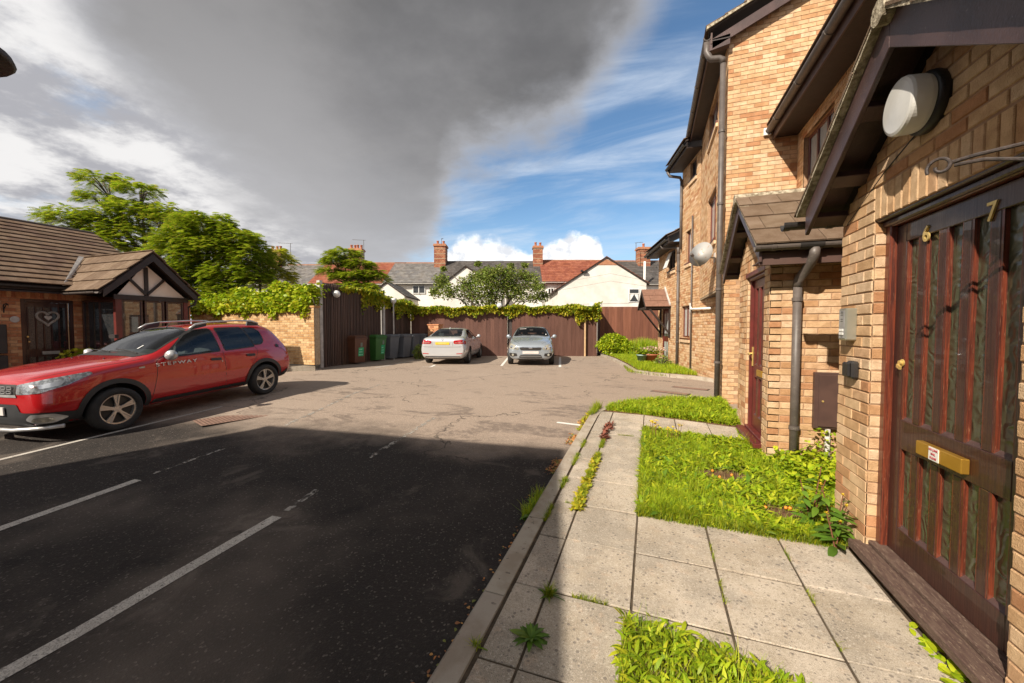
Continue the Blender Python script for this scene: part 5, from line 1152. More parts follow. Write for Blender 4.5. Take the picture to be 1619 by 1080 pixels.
for a_, b_ in ((436, 444), (447, 452)):
    q = MB(); q.tube([(X(885), -1.2, Zf(a_+14)), (X(955), -1.6, Zf(a_+2)), (X(1018), -1.0, Zf(b_+4))], .008, 4); q.build('cable', M['gutter'], t)
E2 = rear_gable('white rendered rear gable mostly hidden behind the leafy orchard tree', 737, 686, 800, 423, 462, 462, 27, 'slated')
E3 = rear_gable('low grey roofed rear extension behind the ivy above the bins', 612, 590, 640, 448, 464, 468, 27, 'slate', back=4)
# aerials
def aerial(p, d, y0, y1, lab, arm):
    b = cw(rx(p, d), d, rz_(y1, d)); t = thing('tv_aerial', b, lab, 'aerial', rz=YAW, local=True); h = rz_(y0, d)-rz_(y1, d)
    q = MB(); q.tube([(0,0,0), (0,0,h)], .022, 6); q.build('mast', M['gutter'], t)
    q = MB(); q.tube([(-arm*.2,0,h), (arm,0,h+.06)], .012, 5)
    for i in range(6): x = arm*(i/5.5); q.tube([(x,-.14,h+.01*i), (x,.14,h+.01*i)], .008, 4)
    q.build('aerial_array', M['gutter'], t)
aerial(577, 35, 381, 405, 'tall thin tv aerial above the chimney over the spreading tree', -1.0)
aerial(423, 35, 383, 410, 'short mast aerial left of the left chimney', .1); aerial(462, 35, 386, 410, 'branched tv aerial right of the left chimney', -1.1)
aerial(1004, 34, 385, 415, 'small tv aerial beside the right hand chimney', .6); aerial(699, 34, 379, 388, 'little aerial on top of the banded brick chimney', .15)

# ------------------------------------------------------------------ wheelie bins
def bin_(loc, rz, m, lab, sticker=None, group=None, first=None):
    if first:
        r = first.copy(); COL.objects.link(r); r.location = loc; r.rotation_euler = (0,0,rz); r['label'] = lab
        for ch in list(first.children):
            c = ch.copy(); COL.objects.link(c); c.parent = r
            for g2 in ch.children: e = g2.copy(); COL.objects.link(e); e.parent = c
        return r
    t = thing('wheelie_bin', loc, lab, 'wheelie bin', rz=rz, group=group, local=True)
    # local +x = front (hinge/handle at -x)
    q = MB(); b0 = [(-.26,-.23),(.27,-.23),(.27,.23),(-.26,.23)]; b1 = [(-.31,-.28),(.35,-.28),(.35,.28),(-.31,.28)]
    vs = [(x,y,.06) for x,y in b0]+[(x,y,.93) for x,y in b1]+[(x*1.06,y*1.06,.93) for x,y in b1]+[(x*1.06,y*1.06,.98) for x,y in b1]
    q.add(vs, [(3,2,1,0)]+[(k*4+i, k*4+(i+1)%4, k*4+4+(i+1)%4, k*4+4+i) for k in range(3) for i in range(4)]+[(12,13,14,15)])
    q.box(-.27,.0,-.20,.20,.02,.08); q.build('bin_body', m, t, bevel=.02)
    q = MB(); vs = [(-.40,-.30,.985),(.39,-.30,.985),(.39,.30,.985),(-.40,.30,.985),(-.40,-.29,1.02),(.39,-.30,1.01),(.39,.30,1.01),(-.40,.29,1.02),(-.33,-.22,1.07),(.26,-.23,1.075),(.26,.23,1.075),(-.33,.22,1.07)]
    q.add(vs, [(3,2,1,0)]+[(k*4+i, k*4+(i+1)%4, k*4+4+(i+1)%4, k*4+4+i) for k in range(2) for i in range(4)]+[(8,9,10,11)]); lid = q.build('lid', m, t, bevel=.012)
    q = MB(); q.tube([(-.40,-.24,.96),(-.44,-.24,1.0),(-.44,.24,1.0),(-.40,.24,.96)], .016, 8); q.build('handle', m, t)
    for y in (-.26, .26): q = MB(); q.lathe([(.03,-.03),(.10,-.03),(.10,.03),(.03,.03)], (-.25, y, .10), (0,1,0), 16); q.build('wheel', M['tyre'], t)
    if sticker:
        q = MB(); y0, y1, z0, z1 = sticker; x0 = .27+(.35-.27)*(z0-.06)/.87; x1 = .27+(.35-.27)*(z1-.06)/.87
        q.obox((x0+.003, y0, z0), (0, y1-y0, 0), (x1-x0, 0, z1-z0), (.002, 0, 0)); q.build('sticker', M['stick'], t)
        q = MB(); zz = z1+.10; xx = .27+.08*(zz-.06)/.87+.004; q.obox((xx, (y0+y1)/2-.045, z1+.03), (0, .09, 0), (.012, 0, .15), (.002,0,0)); q.build('number_label', M['stick2'], t)
        q = MB(); 
        for k in range(3): zz = z0+.03+k*.10; xx = .27+.08*(zz-.06)/.87+.007; q.obox((xx, y0+.02, zz), (0, (y1-y0)-.05-.02*k, 0), (.004, 0, .045), (.001,0,0))
        q.build('sticker_print', M['stickp'], t)
    return t
M['stick'] = mat('green sticker', (.02,.42,.17), rough=.5); M['stick2'] = mat('grey green label', (.20,.24,.20), rough=.5); M['stickp'] = mat('pale green print', (.25,.62,.40), rough=.5)
M['binb'] = mat('brown bin plastic', (.135,.055,.03), (.115,.048,.026), scale=3, rough=.45); M['bing'] = mat('green bin plastic', (.045,.15,.03), (.04,.13,.028), scale=3, rough=.45); M['bink'] = mat('grey bin plastic', (.13,.135,.15), (.11,.115,.13), scale=3, rough=.45)
bin_((-10.50, 11.92, .27), rad(-8), M['binb'], 'reddish brown wheelie bin nearest the tall fence post, green sticker on its front', (-.10,.14,.30,.62))
bin_((-10.58, 13.18, .27), rad(-8), M['bing'], 'green wheelie bin with a bright green sticker next to the brown bin', (.02,.20,.30,.66))
gb = bin_((-10.58, 14.05, .27), rad(-4), M['bink'], 'grey wheelie bin first in the row, touching the green bin', group='grey wheelie bins')
bin_((-10.45, 14.78, .27), rad(-2), None, 'grey wheelie bin second in the row of grey bins', first=gb)
bin_((-10.42, 15.42, .27), rad(2), None, 'grey wheelie bin third in the row of grey bins', first=gb)
bin_((-10.22, 16.02-.02, .27), rad(6), None, 'grey wheelie bin last in the row by the fence corner', first=gb)

# ------------------------------------------------------------------ vegetation
def blades(name, poly, n, h, w, dz, m, lean=.5, dens=None, label=None, lohi=(.5,1.3)):
    x, y = samp(poly, n, dens); z = gv(x, y)+dz
    tv = np.array([(0,-.5,0),(0,.5,0),(.10,-.36,.5),(.10,.36,.5),(.42,0,1.0)]); tf = np.array([(0,1,3),(0,3,2),(2,3,4)])
    sc = RNG.uniform(*lohi, n)*h; s3 = np.stack([sc*RNG.uniform(.3,1.6,n)*lean*2, np.full(n, w)*RNG.uniform(.6,1.4,n), sc], -1)
    v = tv[None]*s3[:, None, :]; yaw = RNG.uniform(0, 6.283, n); c, s = np.cos(yaw)[:, None], np.sin(yaw)[:, None]
    V = np.stack([v[...,0]*c-v[...,1]*s+x[:,None], v[...,0]*s+v[...,1]*c+y[:,None], v[...,2]+z[:,None]], -1)
    T = tf[None]+(np.arange(n)*5)[:, None, None]
    return npmesh(name, V.reshape(-1,3), T.reshape(-1,3), m, label=label, cat='grass' if label else None)
def pn(x, y, f=1.7, ph=0):     # cheap smooth noise 0..1
    return .5+.25*(np.sin(x*f*2.1+ph)+np.sin(y*f*1.7+1.3*ph+x*f))+.0
def lawn_d(x, y):
    d = np.ones_like(x)
    d *= 1-1.3*np.exp(-(((x-.72)/.32)**2+((y-4.40)/.20)**2)*1.0)          # bare patch
    d *= 1-1.3*np.exp(-(((x-1.08)/.22)**2+((y-3.72)/.17)**2)*1.1)
    return np.clip(d, 0, 1)
def leaves(name, poly, n, size, dz, m, label, dens=None, w=.32, pitch=(.25, 1.1), lift=.01):
    x, y = samp(poly, n, dens); z = gv(x, y)+dz+RNG.uniform(0, lift, n)
    tv, tf = leaf_t(w, 3, .35, .25)
    V, T = scatter(tv, tf, np.stack([x, y, z], -1), RNG.uniform(0, 6.283, n), RNG.uniform(*pitch, n), RNG.uniform(-.5, .5, n), RNG.uniform(.5, 1.25, n)*size)
    return npmesh(name, V, T, m, label=label, cat='ground plants' if label else None)
blades('grass', LAWN1, 52000, .070, .0030, .055, M['grass'], dens=lambda x, y: lawn_d(x, y)*(.25+.75*(pn(x, y, 2.2) > .45)), label='lush grass blades of the near lawn between path and porches')
leaves('broad_leaf_weeds', LAWN1, 15000, .068, .058, M['weed'], 'dense broad leaved weeds filling the lawn in front of the porches', dens=lambda x, y: lawn_d(x, y)*(.35+.65*(pn(x, y, 2.2) < .62)), lift=.035)
blades('grass', [(.02,3.36),(.34,3.36),(.36,3.75),(.05,3.8)], 3500, .10, .003, .05, M['grass'], label='clump of fine soft grass at the near left lawn corner', lean=.9)
blades('grass', LAWN2, 14000, .10, .006, .06, M['grass'], label='grass strip between the second path and the passage', lohi=(.5,1.5))
leaves('broad_leaf_weeds', LAWN2, 3800, .085, .06, M['weed'], 'small leafy weeds in the grass strip by the curved kerb', lift=.07)
blades('grass', LAWN3, 16000, .075, .0035, .06, M['grass'], label='grass in the lawn corner at the bottom of the view')
leaves('broad_leaf_weeds', LAWN3, 8000, .062, .060, M['weed'], 'long leaved weeds spilling over the slabs at the bottom of the view', lift=.05, w=.26)
blades('grass', LAWN4, 26000, .11, .012, .08, M['grass'], label='grass of the far curved verge below the bush', lohi=(.5,1.3))
M['straw'] = mat('dry grass', (.42,.34,.14), rough=.8, rnd=[(.42,.34,.14),(.32,.24,.10),(.26,.20,.09)], island=True, trans=.2)
leaves('spilling_leaves', [(-.16,1.3),(.0,1.3),(.0,2.24),(.5,2.10),(1.0,1.82),(1.02,1.72),(.55,1.98),(-.10,2.10)], 260, .075, .062, M['weed'], 'weed leaves spilling from the bottom lawn corner over the slabs', w=.28, pitch=(0,.6))
leaves('large_leaves', LAWN1, 700, .13, .06, M['weeds'], 'larger darker weed leaves scattered through the near lawn', dens=lawn_d, w=.24, pitch=(.2,.9))
blades('tall_grass', LAWN1, 3500, .13, .0035, .055, M['grass'], dens=lambda x, y: lawn_d(x, y)*(pn(x*1.6, y*1.6, 3.3, 2) > .6), label='taller grass tufts standing above the near lawn', lean=.7)
blades('tall_grass', LAWN3, 900, .13, .0035, .06, M['grass'], label='taller grass tufts in the bottom lawn corner', lean=.7)
blades('dry_grass', LAWN1, 9000, .055, .003, .055, M['straw'], label='dry straw coloured blades among the near lawn', lean=1.1)
blades('dry_grass', LAWN3, 3000, .06, .003, .06, M['straw'], label='dry straw coloured blades in the bottom lawn corner', lean=1.1)
# edge tufts, weeds in joints
blades('joint_grass', [(-.60,3.25),(-.54,3.25),(-.535,5.2),(-.58,5.2)], 2600, .045, .0035, .052, M['vine'], dens=lambda x, y: (pn(x, y*3, 2.6) > .42).astype(float), label='yellowish grass growing in the long joint between the slabs', lean=.8)
leaves('joint_weeds', [(-.62,3.22),(-.53,3.22),(-.53,4.6),(-.60,4.6)], 650, .045, .06, M['viney'], 'small yellow green weeds lining the path joint', w=.5)
leaves('joint_weeds', [(-.60,5.1),(-.53,5.1),(-.50,5.9),(-.6,5.9)], 160, .06, .065, M['stemr'] if 'stemr' in M else M.setdefault('stemr', mat('rust red weed', (.22,.06,.03), rough=.7, rnd=[(.22,.06,.03),(.16,.05,.03)], island=True)), 'rust red weed in the joint at the far end of the path', w=.5, pitch=(.3,1.3))
blades('kerb_grass', [(-.80,2.9),(-.76,2.9),(-.76,5.3),(-.80,5.3)], 900, .05, .0035, .05, M['vine'], dens=lambda x, y: (pn(x, y*2, 3.1, 2) > .55).astype(float), label='short grass tufts along the inner kerb joint', lean=.9)
blades('verge_grass', [(-.10,3.3),(.0,3.3),(.0,5.8),(-.10,5.8)], 2600, .07, .004, .055, M['vine'], label='yellowing grass fringe where lawn meets the path', lean=1.0)
blades('verge_grass', [(-.08,3.30),(1.3,3.30),(1.3,3.40),(-.08,3.40)], 2400, .06, .004, .055, M['vine'], label='short grass fringe along the near edge of the lawn', lean=1.0)
leaves('leaf_litter', [(-1.06,3.4),(-.93,3.4),(-.93,6.3),(-1.04,6.3)], 700, .030, .004, M['debris'], 'orange brown leaf litter lying along the kerb foot', dens=lambda x, y: (pn(x, y*2, 1.9, 1) > .5)*np.exp(-np.abs(x+.93)/.05), w=.7, pitch=(-.1,.4))
leaves('leaf_litter', [(-1.02,1.0),(-.93,1.0),(-.93,3.4),(-1.0,3.4)], 90, .024, .004, M['debris'], 'scattered brown litter at the kerb foot near the viewer', dens=lambda x, y: (pn(x, y*2, 2.4, 3) > .6)*np.exp(-np.abs(x+.93)/.04), w=.7, pitch=(-.1,.4))
blades('kerb_grass', [(-1.0,3.05),(-.93,3.05),(-.93,3.5),(-.98,3.5)], 260, .10, .006, .0, M['weed'], label='green weed tuft at the road side of the kerb', lean=.8)
leaves('kerb_weeds', [(-.98,3.05),(-.93,3.05),(-.93,3.5),(-.96,3.5)], 60, .10, .0, M['weeds'], 'leafy weed hanging over the kerb face', pitch=(.2,1.0))
blades('kerb_weeds', [(-.93,6.3),(-.85,6.3),(-.78,6.9),(-.9,6.9)], 420, .16, .006, .02, M['vine'], label='taller weeds at the curved end of the kerb', lean=.5)
leaves('kerb_weeds', [(-1.0,5.6),(-.92,5.6),(-.88,6.7),(-1.0,6.7)], 260, .06, .0, M['viney'], 'yellow green weeds at the foot of the curved kerb', pitch=(.2,1.2))
blades('kerb_weeds', [(-.62,12.2),(.4,11.55),(.5,11.7),(-.35,12.6),(-.75,14.0),(-.9,14.0)], 900, .08, .01, .03, M['vine'], label='weeds along the far curved kerb', lean=.8)
def rosette(x, y, r, n, lab, m='weeds', w=.30, grass=0):
    t = thing('weed_plant', (x, y, g(x, y)+.06), lab, 'weed', local=True); tv, tf = leaf_t(w, 4, .30, .25)
    yaw = np.linspace(0, 6.283*2.4, n)+RNG.uniform(-.2,.2,n); pit = np.linspace(.15, 1.0, n); sc = r*np.linspace(1.05, .55, n)*RNG.uniform(.85,1.15,n)
    V, T = scatter(tv, tf, np.zeros((n,3))+[0,0,.004], yaw, pit, RNG.uniform(-.3,.3,n), sc); npmesh('leaves', V, T, M[m], t)
    if grass:
        k = grass; tvb = np.array([(0,-.5,0),(0,.5,0),(.10,-.36,.5),(.10,.36,.5),(.55,0,1.0)])*[1,.004,1]; tfb = np.array([(0,1,3),(0,3,2),(2,3,4)])
        yaw = RNG.uniform(0,6.283,k); s = RNG.uniform(.5,1,k)*r; v = tvb[None]*np.stack([s*RNG.uniform(.6,1.6,k), np.ones(k), s*RNG.uniform(.5,1,k)], -1)[:,None]
        c, s_ = np.cos(yaw)[:,None], np.sin(yaw)[:,None]; P = RNG.normal(0, r*.12, (k,2))
        V = np.stack([v[...,0]*c-v[...,1]*s_+P[:,:1], v[...,0]*s_+v[...,1]*c+P[:,1:], v[...,2]], -1); npmesh('grass_blades', V.reshape(-1,3), (tfb[None]+(np.arange(k)*5)[:,None,None]).reshape(-1,3), M['vine'], t)
for (xa, ya, xb, yb, nn, lb) in [(-.56,2.24,-.09,2.24,160,'sparse tufts in the cross joint above the bottom lawn corner'),(-.08,3.33,.40,3.33,140,'sparse tufts at the lawn corner joint'),(-.775,5.42,-.10,5.42,160,'little grass tufts in a cross joint far along the path'),(-.775,3.34,-.58,3.34,60,'little tufts in the joint beside the kerb'),(.42,2.26,.425,3.3,120,'thin moss and grass in the joint leading to the door'),(.90,2.3,.905,3.3,110,'thin moss and grass in the joint nearest the door')]:
    blades('joint_grass', [(xa-.006,ya-.006),(xb+.006,ya-.006),(xb+.006,yb+.006),(xa-.006,yb+.006)], nn, .028, .003, .052, M['vine'], dens=lambda x, y: (pn(x*4, y*4, 2.3, 1) > .55).astype(float), label=lb, lean=1.2)
rosette(-.555, 1.86, .115, 26, 'dark green dandelion rosette in the slab joint near the bottom edge')
rosette(-.545, 2.19, .09, 16, 'grassy weed tuft in the slab joint above the dandelion', w=.16, grass=170)
rosette(-.80, 1.72, .075, 6, 'sparse dry weed growing in the inner kerb joint', m='vine', w=.12, grass=45)
rosette(-.79, 3.75, .07, 10, 'small weed in the kerb joint beside the shadow edge', w=.2, grass=60)
rosette(-.79, 4.5, .055, 8, 'tiny weed further along the kerb joint', w=.2, grass=40)
RL = iter(['low broad dandelion rosette nearest the fine grass clump at the lawn corner','broad dandelion rosette second along the near lawn edge from the path corner','broad dandelion rosette at the middle of the near lawn edge','broad dandelion rosette left of the tall sow thistle','broad dandelion rosette among leaves behind the fine grass clump','broad dandelion rosette below the bare soil patch','broad dandelion rosette to the right of the bare soil patch','small rosette under the tall sow thistle'])
for (x, y, r) in [(.35,3.62,.13),(.62,3.55,.15),(.92,3.52,.16),(1.1,3.50,.13),(.25,4.1,.12),(.5,4.0,.13),(.95,4.1,.14),(1.28,3.5,.10)]: rosette(x, y, r, 16, next(RL), m='weed', w=.26)
for o in [o for o in COL.objects if o.name.startswith('weed_plant') and 'rosette' in o.get('label', '') and 'joint' not in o['label']]: o['group'] = 'dandelion rosettes in the near lawn'
# tall sow thistle by the pier
def stemweed(x, y, hs, lab, fl=True, m='weeds'):
    z0 = g(x, y)+.05; t = thing('tall_weed', (x, y, z0), lab, 'weed', local=True); q = MB(); L = []; fls = []
    for i, h in enumerate(hs):
        a = i*2.4+.7; tip = Vector((math.cos(a)*h*.22, math.sin(a)*h*.22, h)); mid = tip*.5+Vector((0,0,h*.06)); q.tube([(0,0,0), mid, tip], [.006,.005,.003], 6); fls.append(tip)
        for k in range(9): f = .1+.09*k; p = (mid*(f/.5) if f < .5 else mid.lerp(tip, (f-.5)/.5)); L.append((p, random.uniform(0, 6.28), .14*(1.1-f*.6)))
    q.build('stems', M['stem'], t); tv, tf = leaf_t(.36, 4, .35, .2); n = len(L)
    V, T = scatter(tv, tf, np.array([l[0][:] for l in L]), np.array([l[1] for l in L]), RNG.uniform(.0,.6,n), RNG.uniform(-.5,.5,n), np.array([l[2] for l in L])); npmesh('leaves', V, T, M[m], t)
    if fl:
        tv, tf = leaf_t(.35, 2, .1)
        for p in fls:
            n = 22; V, T = scatter(tv, tf, np.tile(p, (n,1)), RNG.uniform(0,6.28,n), RNG.uniform(-.1,1.2,n), np.zeros(n), np.full(n, .017)); npmesh('flower', V, T, M['petaly'], t)
stemweed(1.28, 3.42, [.34,.42,.30,.24], 'tall sow thistle with yellow flowers against the near brick pier')
stemweed(1.20, 3.62, [.46,.36,.40], 'spindly tall weed growing up the corner of the pier', fl=False)
stemweed(1.24, 3.30, [.20,.26], 'short sow thistle at the threshold end of the pier')
# creeper on the wall under the cabinet
def wall_creeper():
    t = thing('wall_creeper', (1.9, 5.0, .15), 'sparse green and brown creeper on the wall below the meter cabinet', 'creeper'); q = MB(); n = 240
    for k in range(9):
        x = 1.58+k*.08; p = [(x+random.uniform(-.05,.05)*j, 5.07, .1+.11*j) for j in range(random.randint(3,5))]; q.tube(p, .003, 4)
    q.build('stems', M['stem'], t); x = RNG.uniform(1.56, 2.3, n); z = RNG.uniform(.1, .62, n); z = np.where((x > 1.62) & (x < 2.2), z*.92, z*.7+.03)
    tv, tf = leaf_t(.8, 2, .2); V, T = scatter(tv, tf, np.stack([x, np.full(n, 5.05)-RNG.uniform(0,.08,n), z], -1), RNG.uniform(3.3,6.1,n), RNG.uniform(-.9,.6,n), RNG.uniform(-.6,.6,n), RNG.uniform(.03,.062,n)); npmesh('leaves', V, T, M['weed'], t)
wall_creeper()
leaves('ground_ivy', [(1.26,4.2),(1.9,4.3),(1.9,5.05),(1.3,5.05)], 1800, .05, .07, M['hedge'], 'low bright leafy weeds massed at the foot of the side wall', w=.7, lift=.14)
leaves('ground_ivy', [(1.25,2.02),(1.36,2.02),(1.36,2.55),(1.30,2.62)], 90, .05, .06, M['hedge'], 'round leaved weeds growing under the threshold of the near door', w=.8, pitch=(.1,.9))
leaves('ground_ivy', [(1.12,5.35),(1.24,5.35),(1.24,6.2),(1.15,6.3)], 160, .045, .05, M['hedge'], 'small weeds under the threshold of the red framed door', w=.8)
def blob(nm, pts, r, m, lab, cat, grp=None, labs=None):
    for i, (x, y) in enumerate(pts):
        lab = labs[i] if labs else lab; q = MB(); n = 6; z = g(x, y)+.06+r*1.2; q.lathe([(max(.001, r*math.sin(math.pi*k/n)), -r*math.cos(math.pi*k/n)) for k in range(n+1)], (x, y, z+random.uniform(0,.02)), (0,0,1), 10)
        tag(q.build(nm, M[m], smooth=True), lab, cat, grp)
blob('fallen_fruit', [(.62,4.48),(.78,4.38),(1.08,3.80),(1.11,3.80),(.93,3.78),(1.05,4.0),(.66,4.30)], .014, 'petalo', 'small orange fruit lying in the weeds of the near lawn', 'fruit', 'fallen orange fruit in the near lawn', labs=['orange fruit on the left end of the bare soil patch','orange fruit just right of the middle of the bare soil patch','left fruit of the touching pair near the brick pier','right fruit of the touching pair near the brick pier','lone orange fruit left of the touching pair','lone orange fruit behind the touching pair, further into the weeds','orange fruit at the near edge of the bare soil patch'])
blob('fallen_fruit', [(-.06,1.72)], .013, 'petalo', 'single orange fruit at the lawn corner near the bottom of the view', 'fruit')
def yellow_flowers():
    t = thing('yellow_flowers', (.15, 5.5, .22), 'patch of yellow ragwort flowers at the far left lawn corner', 'flowers', local=True); q = MB(); P = []
    for k in range(16): x, y, h = random.uniform(-.15,.25), random.uniform(-.15,.15), random.uniform(.08,.2); q.tube([(x,y,0),(x*1.05,y,h)], .003, 4); P += [(x*1.05+random.uniform(-.015,.015), y+random.uniform(-.015,.015), h) for _ in range(9)]
    q.build('stems', M['stem'], t); n = len(P); tv, tf = leaf_t(.8, 2, .1); V, T = scatter(tv, tf, np.array(P), RNG.uniform(0,6.28,n), RNG.uniform(-.3,.9,n), np.zeros(n), RNG.uniform(.018,.03,n)); npmesh('petals', V, T, M['petaly'], t)
yellow_flowers()

# leaf masses ------------------------------------------------------
def leafmass(t, P, size, m, w=.6, name='foliage', pitch=(-.9,.9), segs=2):
    n = len(P); tv, tf = leaf_t(w, segs, .2); V, T = scatter(tv, tf, P, RNG.uniform(0,6.283,n), RNG.uniform(*pitch,n), RNG.uniform(-1.2,1.2,n), RNG.uniform(.6,1.3,n)*size)
    return npmesh(name, V, T, M[m], t)
def shell(c, r, n, low=-.2, thick=.25, bump=.18, seed=0):
    d = RNG.normal(0,1,(n,3)); d /= np.linalg.norm(d,axis=1)[:,None]; d = d[d[:,2] > low]
    k = 1+bump*(np.sin(d[:,0]*5+seed)+np.sin(d[:,1]*6+seed*2)+np.sin(d[:,2]*7+seed))*.6
    return np.array(c)+d*np.array(r)*(k*(1-RNG.random(len(d))**2*thick))[:,None]
# ivy along the fences
def fence_ivy():
    t = thing('fence_creeper', (-9, 15, 2.5), 'yellow green creeper draped along the top of the long board fence', 'creeper', local=False)
    def run(a, b, z0, z1, n, hang, ht, wd, ph, dens=1.0):
        u = RNG.random(n); x = a[0]+(b[0]-a[0])*u; y = a[1]+(b[1]-a[1])*u; L = math.dist(a, b); s = u*L
        hm = hang*(.25+.75*(.5+.5*np.sin(s*2.3+ph))*(.5+.5*np.sin(s*5.1+ph*2))+.25*np.sin(s*11+ph)**2); tp = ht*(.55+.45*np.sin(s*1.3+ph)*np.sin(s*3.7))
        v = RNG.random(n)**1.5; up = RNG.random(n) < .5; dz = np.where(up, RNG.random(n)*tp, -v*hm)
        nx, ny = (b[1]-a[1])/L, -(b[0]-a[0])/L; off = RNG.normal(0, wd, n)*(1-.6*(~up)); off = np.where(up, off, np.abs(off)*.5+.06)
        return np.stack([x+nx*off, y+ny*off, z0+(z1-z0)*u+dz], -1), up
    R = [run((-10.64,11.3),(-10.68,13.7), 3.10,3.08, 1300, .16,.10,.12, 0), run((-10.66,12.4),(-10.7,16.0), 3.0,2.62, 3800, .75,.25,.15, 1.1), run((-10.7,15.9),(-6.3,17.5), 2.5,2.54, 5600, .42,.18,.12, 2.2), run((-6.4,17.5),(-2.45,18.85), 2.54,2.56, 5300, .40,.20,.12, .4), run((-3.4,18.45),(-2.3,18.95), 2.5,2.45, 2600, 1.0,.42,.18, 3.0)]
    P = np.concatenate([r[0] for r in R]); up = np.concatenate([r[1] for r in R]); yl = (RNG.random(len(P)) < np.where(up, .35, .72))
    leafmass(t, P[yl], .105, 'viney', .7, 'yellow_leaves', (-1.3,.3)); leafmass(t, P[~yl], .11, 'vine', .7, 'green_leaves', (-1.1,.5))
fence_ivy()
def wall_ivy():
    t = thing('wall_creeper', (-12.5, 9.8, 2.3), 'thick green creeper heaped along the top of the yellow brick wall', 'creeper'); n = 15000
    x = RNG.uniform(-15.7,-10.25,n); u = (x+15.7)/5.7; top = .42+.42*u+.14*np.sin(x*3.1)+.08*np.sin(x*7.3)
    v = RNG.random(n); z = 2.27+v*top; y = 9.72+RNG.normal(0,.16,n)+v*.25; hang = RNG.random(n) < .16; z = np.where(hang, 2.3-RNG.random(n)**2*(.12+.22*(np.sin(x*4.7) > .8)), z); y = np.where(hang, 9.54, y)
    yl = RNG.random(n) < np.where(v < .3, .42, .12)+.25*(x < -12.8)*(v < .5); P = np.stack([x,y,z],-1)
    leafmass(t, P[yl], .10, 'viney', .7, 'yellow_leaves'); leafmass(t, P[~yl], .13, 'hedge', .75, 'green_leaves')
    q = MB()
    for k in range(26): x = -15.6+k*.22; q.tube([(x,9.75,2.2),(x+random.uniform(-.2,.2),9.75,2.6)], .012, 4)
    q.build('stems', M['bark'], t)
wall_ivy()
def frond_tree(lab, base, trunk_top, clumps, nf, size, m='tree', seed=1, name='spreading_tree', trunk_r=.16, limbs=True):
    """pinnate leaved tree: fronds fan from clump shells; each clump is fed by a limb"""
    rs = random.Random(seed); t = thing(name, base, lab, 'tree', local=True); b = Vector(base); q = MB(); T0 = Vector(trunk_top)-b
    q.tube([(0,0,0), T0*.5+Vector((.1,.05,0)), T0], [trunk_r, trunk_r*.85, trunk_r*.7], 9); q.build('trunk', M['bark'], t, smooth=True); q = MB()
    tv, tf = leaf_t(.34, 1, .0); fr_v, fr_f = [], []; k = 9        # one frond: leaflets either side of a drooping rib
    for i in range(k):
        x = .15+.85*i/k; z = -.35*x*x; L = .34*math.sin(math.pi*(.15+.8*i/k))+.04
        for s_ in (-1, 1):
            b0 = len(fr_v); fr_v += [(x-.045,0,z),(x+.045,0,z),(x+.08,s_*L,z-.10*L-.02)]; fr_f.append((b0,b0+1,b0+2) if s_ > 0 else (b0,b0+2,b0+1))
    fr_v = np.array(fr_v); fr_f = np.array(fr_f); allP, allY, allp = [], [], []
    tot = sum(c[3]*c[4]*c[5] for c in clumps)
    for ci, (x, y, z, r1, r2, r3) in enumerate(clumps):
        c = Vector((x,y,z))-b; n = int(nf*r1*r2*r3/tot); mid = T0.lerp(c, .5)+Vector((rs.uniform(-.2,.2), rs.uniform(-.2,.2), -.15))
        if limbs:
            q.tube([T0, mid, c], [trunk_r*.55, trunk_r*.35, trunk_r*.14], 6)
            for _ in range(5):
                e = c+Vector((rs.uniform(-1,1)*r1*.75, rs.uniform(-1,1)*r2*.75, rs.uniform(-.1,.6)*r3)); q.tube([mid.lerp(c,.6), (c+e)/2+Vector((0,0,-.1)), e], [trunk_r*.15,.028,.014], 4)
        d = RNG.normal(0,1,(n,3)); d /= np.linalg.norm(d,axis=1)[:,None]; d[:,2] = np.abs(d[:,2])*np.where(RNG.random(n) < .78, 1, -.7)
        rr = 1-RNG.random(n)**1.7*.55; lump = 1+.16*np.sin(d[:,0]*5+ci)+.14*np.sin(d[:,1]*6+ci*2.2)
        P = np.array(c)+d*np.array([r1,r2,r3])*(rr*lump)[:,None]; allP.append(P); allY.append(np.arctan2(d[:,1],d[:,0])+RNG.normal(0,.5,n)); allp.append(RNG.uniform(-.35,.45,n))
    q.build('branches', M['bark'], t, smooth=True)
    P = np.concatenate(allP); n = len(P); V, T = scatter(fr_v, fr_f, P, np.concatenate(allY), np.concatenate(allp), RNG.uniform(-.5,.5,n), RNG.uniform(.7,1.3,n)*size); npmesh('crown', V, T, M[m], t)
    return t
def C(px, py, d, r): p = cw(rx(px, d), d, rz_(py, d)); return (p.x, p.y, p.z, r[0], r[1], r[2])
b_ = cw(rx(200,18.5), 18.5, .3)
frond_tree('tall spreading tree of feathery fronds behind the bungalow roof', b_, cw(rx(232,18.5), 18.5, rz_(410,18.5)),
    [C(172,292,18.5,(0.95,0.80,0.38)), C(228,306,18.5,(0.80,0.70,0.38)), C(164,318,18.5,(0.85,0.70,0.34)), C(218,338,18.5,(1.10,0.90,0.61)), C(262,345,18.5,(1.00,0.90,0.57)), C(118,350,18.5,(1.15,0.90,0.54)), C(170,356,18.5,(1.10,0.90,0.68)), C(140,378,18.5,(1.00,0.90,0.61)), C(210,375,18.5,(1.10,0.90,0.68)), C(285,352,18.5,(0.80,0.80,0.47)), C(180,400,18.5,(1.20,0.90,0.68))], 5600, .36, seed=3, trunk_r=.13)
b_ = cw(rx(330,17), 17, .3)
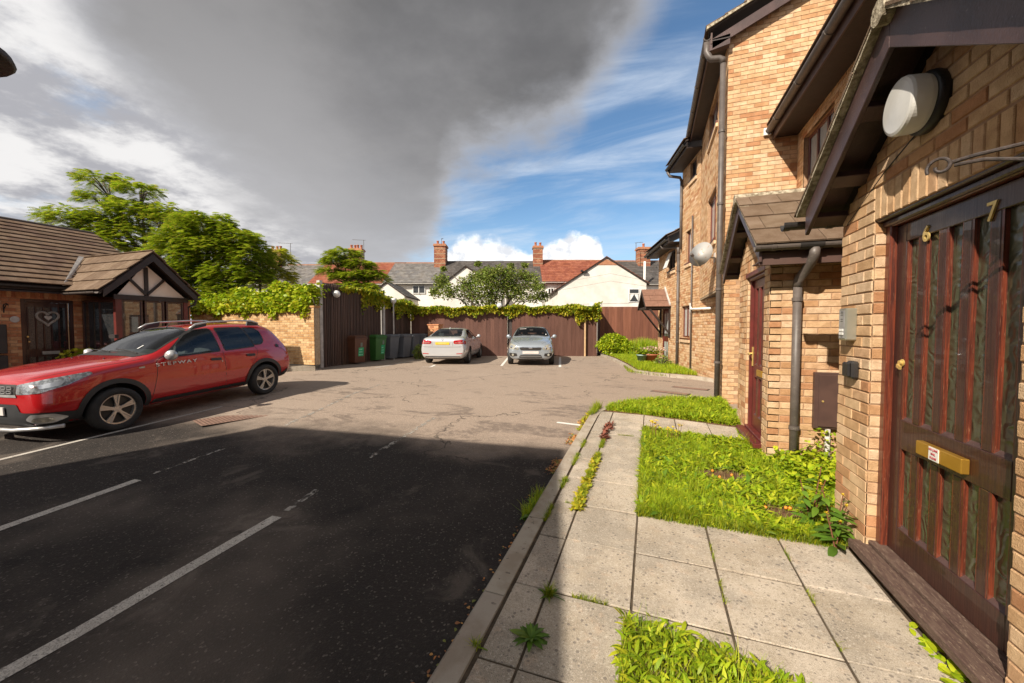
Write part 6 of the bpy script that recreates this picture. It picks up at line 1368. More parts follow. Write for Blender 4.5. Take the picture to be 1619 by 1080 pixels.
frond_tree('rounded dense tree of feathery fronds right of the bungalow bay', b_, cw(rx(325,17), 17, rz_(440,17)),
    [C(330,362,17,(1.15,1.00,0.57)), C(290,385,17,(1.00,0.90,0.68)), C(372,385,17,(1.05,0.90,0.68)), C(335,400,17,(1.30,1.00,0.81)), C(270,410,17,(1.00,0.80,0.74)), C(395,412,17,(0.75,0.80,0.74)), C(300,438,17,(1.20,0.90,0.81)), C(360,440,17,(1.20,0.90,0.81)), C(405,445,17,(0.60,0.80,0.68)), C(260,445,17,(0.90,0.80,0.68)), C(330,470,17,(1.50,0.90,0.68))], 13000, .33, seed=5, trunk_r=.2)
b_ = cw(rx(435,19), 19, .3)
frond_tree('small bright yellow green tree by the thin bare post', b_, cw(rx(430,19), 19, rz_(440,19)), [C(432,402,19,(.55,.6,.32)), C(445,415,19,(.6,.6,.45)), C(420,425,19,(.6,.6,.5)), C(438,440,19,(.8,.7,.5))], 900, .38, m='treey', seed=8, trunk_r=.09)
b_ = cw(rx(552,20), 20, .3)
frond_tree('small spreading tree above the ivy in front of the red roof', b_, cw(rx(550,20), 20, rz_(448,20)), [C(548,403,20,(.75,.7,.22)), C(535,415,20,(.7,.7,.28)), C(570,420,20,(.75,.7,.28)), C(585,434,20,(.55,.6,.26)), C(555,438,20,(1.0,.8,.28)), C(525,430,20,(.5,.6,.2)), C(600,440,20,(.4,.5,.2)), C(560,455,20,(1.5,.8,.25))], 4200, .31, seed=9, trunk_r=.10)
# post beside it
q = MB(); p = cw(rx(413,17.2), 17.2, 0); q.tube([(p.x,p.y,.3),(p.x,p.y,rz_(404,17.2))], .05, 8); tag(q.build('bare_post', M['bark'], smooth=True), 'thin bare grey post standing among the trees left of the fence', 'post')
def bushy_tree():
    base = cw(rx(785,21), 21, .3); t = thing('orchard_tree', base, 'loose leafy orchard tree behind the fence in front of the white gable', 'tree', local=True); q = MB(); P = []; rs = random.Random(4)
    for (px, py, r) in [(700,445,.5),(690,462,.4),(712,462,.55),(735,448,.55),(752,438,.5),(772,433,.55),(790,431,.45),(805,436,.5),(825,433,.4),(838,440,.55),(770,445,.8),(800,452,.8),(745,465,.8),(775,468,.8),(820,462,.7),(850,455,.45),(860,468,.4),(756,417,.18),(808,419,.2),(830,418,.18),(702,425,.16),(845,470,.4)]:
        c = cw(rx(px,21), 21+rs.uniform(-.5,.5), rz_(py,21))-base; q.tube([Vector((rs.uniform(-.5,.5),0,1.4)), (c*.6)+Vector((0,0,.9)), c], [.05,.03,.012], 5); n = int(1900*max(r,.3)**1.9)+60
        d = RNG.normal(0,1,(n,3)); d /= np.linalg.norm(d,axis=1)[:,None]; P.append(np.array(c)+d*r*(RNG.random(n)**.55)[:,None]*[1,1,.85])
    q.tube([(0,0,0),(0,0,1.6)], .12, 8); q.tube([(-1.6,0,0),(-1.4,0,3.2)], .05, 6); q.build('trunk', M['bark'], t); leafmass(t, np.concatenate(P), .12, 'tree2', .55, 'crown')
bushy_tree()
def shrub(name, base, r, n, size, m, lab, cat='shrub', w=.6):
    t = thing(name, base, lab, cat, local=True); leafmass(t, shell((0,0,r[2]*.95), r, n, low=-.9, thick=.35, bump=.14, seed=2), size, m, w)
    q = MB()
    for k in range(8): a = k*.8; q.tube([(0,0,0),(math.cos(a)*r[0]*.6, math.sin(a)*r[1]*.6, r[2]*1.1)], .015, 4)
    q.build('stems', M['bark'], t)
shrub('round_bush', cw(rx(971,18.4), 18.4, .33), (.78,.7,.50), 3600, .10, 'hedge', 'rounded bright green bush in front of the redder fence')
shrub('small_bush', cw(rx(664,16.9), 16.9, .27), (.32,.3,.30), 700, .08, 'tree2', 'small pale green bush at the fence foot beside the white car')
shrub('small_bush', (-13.3, 5.55, .28), (.45,.45,.40), 700, .12, 'treey', 'yellow green shrub beside the bungalow door behind the red car bonnet')
shrub('low_plant', (.36, 14.0, .36), (.28,.28,.18), 260, .07, 'tree2', 'low grey green plant beside the far doorstep')
def iris():
    b = cw(rx(1015,18.2), 18.2, .33); t = thing('tall_grass_clump', b, 'tall spiky grassy plants between the round bush and the far door', 'plants', local=True); n = 2600
    x = RNG.uniform(-.95,.75,n); y = RNG.normal(0,.28,n); tv = np.array([(0,-.5,0),(0,.5,0),(.06,-.4,.5),(.06,.4,.5),(.28,0,1.0)]); tf = np.array([(0,1,3),(0,3,2),(2,3,4)]); h = RNG.uniform(.35,.95,n)*(1-.25*np.abs(x)); v = tv[None]*np.stack([h*.8, np.full(n,.022), h],-1)[:,None]
    yaw = RNG.uniform(0,6.283,n); c, s = np.cos(yaw)[:,None], np.sin(yaw)[:,None]; V = np.stack([v[...,0]*c-v[...,1]*s+x[:,None], v[...,0]*s+v[...,1]*c+y[:,None], v[...,2]],-1)
    npmesh('leaves', V.reshape(-1,3), (tf[None]+(np.arange(n)*5)[:,None,None]).reshape(-1,3), M['weed'], t)
iris()
# ------------------------------------------------------------------ cars
def evaluated(o):
    dg = bpy.context.evaluated_depsgraph_get(); dg.update(); return bpy.data.meshes.new_from_object(o.evaluated_get(dg), depsgraph=dg)
def body_mesh(st, name):
    V, F = [], []; K = 10; n = 2*K-2
    for (x, zb, wl, wm, zm, wb, zbelt, wr, zr, zc) in st:
        h = [(0,zb),(wl*.8,zb),(wl,zb+.04),(wm*.985,(zb+.04+zm)/2),(wm,zm),(wb,zbelt),((wb+wr)/2+.012,(zbelt+zr)/2),(wr,zr),(wr*.62,zc-(zc-zr)*.28),(0,zc)]
        ring = h+[(-y,z) for y,z in h[-2:0:-1]]
        V += [(x,y,z) for y,z in ring]
    for i in range(len(st)-1):
        for k in range(n): a = i*n+k; b = i*n+(k+1) % n; F.append((a, b, b+n, a+n))
    for i0, rev in ((0, False), ((len(st)-1)*n, True)):
        # cap as quads across the car
        for k in range(K-1):
            a, b = i0+k, i0+k+1; c, d = i0+(n-k-1) % n, i0+(n-k) % n
            f = (a, b, c, d) if k else (a, b, c)
            if k == K-2: f = (a, b, d)
            F.append(f if not rev else f[::-1])
    me = bpy.data.meshes.new(name); me.from_pydata(V, [], F); bm = bmesh.new(); bm.from_mesh(me); bmesh.ops.remove_doubles(bm, verts=bm.verts, dist=1e-5); bmesh.ops.recalc_face_normals(bm, faces=bm.faces); bm.to_mesh(me); bm.free(); return me
class Car:
    def __init__(s, name, loc, rz, lab, cat, st, mpaint, axles, R, tw, arch, scale=1.0, wy=.80, cab=None, sides=(), front=None, rear=None, wheel_y=.38, fxr=(0, 1.6), rxr=(-3, -1.2)):
        s.r = thing(name, loc, lab, cat, rz=rz, local=True); s.r.scale = scale if isinstance(scale, tuple) else (scale,)*3
        me = body_mesh(st, 'body'); o = bpy.data.objects.new('tmp', me); COL.objects.link(o)
        sb = o.modifiers.new('s', 'SUBSURF'); sb.levels = 3; sb.render_levels = 3
        sm = evaluated(o); bm = bmesh.new(); bm.from_mesh(sm); s.bvh = BVHTree.FromBMesh(bm); bm.free(); bpy.data.objects.remove(o)
        cuts = []
        def cutter(mb):
            co = mb.build('cut', mpaint); bm = bmesh.new(); bm.from_mesh(co.data); bmesh.ops.recalc_face_normals(bm, faces=bm.faces); bm.to_mesh(co.data); bm.free(); cuts.append(co)
        for sg in (-1, 1):
            cut = MB()
            for x in axles: cut.lathe([(arch, .50), (arch, 1.3)], (x, 0, R+.01), (0, sg, 0), 40)
            cutter(cut)
        cut = MB(); cut.prism([(x, -.56, z) for x, z in cab], (0, 1.12, 0)); cutter(cut)
        for sg in (-1, 1):
            for p in sides: cut = MB(); cut.prism([(x, sg*.50, z) for x, z in rnd_poly(p, .03)], (0, sg*.7, 0)); cutter(cut)
        cut = MB(); cut.prism([(fxr[0], y, z) for y, z in rnd_poly(front, .03)], (fxr[1]-fxr[0], 0, 0)); cutter(cut)
        cut = MB(); cut.prism([(rxr[0], y, z) for y, z in rnd_poly(rear, .04)], (rxr[1]-rxr[0], 0, 0)); cutter(cut)
        o2 = bpy.data.objects.new('tmp2', sm); COL.objects.link(o2)
        for co in cuts: b = o2.modifiers.new('b', 'BOOLEAN'); b.operation = 'DIFFERENCE'; b.object = co; b.solver = 'EXACT'
        bmsh = evaluated(o2); bmsh.name = 'body'; bmsh.materials.clear(); bmsh.materials.append(mpaint); bmsh.materials.append(M['gutterd']); bmsh.materials.append(M['cabin'])
        for p in bmsh.polygons:
            c = p.center; h, n_, _, dd = s.bvh.find_nearest(c); p.use_smooth = True; p.material_index = 0
            if dd > .004 or abs(n_.dot(p.normal)) < .6:
                p.use_smooth = False; p.material_index = 2 if c.z > .5 and not any(math.hypot(c.x-x, c.z-R-.01) < arch+.01 for x in axles) else 1
        for k in [o2]+cuts: bpy.data.objects.remove(k)
        s.body = bpy.data.objects.new('body', bmsh); COL.objects.link(s.body); s.body.parent = s.r
        s.axles, s.R, s.wy = axles, R, wy
    def cabin(s, xf, xr, zs, dash, seat='seat', wheel=-1):
        for y in (-.30, .30):
            q = MB(); q.box(xf-.05, xf+.42, y-.22, y+.22, zs-.1, zs+.06); q.prism([(xf-.02, y-.22, zs), (xf+.08, y-.22, zs), (xf-.12, y-.20, zs+.60), (xf-.20, y-.20, zs+.58)], (0, .44, 0)); st = q.build('seat', M[seat], s.r, bevel=.03)
            q = MB(); q.prism([(xf-.15, y-.12, zs+.62), (xf-.07, y-.12, zs+.62), (xf-.12, y-.11, zs+.80), (xf-.19, y-.11, zs+.79)], (0, .24, 0)); q.build('headrest', M[seat], st, bevel=.02)
        q = MB(); q.box(xr, xr+.4, -.54, .54, zs-.1, zs+.05); q.prism([(xr-.02, -.54, zs), (xr+.08, -.54, zs), (xr-.10, -.54, zs+.52), (xr-.18, -.54, zs+.50)], (0, 1.08, 0)); st = q.build('seat', M[seat], s.r, bevel=.03)
        for y in (-.32, .32): q = MB(); q.box(xr-.19, xr-.10, y-.12, y+.12, zs+.53, zs+.66); q.build('headrest', M[seat], st, bevel=.02)
        q = MB(); q.prism([(dash, -.55, zs), (dash+.3, -.55, zs+.1), (dash+.25, -.55, zs+.40), (dash+.05, -.55, zs+.40), (dash-.05, -.55, zs+.25)], (0, 1.10, 0)); q.build('dashboard', M['cabin'], s.r, bevel=.02)
        A = Vector((1, 0, .35)).normalized(); c = Vector((dash-.16, wheel*.32, zs+.34)); a = Vector((0,1,0)); b = A.cross(a); q = MB()
        q.tube([c+(a*math.cos(k/16*6.283)+b*math.sin(k/16*6.283))*.175 for k in range(17)], .014, 6); q.beam(c-a*.17, c+a*.17, .04, .02); q.tube([c, c+A*.2], .03, 6); q.build('steering_wheel', M['gutterd'], s.r)
        q = MB(); q.box(dash+.12, dash+.17, -.07, .07, s.mz, s.mz+.06) ; q.build('interior_mirror', M['gutterd'], s.r)
    def proj(s, a, b, view, off):
        if view in ('L', 'R'): sg = 1 if view == 'L' else -1; o, d = Vector((a, 2*sg, b)), Vector((0, -sg, 0))
        elif view == 'F': o, d = Vector((4, a, b)), Vector((-1, 0, 0))
        elif view == 'B': o, d = Vector((-4, a, b)), Vector((1, 0, 0))
        elif view == 'T': o, d = Vector((a, b, 3)), Vector((0, 0, -1))
        elif view == 'FL': d = Vector((-1, -.9, 0)).normalized(); u = Vector((-.9, 1, 0)).normalized(); o = u*a*1+Vector((0,0,b))-d*4   # a measured along u
        elif view == 'FR': d = Vector((-1, .9, 0)).normalized(); u = Vector((-.9, -1, 0)).normalized(); o = u*a*1+Vector((0,0,b))-d*4
        h, nrm, _, dist = s.bvh.ray_cast(o, d)
        if h is None:
            h, nrm, _, dist = s.bvh.find_nearest(o+d*3.0 if view in ('F','B','FL','FR') else o+d)
        if nrm.dot(d) > 0: nrm = -nrm
        return h+nrm*off
    def patch(s, name, poly, view, off, m, parent=None, grid=.07, label=None, smoothpoly=0):
        if smoothpoly: poly = cr(poly, smoothpoly)
        bm = bmesh.new(); vs = [bm.verts.new((a, b, 0)) for a, b in poly]; bm.faces.new(vs)
        for ax in (0, 1):
            lo, hi = min(p[ax] for p in poly), max(p[ax] for p in poly); k = lo+grid
            while k < hi-1e-4:
                co = [0,0,0]; no = [0,0,0]; co[ax] = k; no[ax] = 1
                bmesh.ops.bisect_plane(bm, geom=bm.verts[:]+bm.edges[:]+bm.faces[:], plane_co=co, plane_no=no); k += grid
        bmesh.ops.triangulate(bm, faces=[f for f in bm.faces if len(f.verts) > 4])
        for v in bm.verts: v.co = s.proj(v.co.x, v.co.y, view, off)
        bmesh.ops.recalc_face_normals(bm, faces=bm.faces); bm.normal_update()
        d = {'L':(0,1,0),'R':(0,-1,0),'F':(1,0,0),'B':(-1,0,0),'T':(0,0,1),'FL':(1,.9,0),'FR':(1,-.9,0)}[view]
        if sum((f.normal*f.calc_area() for f in bm.faces), Vector()).dot(Vector(d)) < 0: bmesh.ops.reverse_faces(bm, faces=bm.faces)
        me = bpy.data.meshes.new(name); bm.to_mesh(me); bm.free(); me.materials.append(m); me.polygons.foreach_set('use_smooth', [True]*len(me.polygons))
        o = bpy.data.objects.new(name, me); COL.objects.link(o); o.parent = parent or s.r
        if label: o['label'] = label
        return o
    def seam(s, pts, view, w=.008, off=.0015, name='door_seam', m=None):
        pts = cr(pts, 4, False); L = []; 
        for i, p in enumerate(pts):
            a, b = pts[max(i-1,0)], pts[min(i+1, len(pts)-1)]; dx, dy = b[0]-a[0], b[1]-a[1]; l = math.hypot(dx, dy) or 1
            L.append(((p[0]-dy/l*w/2, p[1]+dx/l*w/2), (p[0]+dy/l*w/2, p[1]-dx/l*w/2)))
        vs = [s.proj(*q, view, off) for pr in L for q in pr]; fs = [(2*i, 2*i+1, 2*i+3, 2*i+2) for i in range(len(L)-1)]
        me = bpy.data.meshes.new(name); me.from_pydata(vs, [], fs); me.materials.append(m or M['gutterd']); o = bpy.data.objects.new(name, me); COL.objects.link(o); o.parent = s.r; return o
    def wheels(s, simple=False, rimr=.205, rr=None):
        R = s.R
        for x in s.axles:
            for sg in (1, -1):
                root = bpy.data.objects.new('wheel', None); COL.objects.link(root); root.parent = s.r; root.location = (x, sg*(s.wy-.0), R)
                A = (0, sg, 0); q = MB(); w = .10
                q.lathe([(rimr,-w),(R*.93,-w*.98),(R,-w*.7),(R*1.0,w*.65),(R*.955,w*.9),(R*.86,w*1.02),(rimr+.02,w*.98),(rimr,w*.8)], (0,0,0), A, 40, cap=False); q.build('tyre', M['tyre'], root, smooth=True)
                q = MB(); q.lathe([(rimr+.004,w*.86),(rimr+.004,w*.70),(rimr-.018,w*.66),(rimr-.022,w*.1)], (0,0,0), A, 36, cap=False); q.lathe([(.001,w*.62),(.05,w*.60),(.058,w*.40),(.001,w*.3)], (0,0,0), A, 20)
                n = 5
                for k in range(n):
                    a = 2*math.pi*k/n+.3
                    for da in (-.17, .17):
                        c_, s_ = math.cos(a+da*.9), math.sin(a+da*.9); c0, s0 = math.cos(a+da*.25), math.sin(a+da*.25)
                        p0 = Vector((c0*.03, sg*w*.52, s0*.03)); p1 = Vector((c_*(rimr-.008), sg*w*.60, s_*(rimr-.008))); q.beam(p0, p1, .020, .024, up=(0,1,0))
                    c_, s_ = math.cos(a), math.sin(a); q.beam((c_*.05, sg*w*.46, s_*.05), (c_*(rimr-.01), sg*w*.54, s_*(rimr-.01)), .045, .016, up=(0,1,0))
                q.build('rim', M['rim'], root, smooth=False)
                q = MB(); q.lathe([(.001,w*.28),(rimr-.012,w*.22),(rimr-.012,-w*.2),(.001,-w*.2)], (0,0,0), A, 24); q.build('brake_disc', M['gutterd'], root)
def cr(pts, n, closed=True):
    """Catmull-Rom through 2-D points"""
    out = []; N = len(pts)
    for i in range(N if closed else N-1):
        p = [pts[(i+k) % N] if closed else pts[min(max(i+k, 0), N-1)] for k in (-1, 0, 1, 2)]
        for j in range(n):
            t = j/n; f = lambda a, b, c, d: .5*(2*b+(c-a)*t+(2*a-5*b+4*c-d)*t*t+(3*b-a-3*c+d)*t**3)
            out.append((f(*[q[0] for q in p]), f(*[q[1] for q in p])))
    if not closed: out.append(pts[-1])
    return out
def rnd_poly(p, r=.03, n=3):
    out = []; N = len(p)
    for i in range(N):
        a, b, c = Vector(p[i-1]), Vector(p[i]), Vector(p[(i+1) % N]); u, v = (a-b), (c-b); k = min(r, u.length*.45, v.length*.45); s_, e = b+u.normalized()*k, b+v.normalized()*k
        for j in range(n+1): t = j/n; q = s_*(1-t)**2+b*2*t*(1-t)+e*t*t; out.append((q.x, q.y))
    return out
def grow(p, d):
    c = (sum(q[0] for q in p)/len(p), sum(q[1] for q in p)/len(p)); out = []
    for i in range(len(p)):
        a, b, c_ = Vector(p[i-1]), Vector(p[i]), Vector(p[(i+1) % len(p)]); n1 = Vector(((b-a).y, -(b-a).x)).normalized(); n2 = Vector(((c_-b).y, -(c_-b).x)).normalized(); m = (n1+n2); m = m/max(.35, m.dot(n1))
        q = b+m*d; out.append((q.x, q.y))
    area = sum(p[i][0]*p[(i+1) % len(p)][1]-p[(i+1) % len(p)][0]*p[i][1] for i in range(len(p)))
    if area < 0: return grow(p[::-1], d)[::-1]
    return out
def dense(p, d=.06):
    out = []
    for i in range(len(p)):
        a, b = Vector(p[i]), Vector(p[(i+1) % len(p)]); n = max(1, int((b-a).length/d))
        for k in range(n): q = a.lerp(b, k/n); out.append((q.x, q.y))
    return out
def ring(car, name, inner, rim, view, off, m, parent=None):
    inner = dense(inner); outer = grow(inner, rim); inner = grow(inner, -.004); n = len(inner); vs = [car.proj(*p, view, off) for p in inner]+[car.proj(*p, view, off) for p in outer]
    me = bpy.data.meshes.new(name); me.from_pydata(vs, [], [(i, (i+1) % n, (i+1) % n+n, i+n) for i in range(n)]); me.materials.append(m)
    o = bpy.data.objects.new(name, me); COL.objects.link(o); o.parent = parent or car.r; return o
def window(car, poly, view, name='side_window', glass='carglass', rim=.018, m_rim='gutterd', r=.03):
    p = rnd_poly(poly, r); s = ring(car, 'window_seal', p, rim, view, .003, M[m_rim]); car.patch(name, p, view, .001, M[glass], parent=s)
    return s
# --- red raised hatchback -----------------------------------------
def red_car():
    st = [ # x, zb, wl, wm, zm, wb, zbelt, wr, zr, zc
     (2.13,.36,.46,.60,.62,.54,.70,.40,.76,.78),(2.08,.25,.62,.76,.56,.70,.78,.52,.86,.88),(1.95,.22,.72,.845,.58,.78,.84,.58,.935,.955),(1.70,.22,.78,.875,.62,.82,.90,.62,.985,1.01),
     (1.295,.24,.80,.885,.66,.84,.955,.66,1.03,1.055),(.92,.24,.80,.885,.66,.84,.985,.68,1.06,1.085),(.74,.23,.80,.88,.66,.84,.99,.70,1.10,1.125),(.45,.23,.80,.88,.66,.84,.995,.675,1.27,1.30),
     (.10,.23,.80,.88,.66,.84,1.0,.635,1.435,1.475),(-.20,.23,.80,.88,.66,.84,1.005,.62,1.50,1.545),(-.75,.23,.80,.88,.66,.84,1.01,.615,1.525,1.575),(-1.295,.24,.80,.885,.68,.835,1.03,.60,1.505,1.555),
     (-1.60,.26,.79,.88,.70,.82,1.045,.59,1.485,1.53),(-1.79,.28,.78,.875,.72,.80,1.04,.57,1.39,1.44),(-1.90,.29,.77,.865,.73,.79,1.02,.59,1.22,1.26),(-1.985,.31,.75,.85,.72,.77,.98,.61,1.05,1.07),(-2.02,.34,.72,.81,.68,.74,.88,.60,.94,.95),(-2.03,.42,.6,.74,.62,.68,.78,.56,.84,.85)]
    f, b = Vector((-7.23, 3.38)), Vector((-7.52, 6.02)); h = (f-b).normalized(); ang = math.atan2(h.y, h.x); left = Vector((-h.y, h.x)); mid = (f+b)/2-left*.86
    c = Car('red_hatchback', (mid.x, mid.y, .205), ang, 'red raised hatchback with roof rails parked in front of the bungalow', 'car', st, M['red'], (1.295, -1.295), .325, .2, .385, scale=(.985,.96,.955), wy=.79, cab=[(.62,.98),(.02,1.40),(-.2,1.455),(-.8,1.47),(-1.28,1.44),(-1.58,1.30),(-1.68,1.0),(-1.5,.72),(-.9,.45),(.75,.45)], sides=[[(.60,1.03),(.14,1.375),(-.02,1.445),(-.33,1.465),(-.36,1.045)],[(-.47,1.048),(-.44,1.467),(-.98,1.462),(-1.10,1.085),(-1.10,1.07)],[(-1.13,1.10),(-1.02,1.455),(-1.27,1.43),(-1.36,1.36),(-1.36,1.17),(-1.30,1.11)]], front=[(-.70,1.10),(-.585,1.44),(-.3,1.487),(0,1.50),(.3,1.487),(.585,1.44),(.70,1.10),(.3,1.135),(0,1.14),(-.3,1.135)], rear=[(-.58,1.12),(-.50,1.42),(.50,1.42),(.58,1.12)], fxr=(-.28,1.6), rxr=(-2.4,-1.5)); c.mz = 1.36; c.cabin(-.35, -1.25, .62, .62, 'seat')
    # ground rises to the rear of the car
    c.r.rotation_euler = (0, math.atan2(.105, 2.65), ang) ; c.wheels(rimr=.226)
    cl = M['cladding']
    for v in ('L', 'R'):
        window(c, [(.60,1.03),(.14,1.375),(-.02,1.445),(-.33,1.465),(-.36,1.045)], v); window(c, [(-.47,1.048),(-.44,1.467),(-.98,1.462),(-1.10,1.085),(-1.10,1.07)], v)
        window(c, [(-1.13,1.10),(-1.02,1.455),(-1.27,1.43),(-1.36,1.36),(-1.36,1.17),(-1.30,1.11)], v, name='quarter_window')
        for ax in c.axles:    # wheel arch cladding
            r0, r1 = .384, .455; o_ = [(ax+r1*math.cos(t), .335+r1*math.sin(t)) for t in np.linspace(-.12, math.pi+.12, 22)]; i_ = [(ax+r0*math.cos(t), .335+r0*math.sin(t)) for t in np.linspace(math.pi+.12, -.12, 22)]
            c.patch('arch_cladding', o_+i_, v, .010, cl, grid=.08)
        c.patch('sill_cladding', [(.87,.235),(.80,.37),(-.82,.37),(-.88,.235)], v, .010, cl); c.patch('bumper_cladding', [(2.02,.25),(1.70,.23),(1.735,.44),(1.80,.40),(2.0,.36)], v, .008, cl)
        c.patch('rear_cladding', [(-1.72,.27),(-1.93,.34),(-1.93,.50),(-1.76,.40)], v, .008, cl)
        c.seam([(.72,.98),(.74,.80),(.80,.55),(.83,.38)], v); c.seam([(-.415,1.03),(-.42,.8),(-.42,.38)], v); c.seam([(.72,.98),(.66,1.02),(.55,1.07)], v)
        c.seam([(-1.12,1.05),(-1.16,.95),(-1.08,.80),(-.93,.62),(-.84,.46),(-.83,.38)], v); c.seam([(-.40,1.48),(-.405,1.05)], v, w=.05, m=M['red'], off=.001)
        for x in (-.25, -.98): 
            s_ = c.patch('door_handle', rnd_poly([(x-.10,.865),(x-.10,.915),(x+.10,.925),(x+.10,.88)], .02), v, .014, cl)
        sg = 1 if v == 'L' else -1; q = MB(); p = c.proj(.52,1.01,v,0)
        q.lathe([(.001,-.02),(.05,-.01),(.082,.03),(.088,.07),(.07,.115),(.001,.125)], p+Vector((.0,sg*.11,.055)), (.94,sg*.34,0), 18); q.build('door_mirror', M['silver'], c.r, smooth=True)
        q = MB(); q.beam(p, p+Vector((.02,sg*.10,.03)), .05, .04); q.build('mirror_stalk', cl, c.r)
        # roof rail
        q = MB(); A_ = [(.02,1.475),(-.10,1.545),(-.35,1.585),(-.9,1.60),(-1.25,1.585),(-1.42,1.53)]; q.tube([(x, sg*(.60 if i not in (0,5) else .615), z+.012) for i,(x,z) in enumerate(A_)], [.014,.02,.016,.016,.02,.014], 8); rl = q.build('roof_rail', M['silver'], c.r, smooth=True)
        q = MB(); q.prism([(-.0,sg*.60,1.46),(-.12,sg*.60,1.56),(-.32,sg*.60,1.60),(-.30,sg*.60,1.52)], (0,-sg*.03,0)); q.build('rail_foot', cl, rl); q = MB(); q.prism([(-1.15,sg*.60,1.50),(-1.18,sg*.60,1.60),(-1.34,sg*.60,1.585),(-1.47,sg*.60,1.49)], (0,-sg*.03,0)); q.build('rail_foot', cl, rl)
        c.patch('side_repeater', rnd_poly([(.90,.895),(.90,.925),(.98,.915),(.98,.895)], .01), v, .006, M['lampg'])
        c.patch('tail_lamp', rnd_poly([(-1.80,1.06),(-1.955,.97),(-1.96,.80),(-1.90,.80),(-1.86,.92),(-1.68,1.02)], .02), v, .006, M['lampr'])
        c.patch('lamp_base', rnd_poly([(-1.62,1.05),(-1.70,1.07),(-1.74,1.0),(-1.66,.99)], .02), v, .008, M['gutterd'])
    # the front quarter seen from its left front corner: u runs from front towards rear
    for v in ('FL', 'FR'):
        U = lambda x, y: (-.9*x+abs(y))/math.hypot(.9, 1)
        c.patch('headlamp', rnd_poly([(U(2.09,.44),.70),(U(2.09,.44),.825),(U(1.95,.70),.885),(U(1.62,.86),.935),(U(1.58,.87),.90),(U(1.80,.82),.79),(U(2.0,.70),.715)], .02), v, .006, M['lampg'])
        c.patch('headlamp_chrome', rnd_poly([(U(2.0,.62),.80),(U(1.9,.74),.84),(U(1.80,.80),.86),(U(1.84,.78),.79),(U(1.97,.68),.765)], .015), v, .010, M['chrome'])
        c.patch('fog_lamp_surround', rnd_poly([(U(2.09,.56),.365),(U(2.05,.62),.44),(U(1.93,.78),.435),(U(1.84,.84),.36),(U(1.95,.76),.30),(U(2.05,.64),.31)], .03), v, .016, M['silver'])
        c.patch('fog_lamp', rnd_poly([(U(2.06,.60),.335),(U(2.04,.64),.395),(U(1.95,.76),.39),(U(1.93,.78),.34),(U(1.99,.72),.325)], .03), v, .020, M['lampw'])
        c.patch('bumper_black', rnd_poly([(U(2.12,.42),.26),(U(2.12,.42),.50),(U(2.08,.52),.46),(U(2.0,.68),.46),(U(1.86,.82),.44),(U(1.75,.86),.42),(U(1.75,.86),.25)], .02), v, .009, cl)
    gm = c.patch('grille', rnd_poly([(-.46,.695),(-.44,.83),(.44,.83),(.46,.695)], .02), 'F', .006, M['gutterd'])
    for y in (-.36,-.25,.14+.0,.25,.36):
        for z in (.735,.79): 
            q = MB(); p = c.proj(y, z, 'F', .012); q.box(p.x-.002,p.x+.008,y-.046,y+.046,z-.020,z-.012); q.box(p.x-.002,p.x+.008,y-.046,y+.046,z+.012,z+.020); q.box(p.x-.002,p.x+.008,y-.046,y-.038,z-.02,z+.02); q.box(p.x-.002,p.x+.008,y+.038,y+.046,z-.02,z+.02); q.build('grille_slot', M['silver'], gm)
    q = MB(); p = c.proj(0,.765,'F',.012); q.box(p.x-.004,p.x+.012,-.07,.07,.735,.80); q.build('badge', M['chrome'], gm)
    c.patch('grille_trim', [(-.47,.665),(-.46,.70),(.46,.70),(.47,.665)], 'F', .010, M['silver'])
    c.patch('air_intake', rnd_poly([(-.60,.27),(-.46,.57),(.46,.57),(.60,.27)], .03), 'F', .008, cl); q = MB(); p = c.proj(0,.47,'F',.02); q.box(p.x-.004,p.x+.012,-.26,.26,.42,.53); q.build('number_plate', M['plate_w'], c.r, bevel=.003)
    q = MB(); q.tube([(1.86,.80,.235),(2.02,.62,.225),(2.13,.35,.22),(2.145,0,.22),(2.13,-.35,.22),(2.02,-.62,.225),(1.86,-.80,.235)], .028, 8); q.build('skid_plate', M['silver'], c.r, smooth=True)
    ws = [(-.70,1.10),(-.585,1.44),(-.3,1.487),(0,1.50),(.3,1.487),(.585,1.44),(.70,1.10),(.3,1.135),(0,1.14),(-.3,1.135)]
    s_ = ring(c, 'windscreen_seal', rnd_poly(ws,.03), .016, 'F', .003, M['gutterd']); c.patch('windscreen', rnd_poly(ws,.03), 'F', .001, M['carglass'], parent=s_)
    rw = [(-.58,1.12),(-.50,1.42),(.50,1.42),(.58,1.12)]; c.patch('rear_window', rnd_poly(rw,.04), 'B', .001, M['carglass'])
    c.patch('cowl', [(.74,-.70),(.92,-.62),(.94,0),(.92,.62),(.74,.70),(.79,0)], 'T', .004, M['gutterd'])
    for y0, y1 in ((.55,-.02),(-.05,-.58)): 
        pa, pb = c.proj(.80, y0, 'T', .02), c.proj(.72, y1, 'T', .03); q = MB(); q.tube([pa, (pa+pb)/2+Vector((0,0,.012)), pb], .008, 6); q.build('wiper', M['gutterd'], c.r)
    for v_ in (1, -1): c.seam([(.86,v_*.76),(1.2,v_*.745),(1.6,v_*.70),(1.9,v_*.62),(2.04,v_*.5)], 'T', w=.007, name='bonnet_seam')
    for v_ in (.35, -.35): q = MB(); p = c.proj(1.12,v_,'T',.0); q.lathe([(.014,0),(.012,.012),(.003,.014)], p, (0,0,1), 8); q.build('washer_jet', M['gutterd'], c.r)
    q = MB(); p = c.proj(-.02,.0,'T',0); q.tube([p, p+Vector((-.10,0,.11))], [.008,.004], 6); q.build('aerial', M['gutterd'], c.r)
    
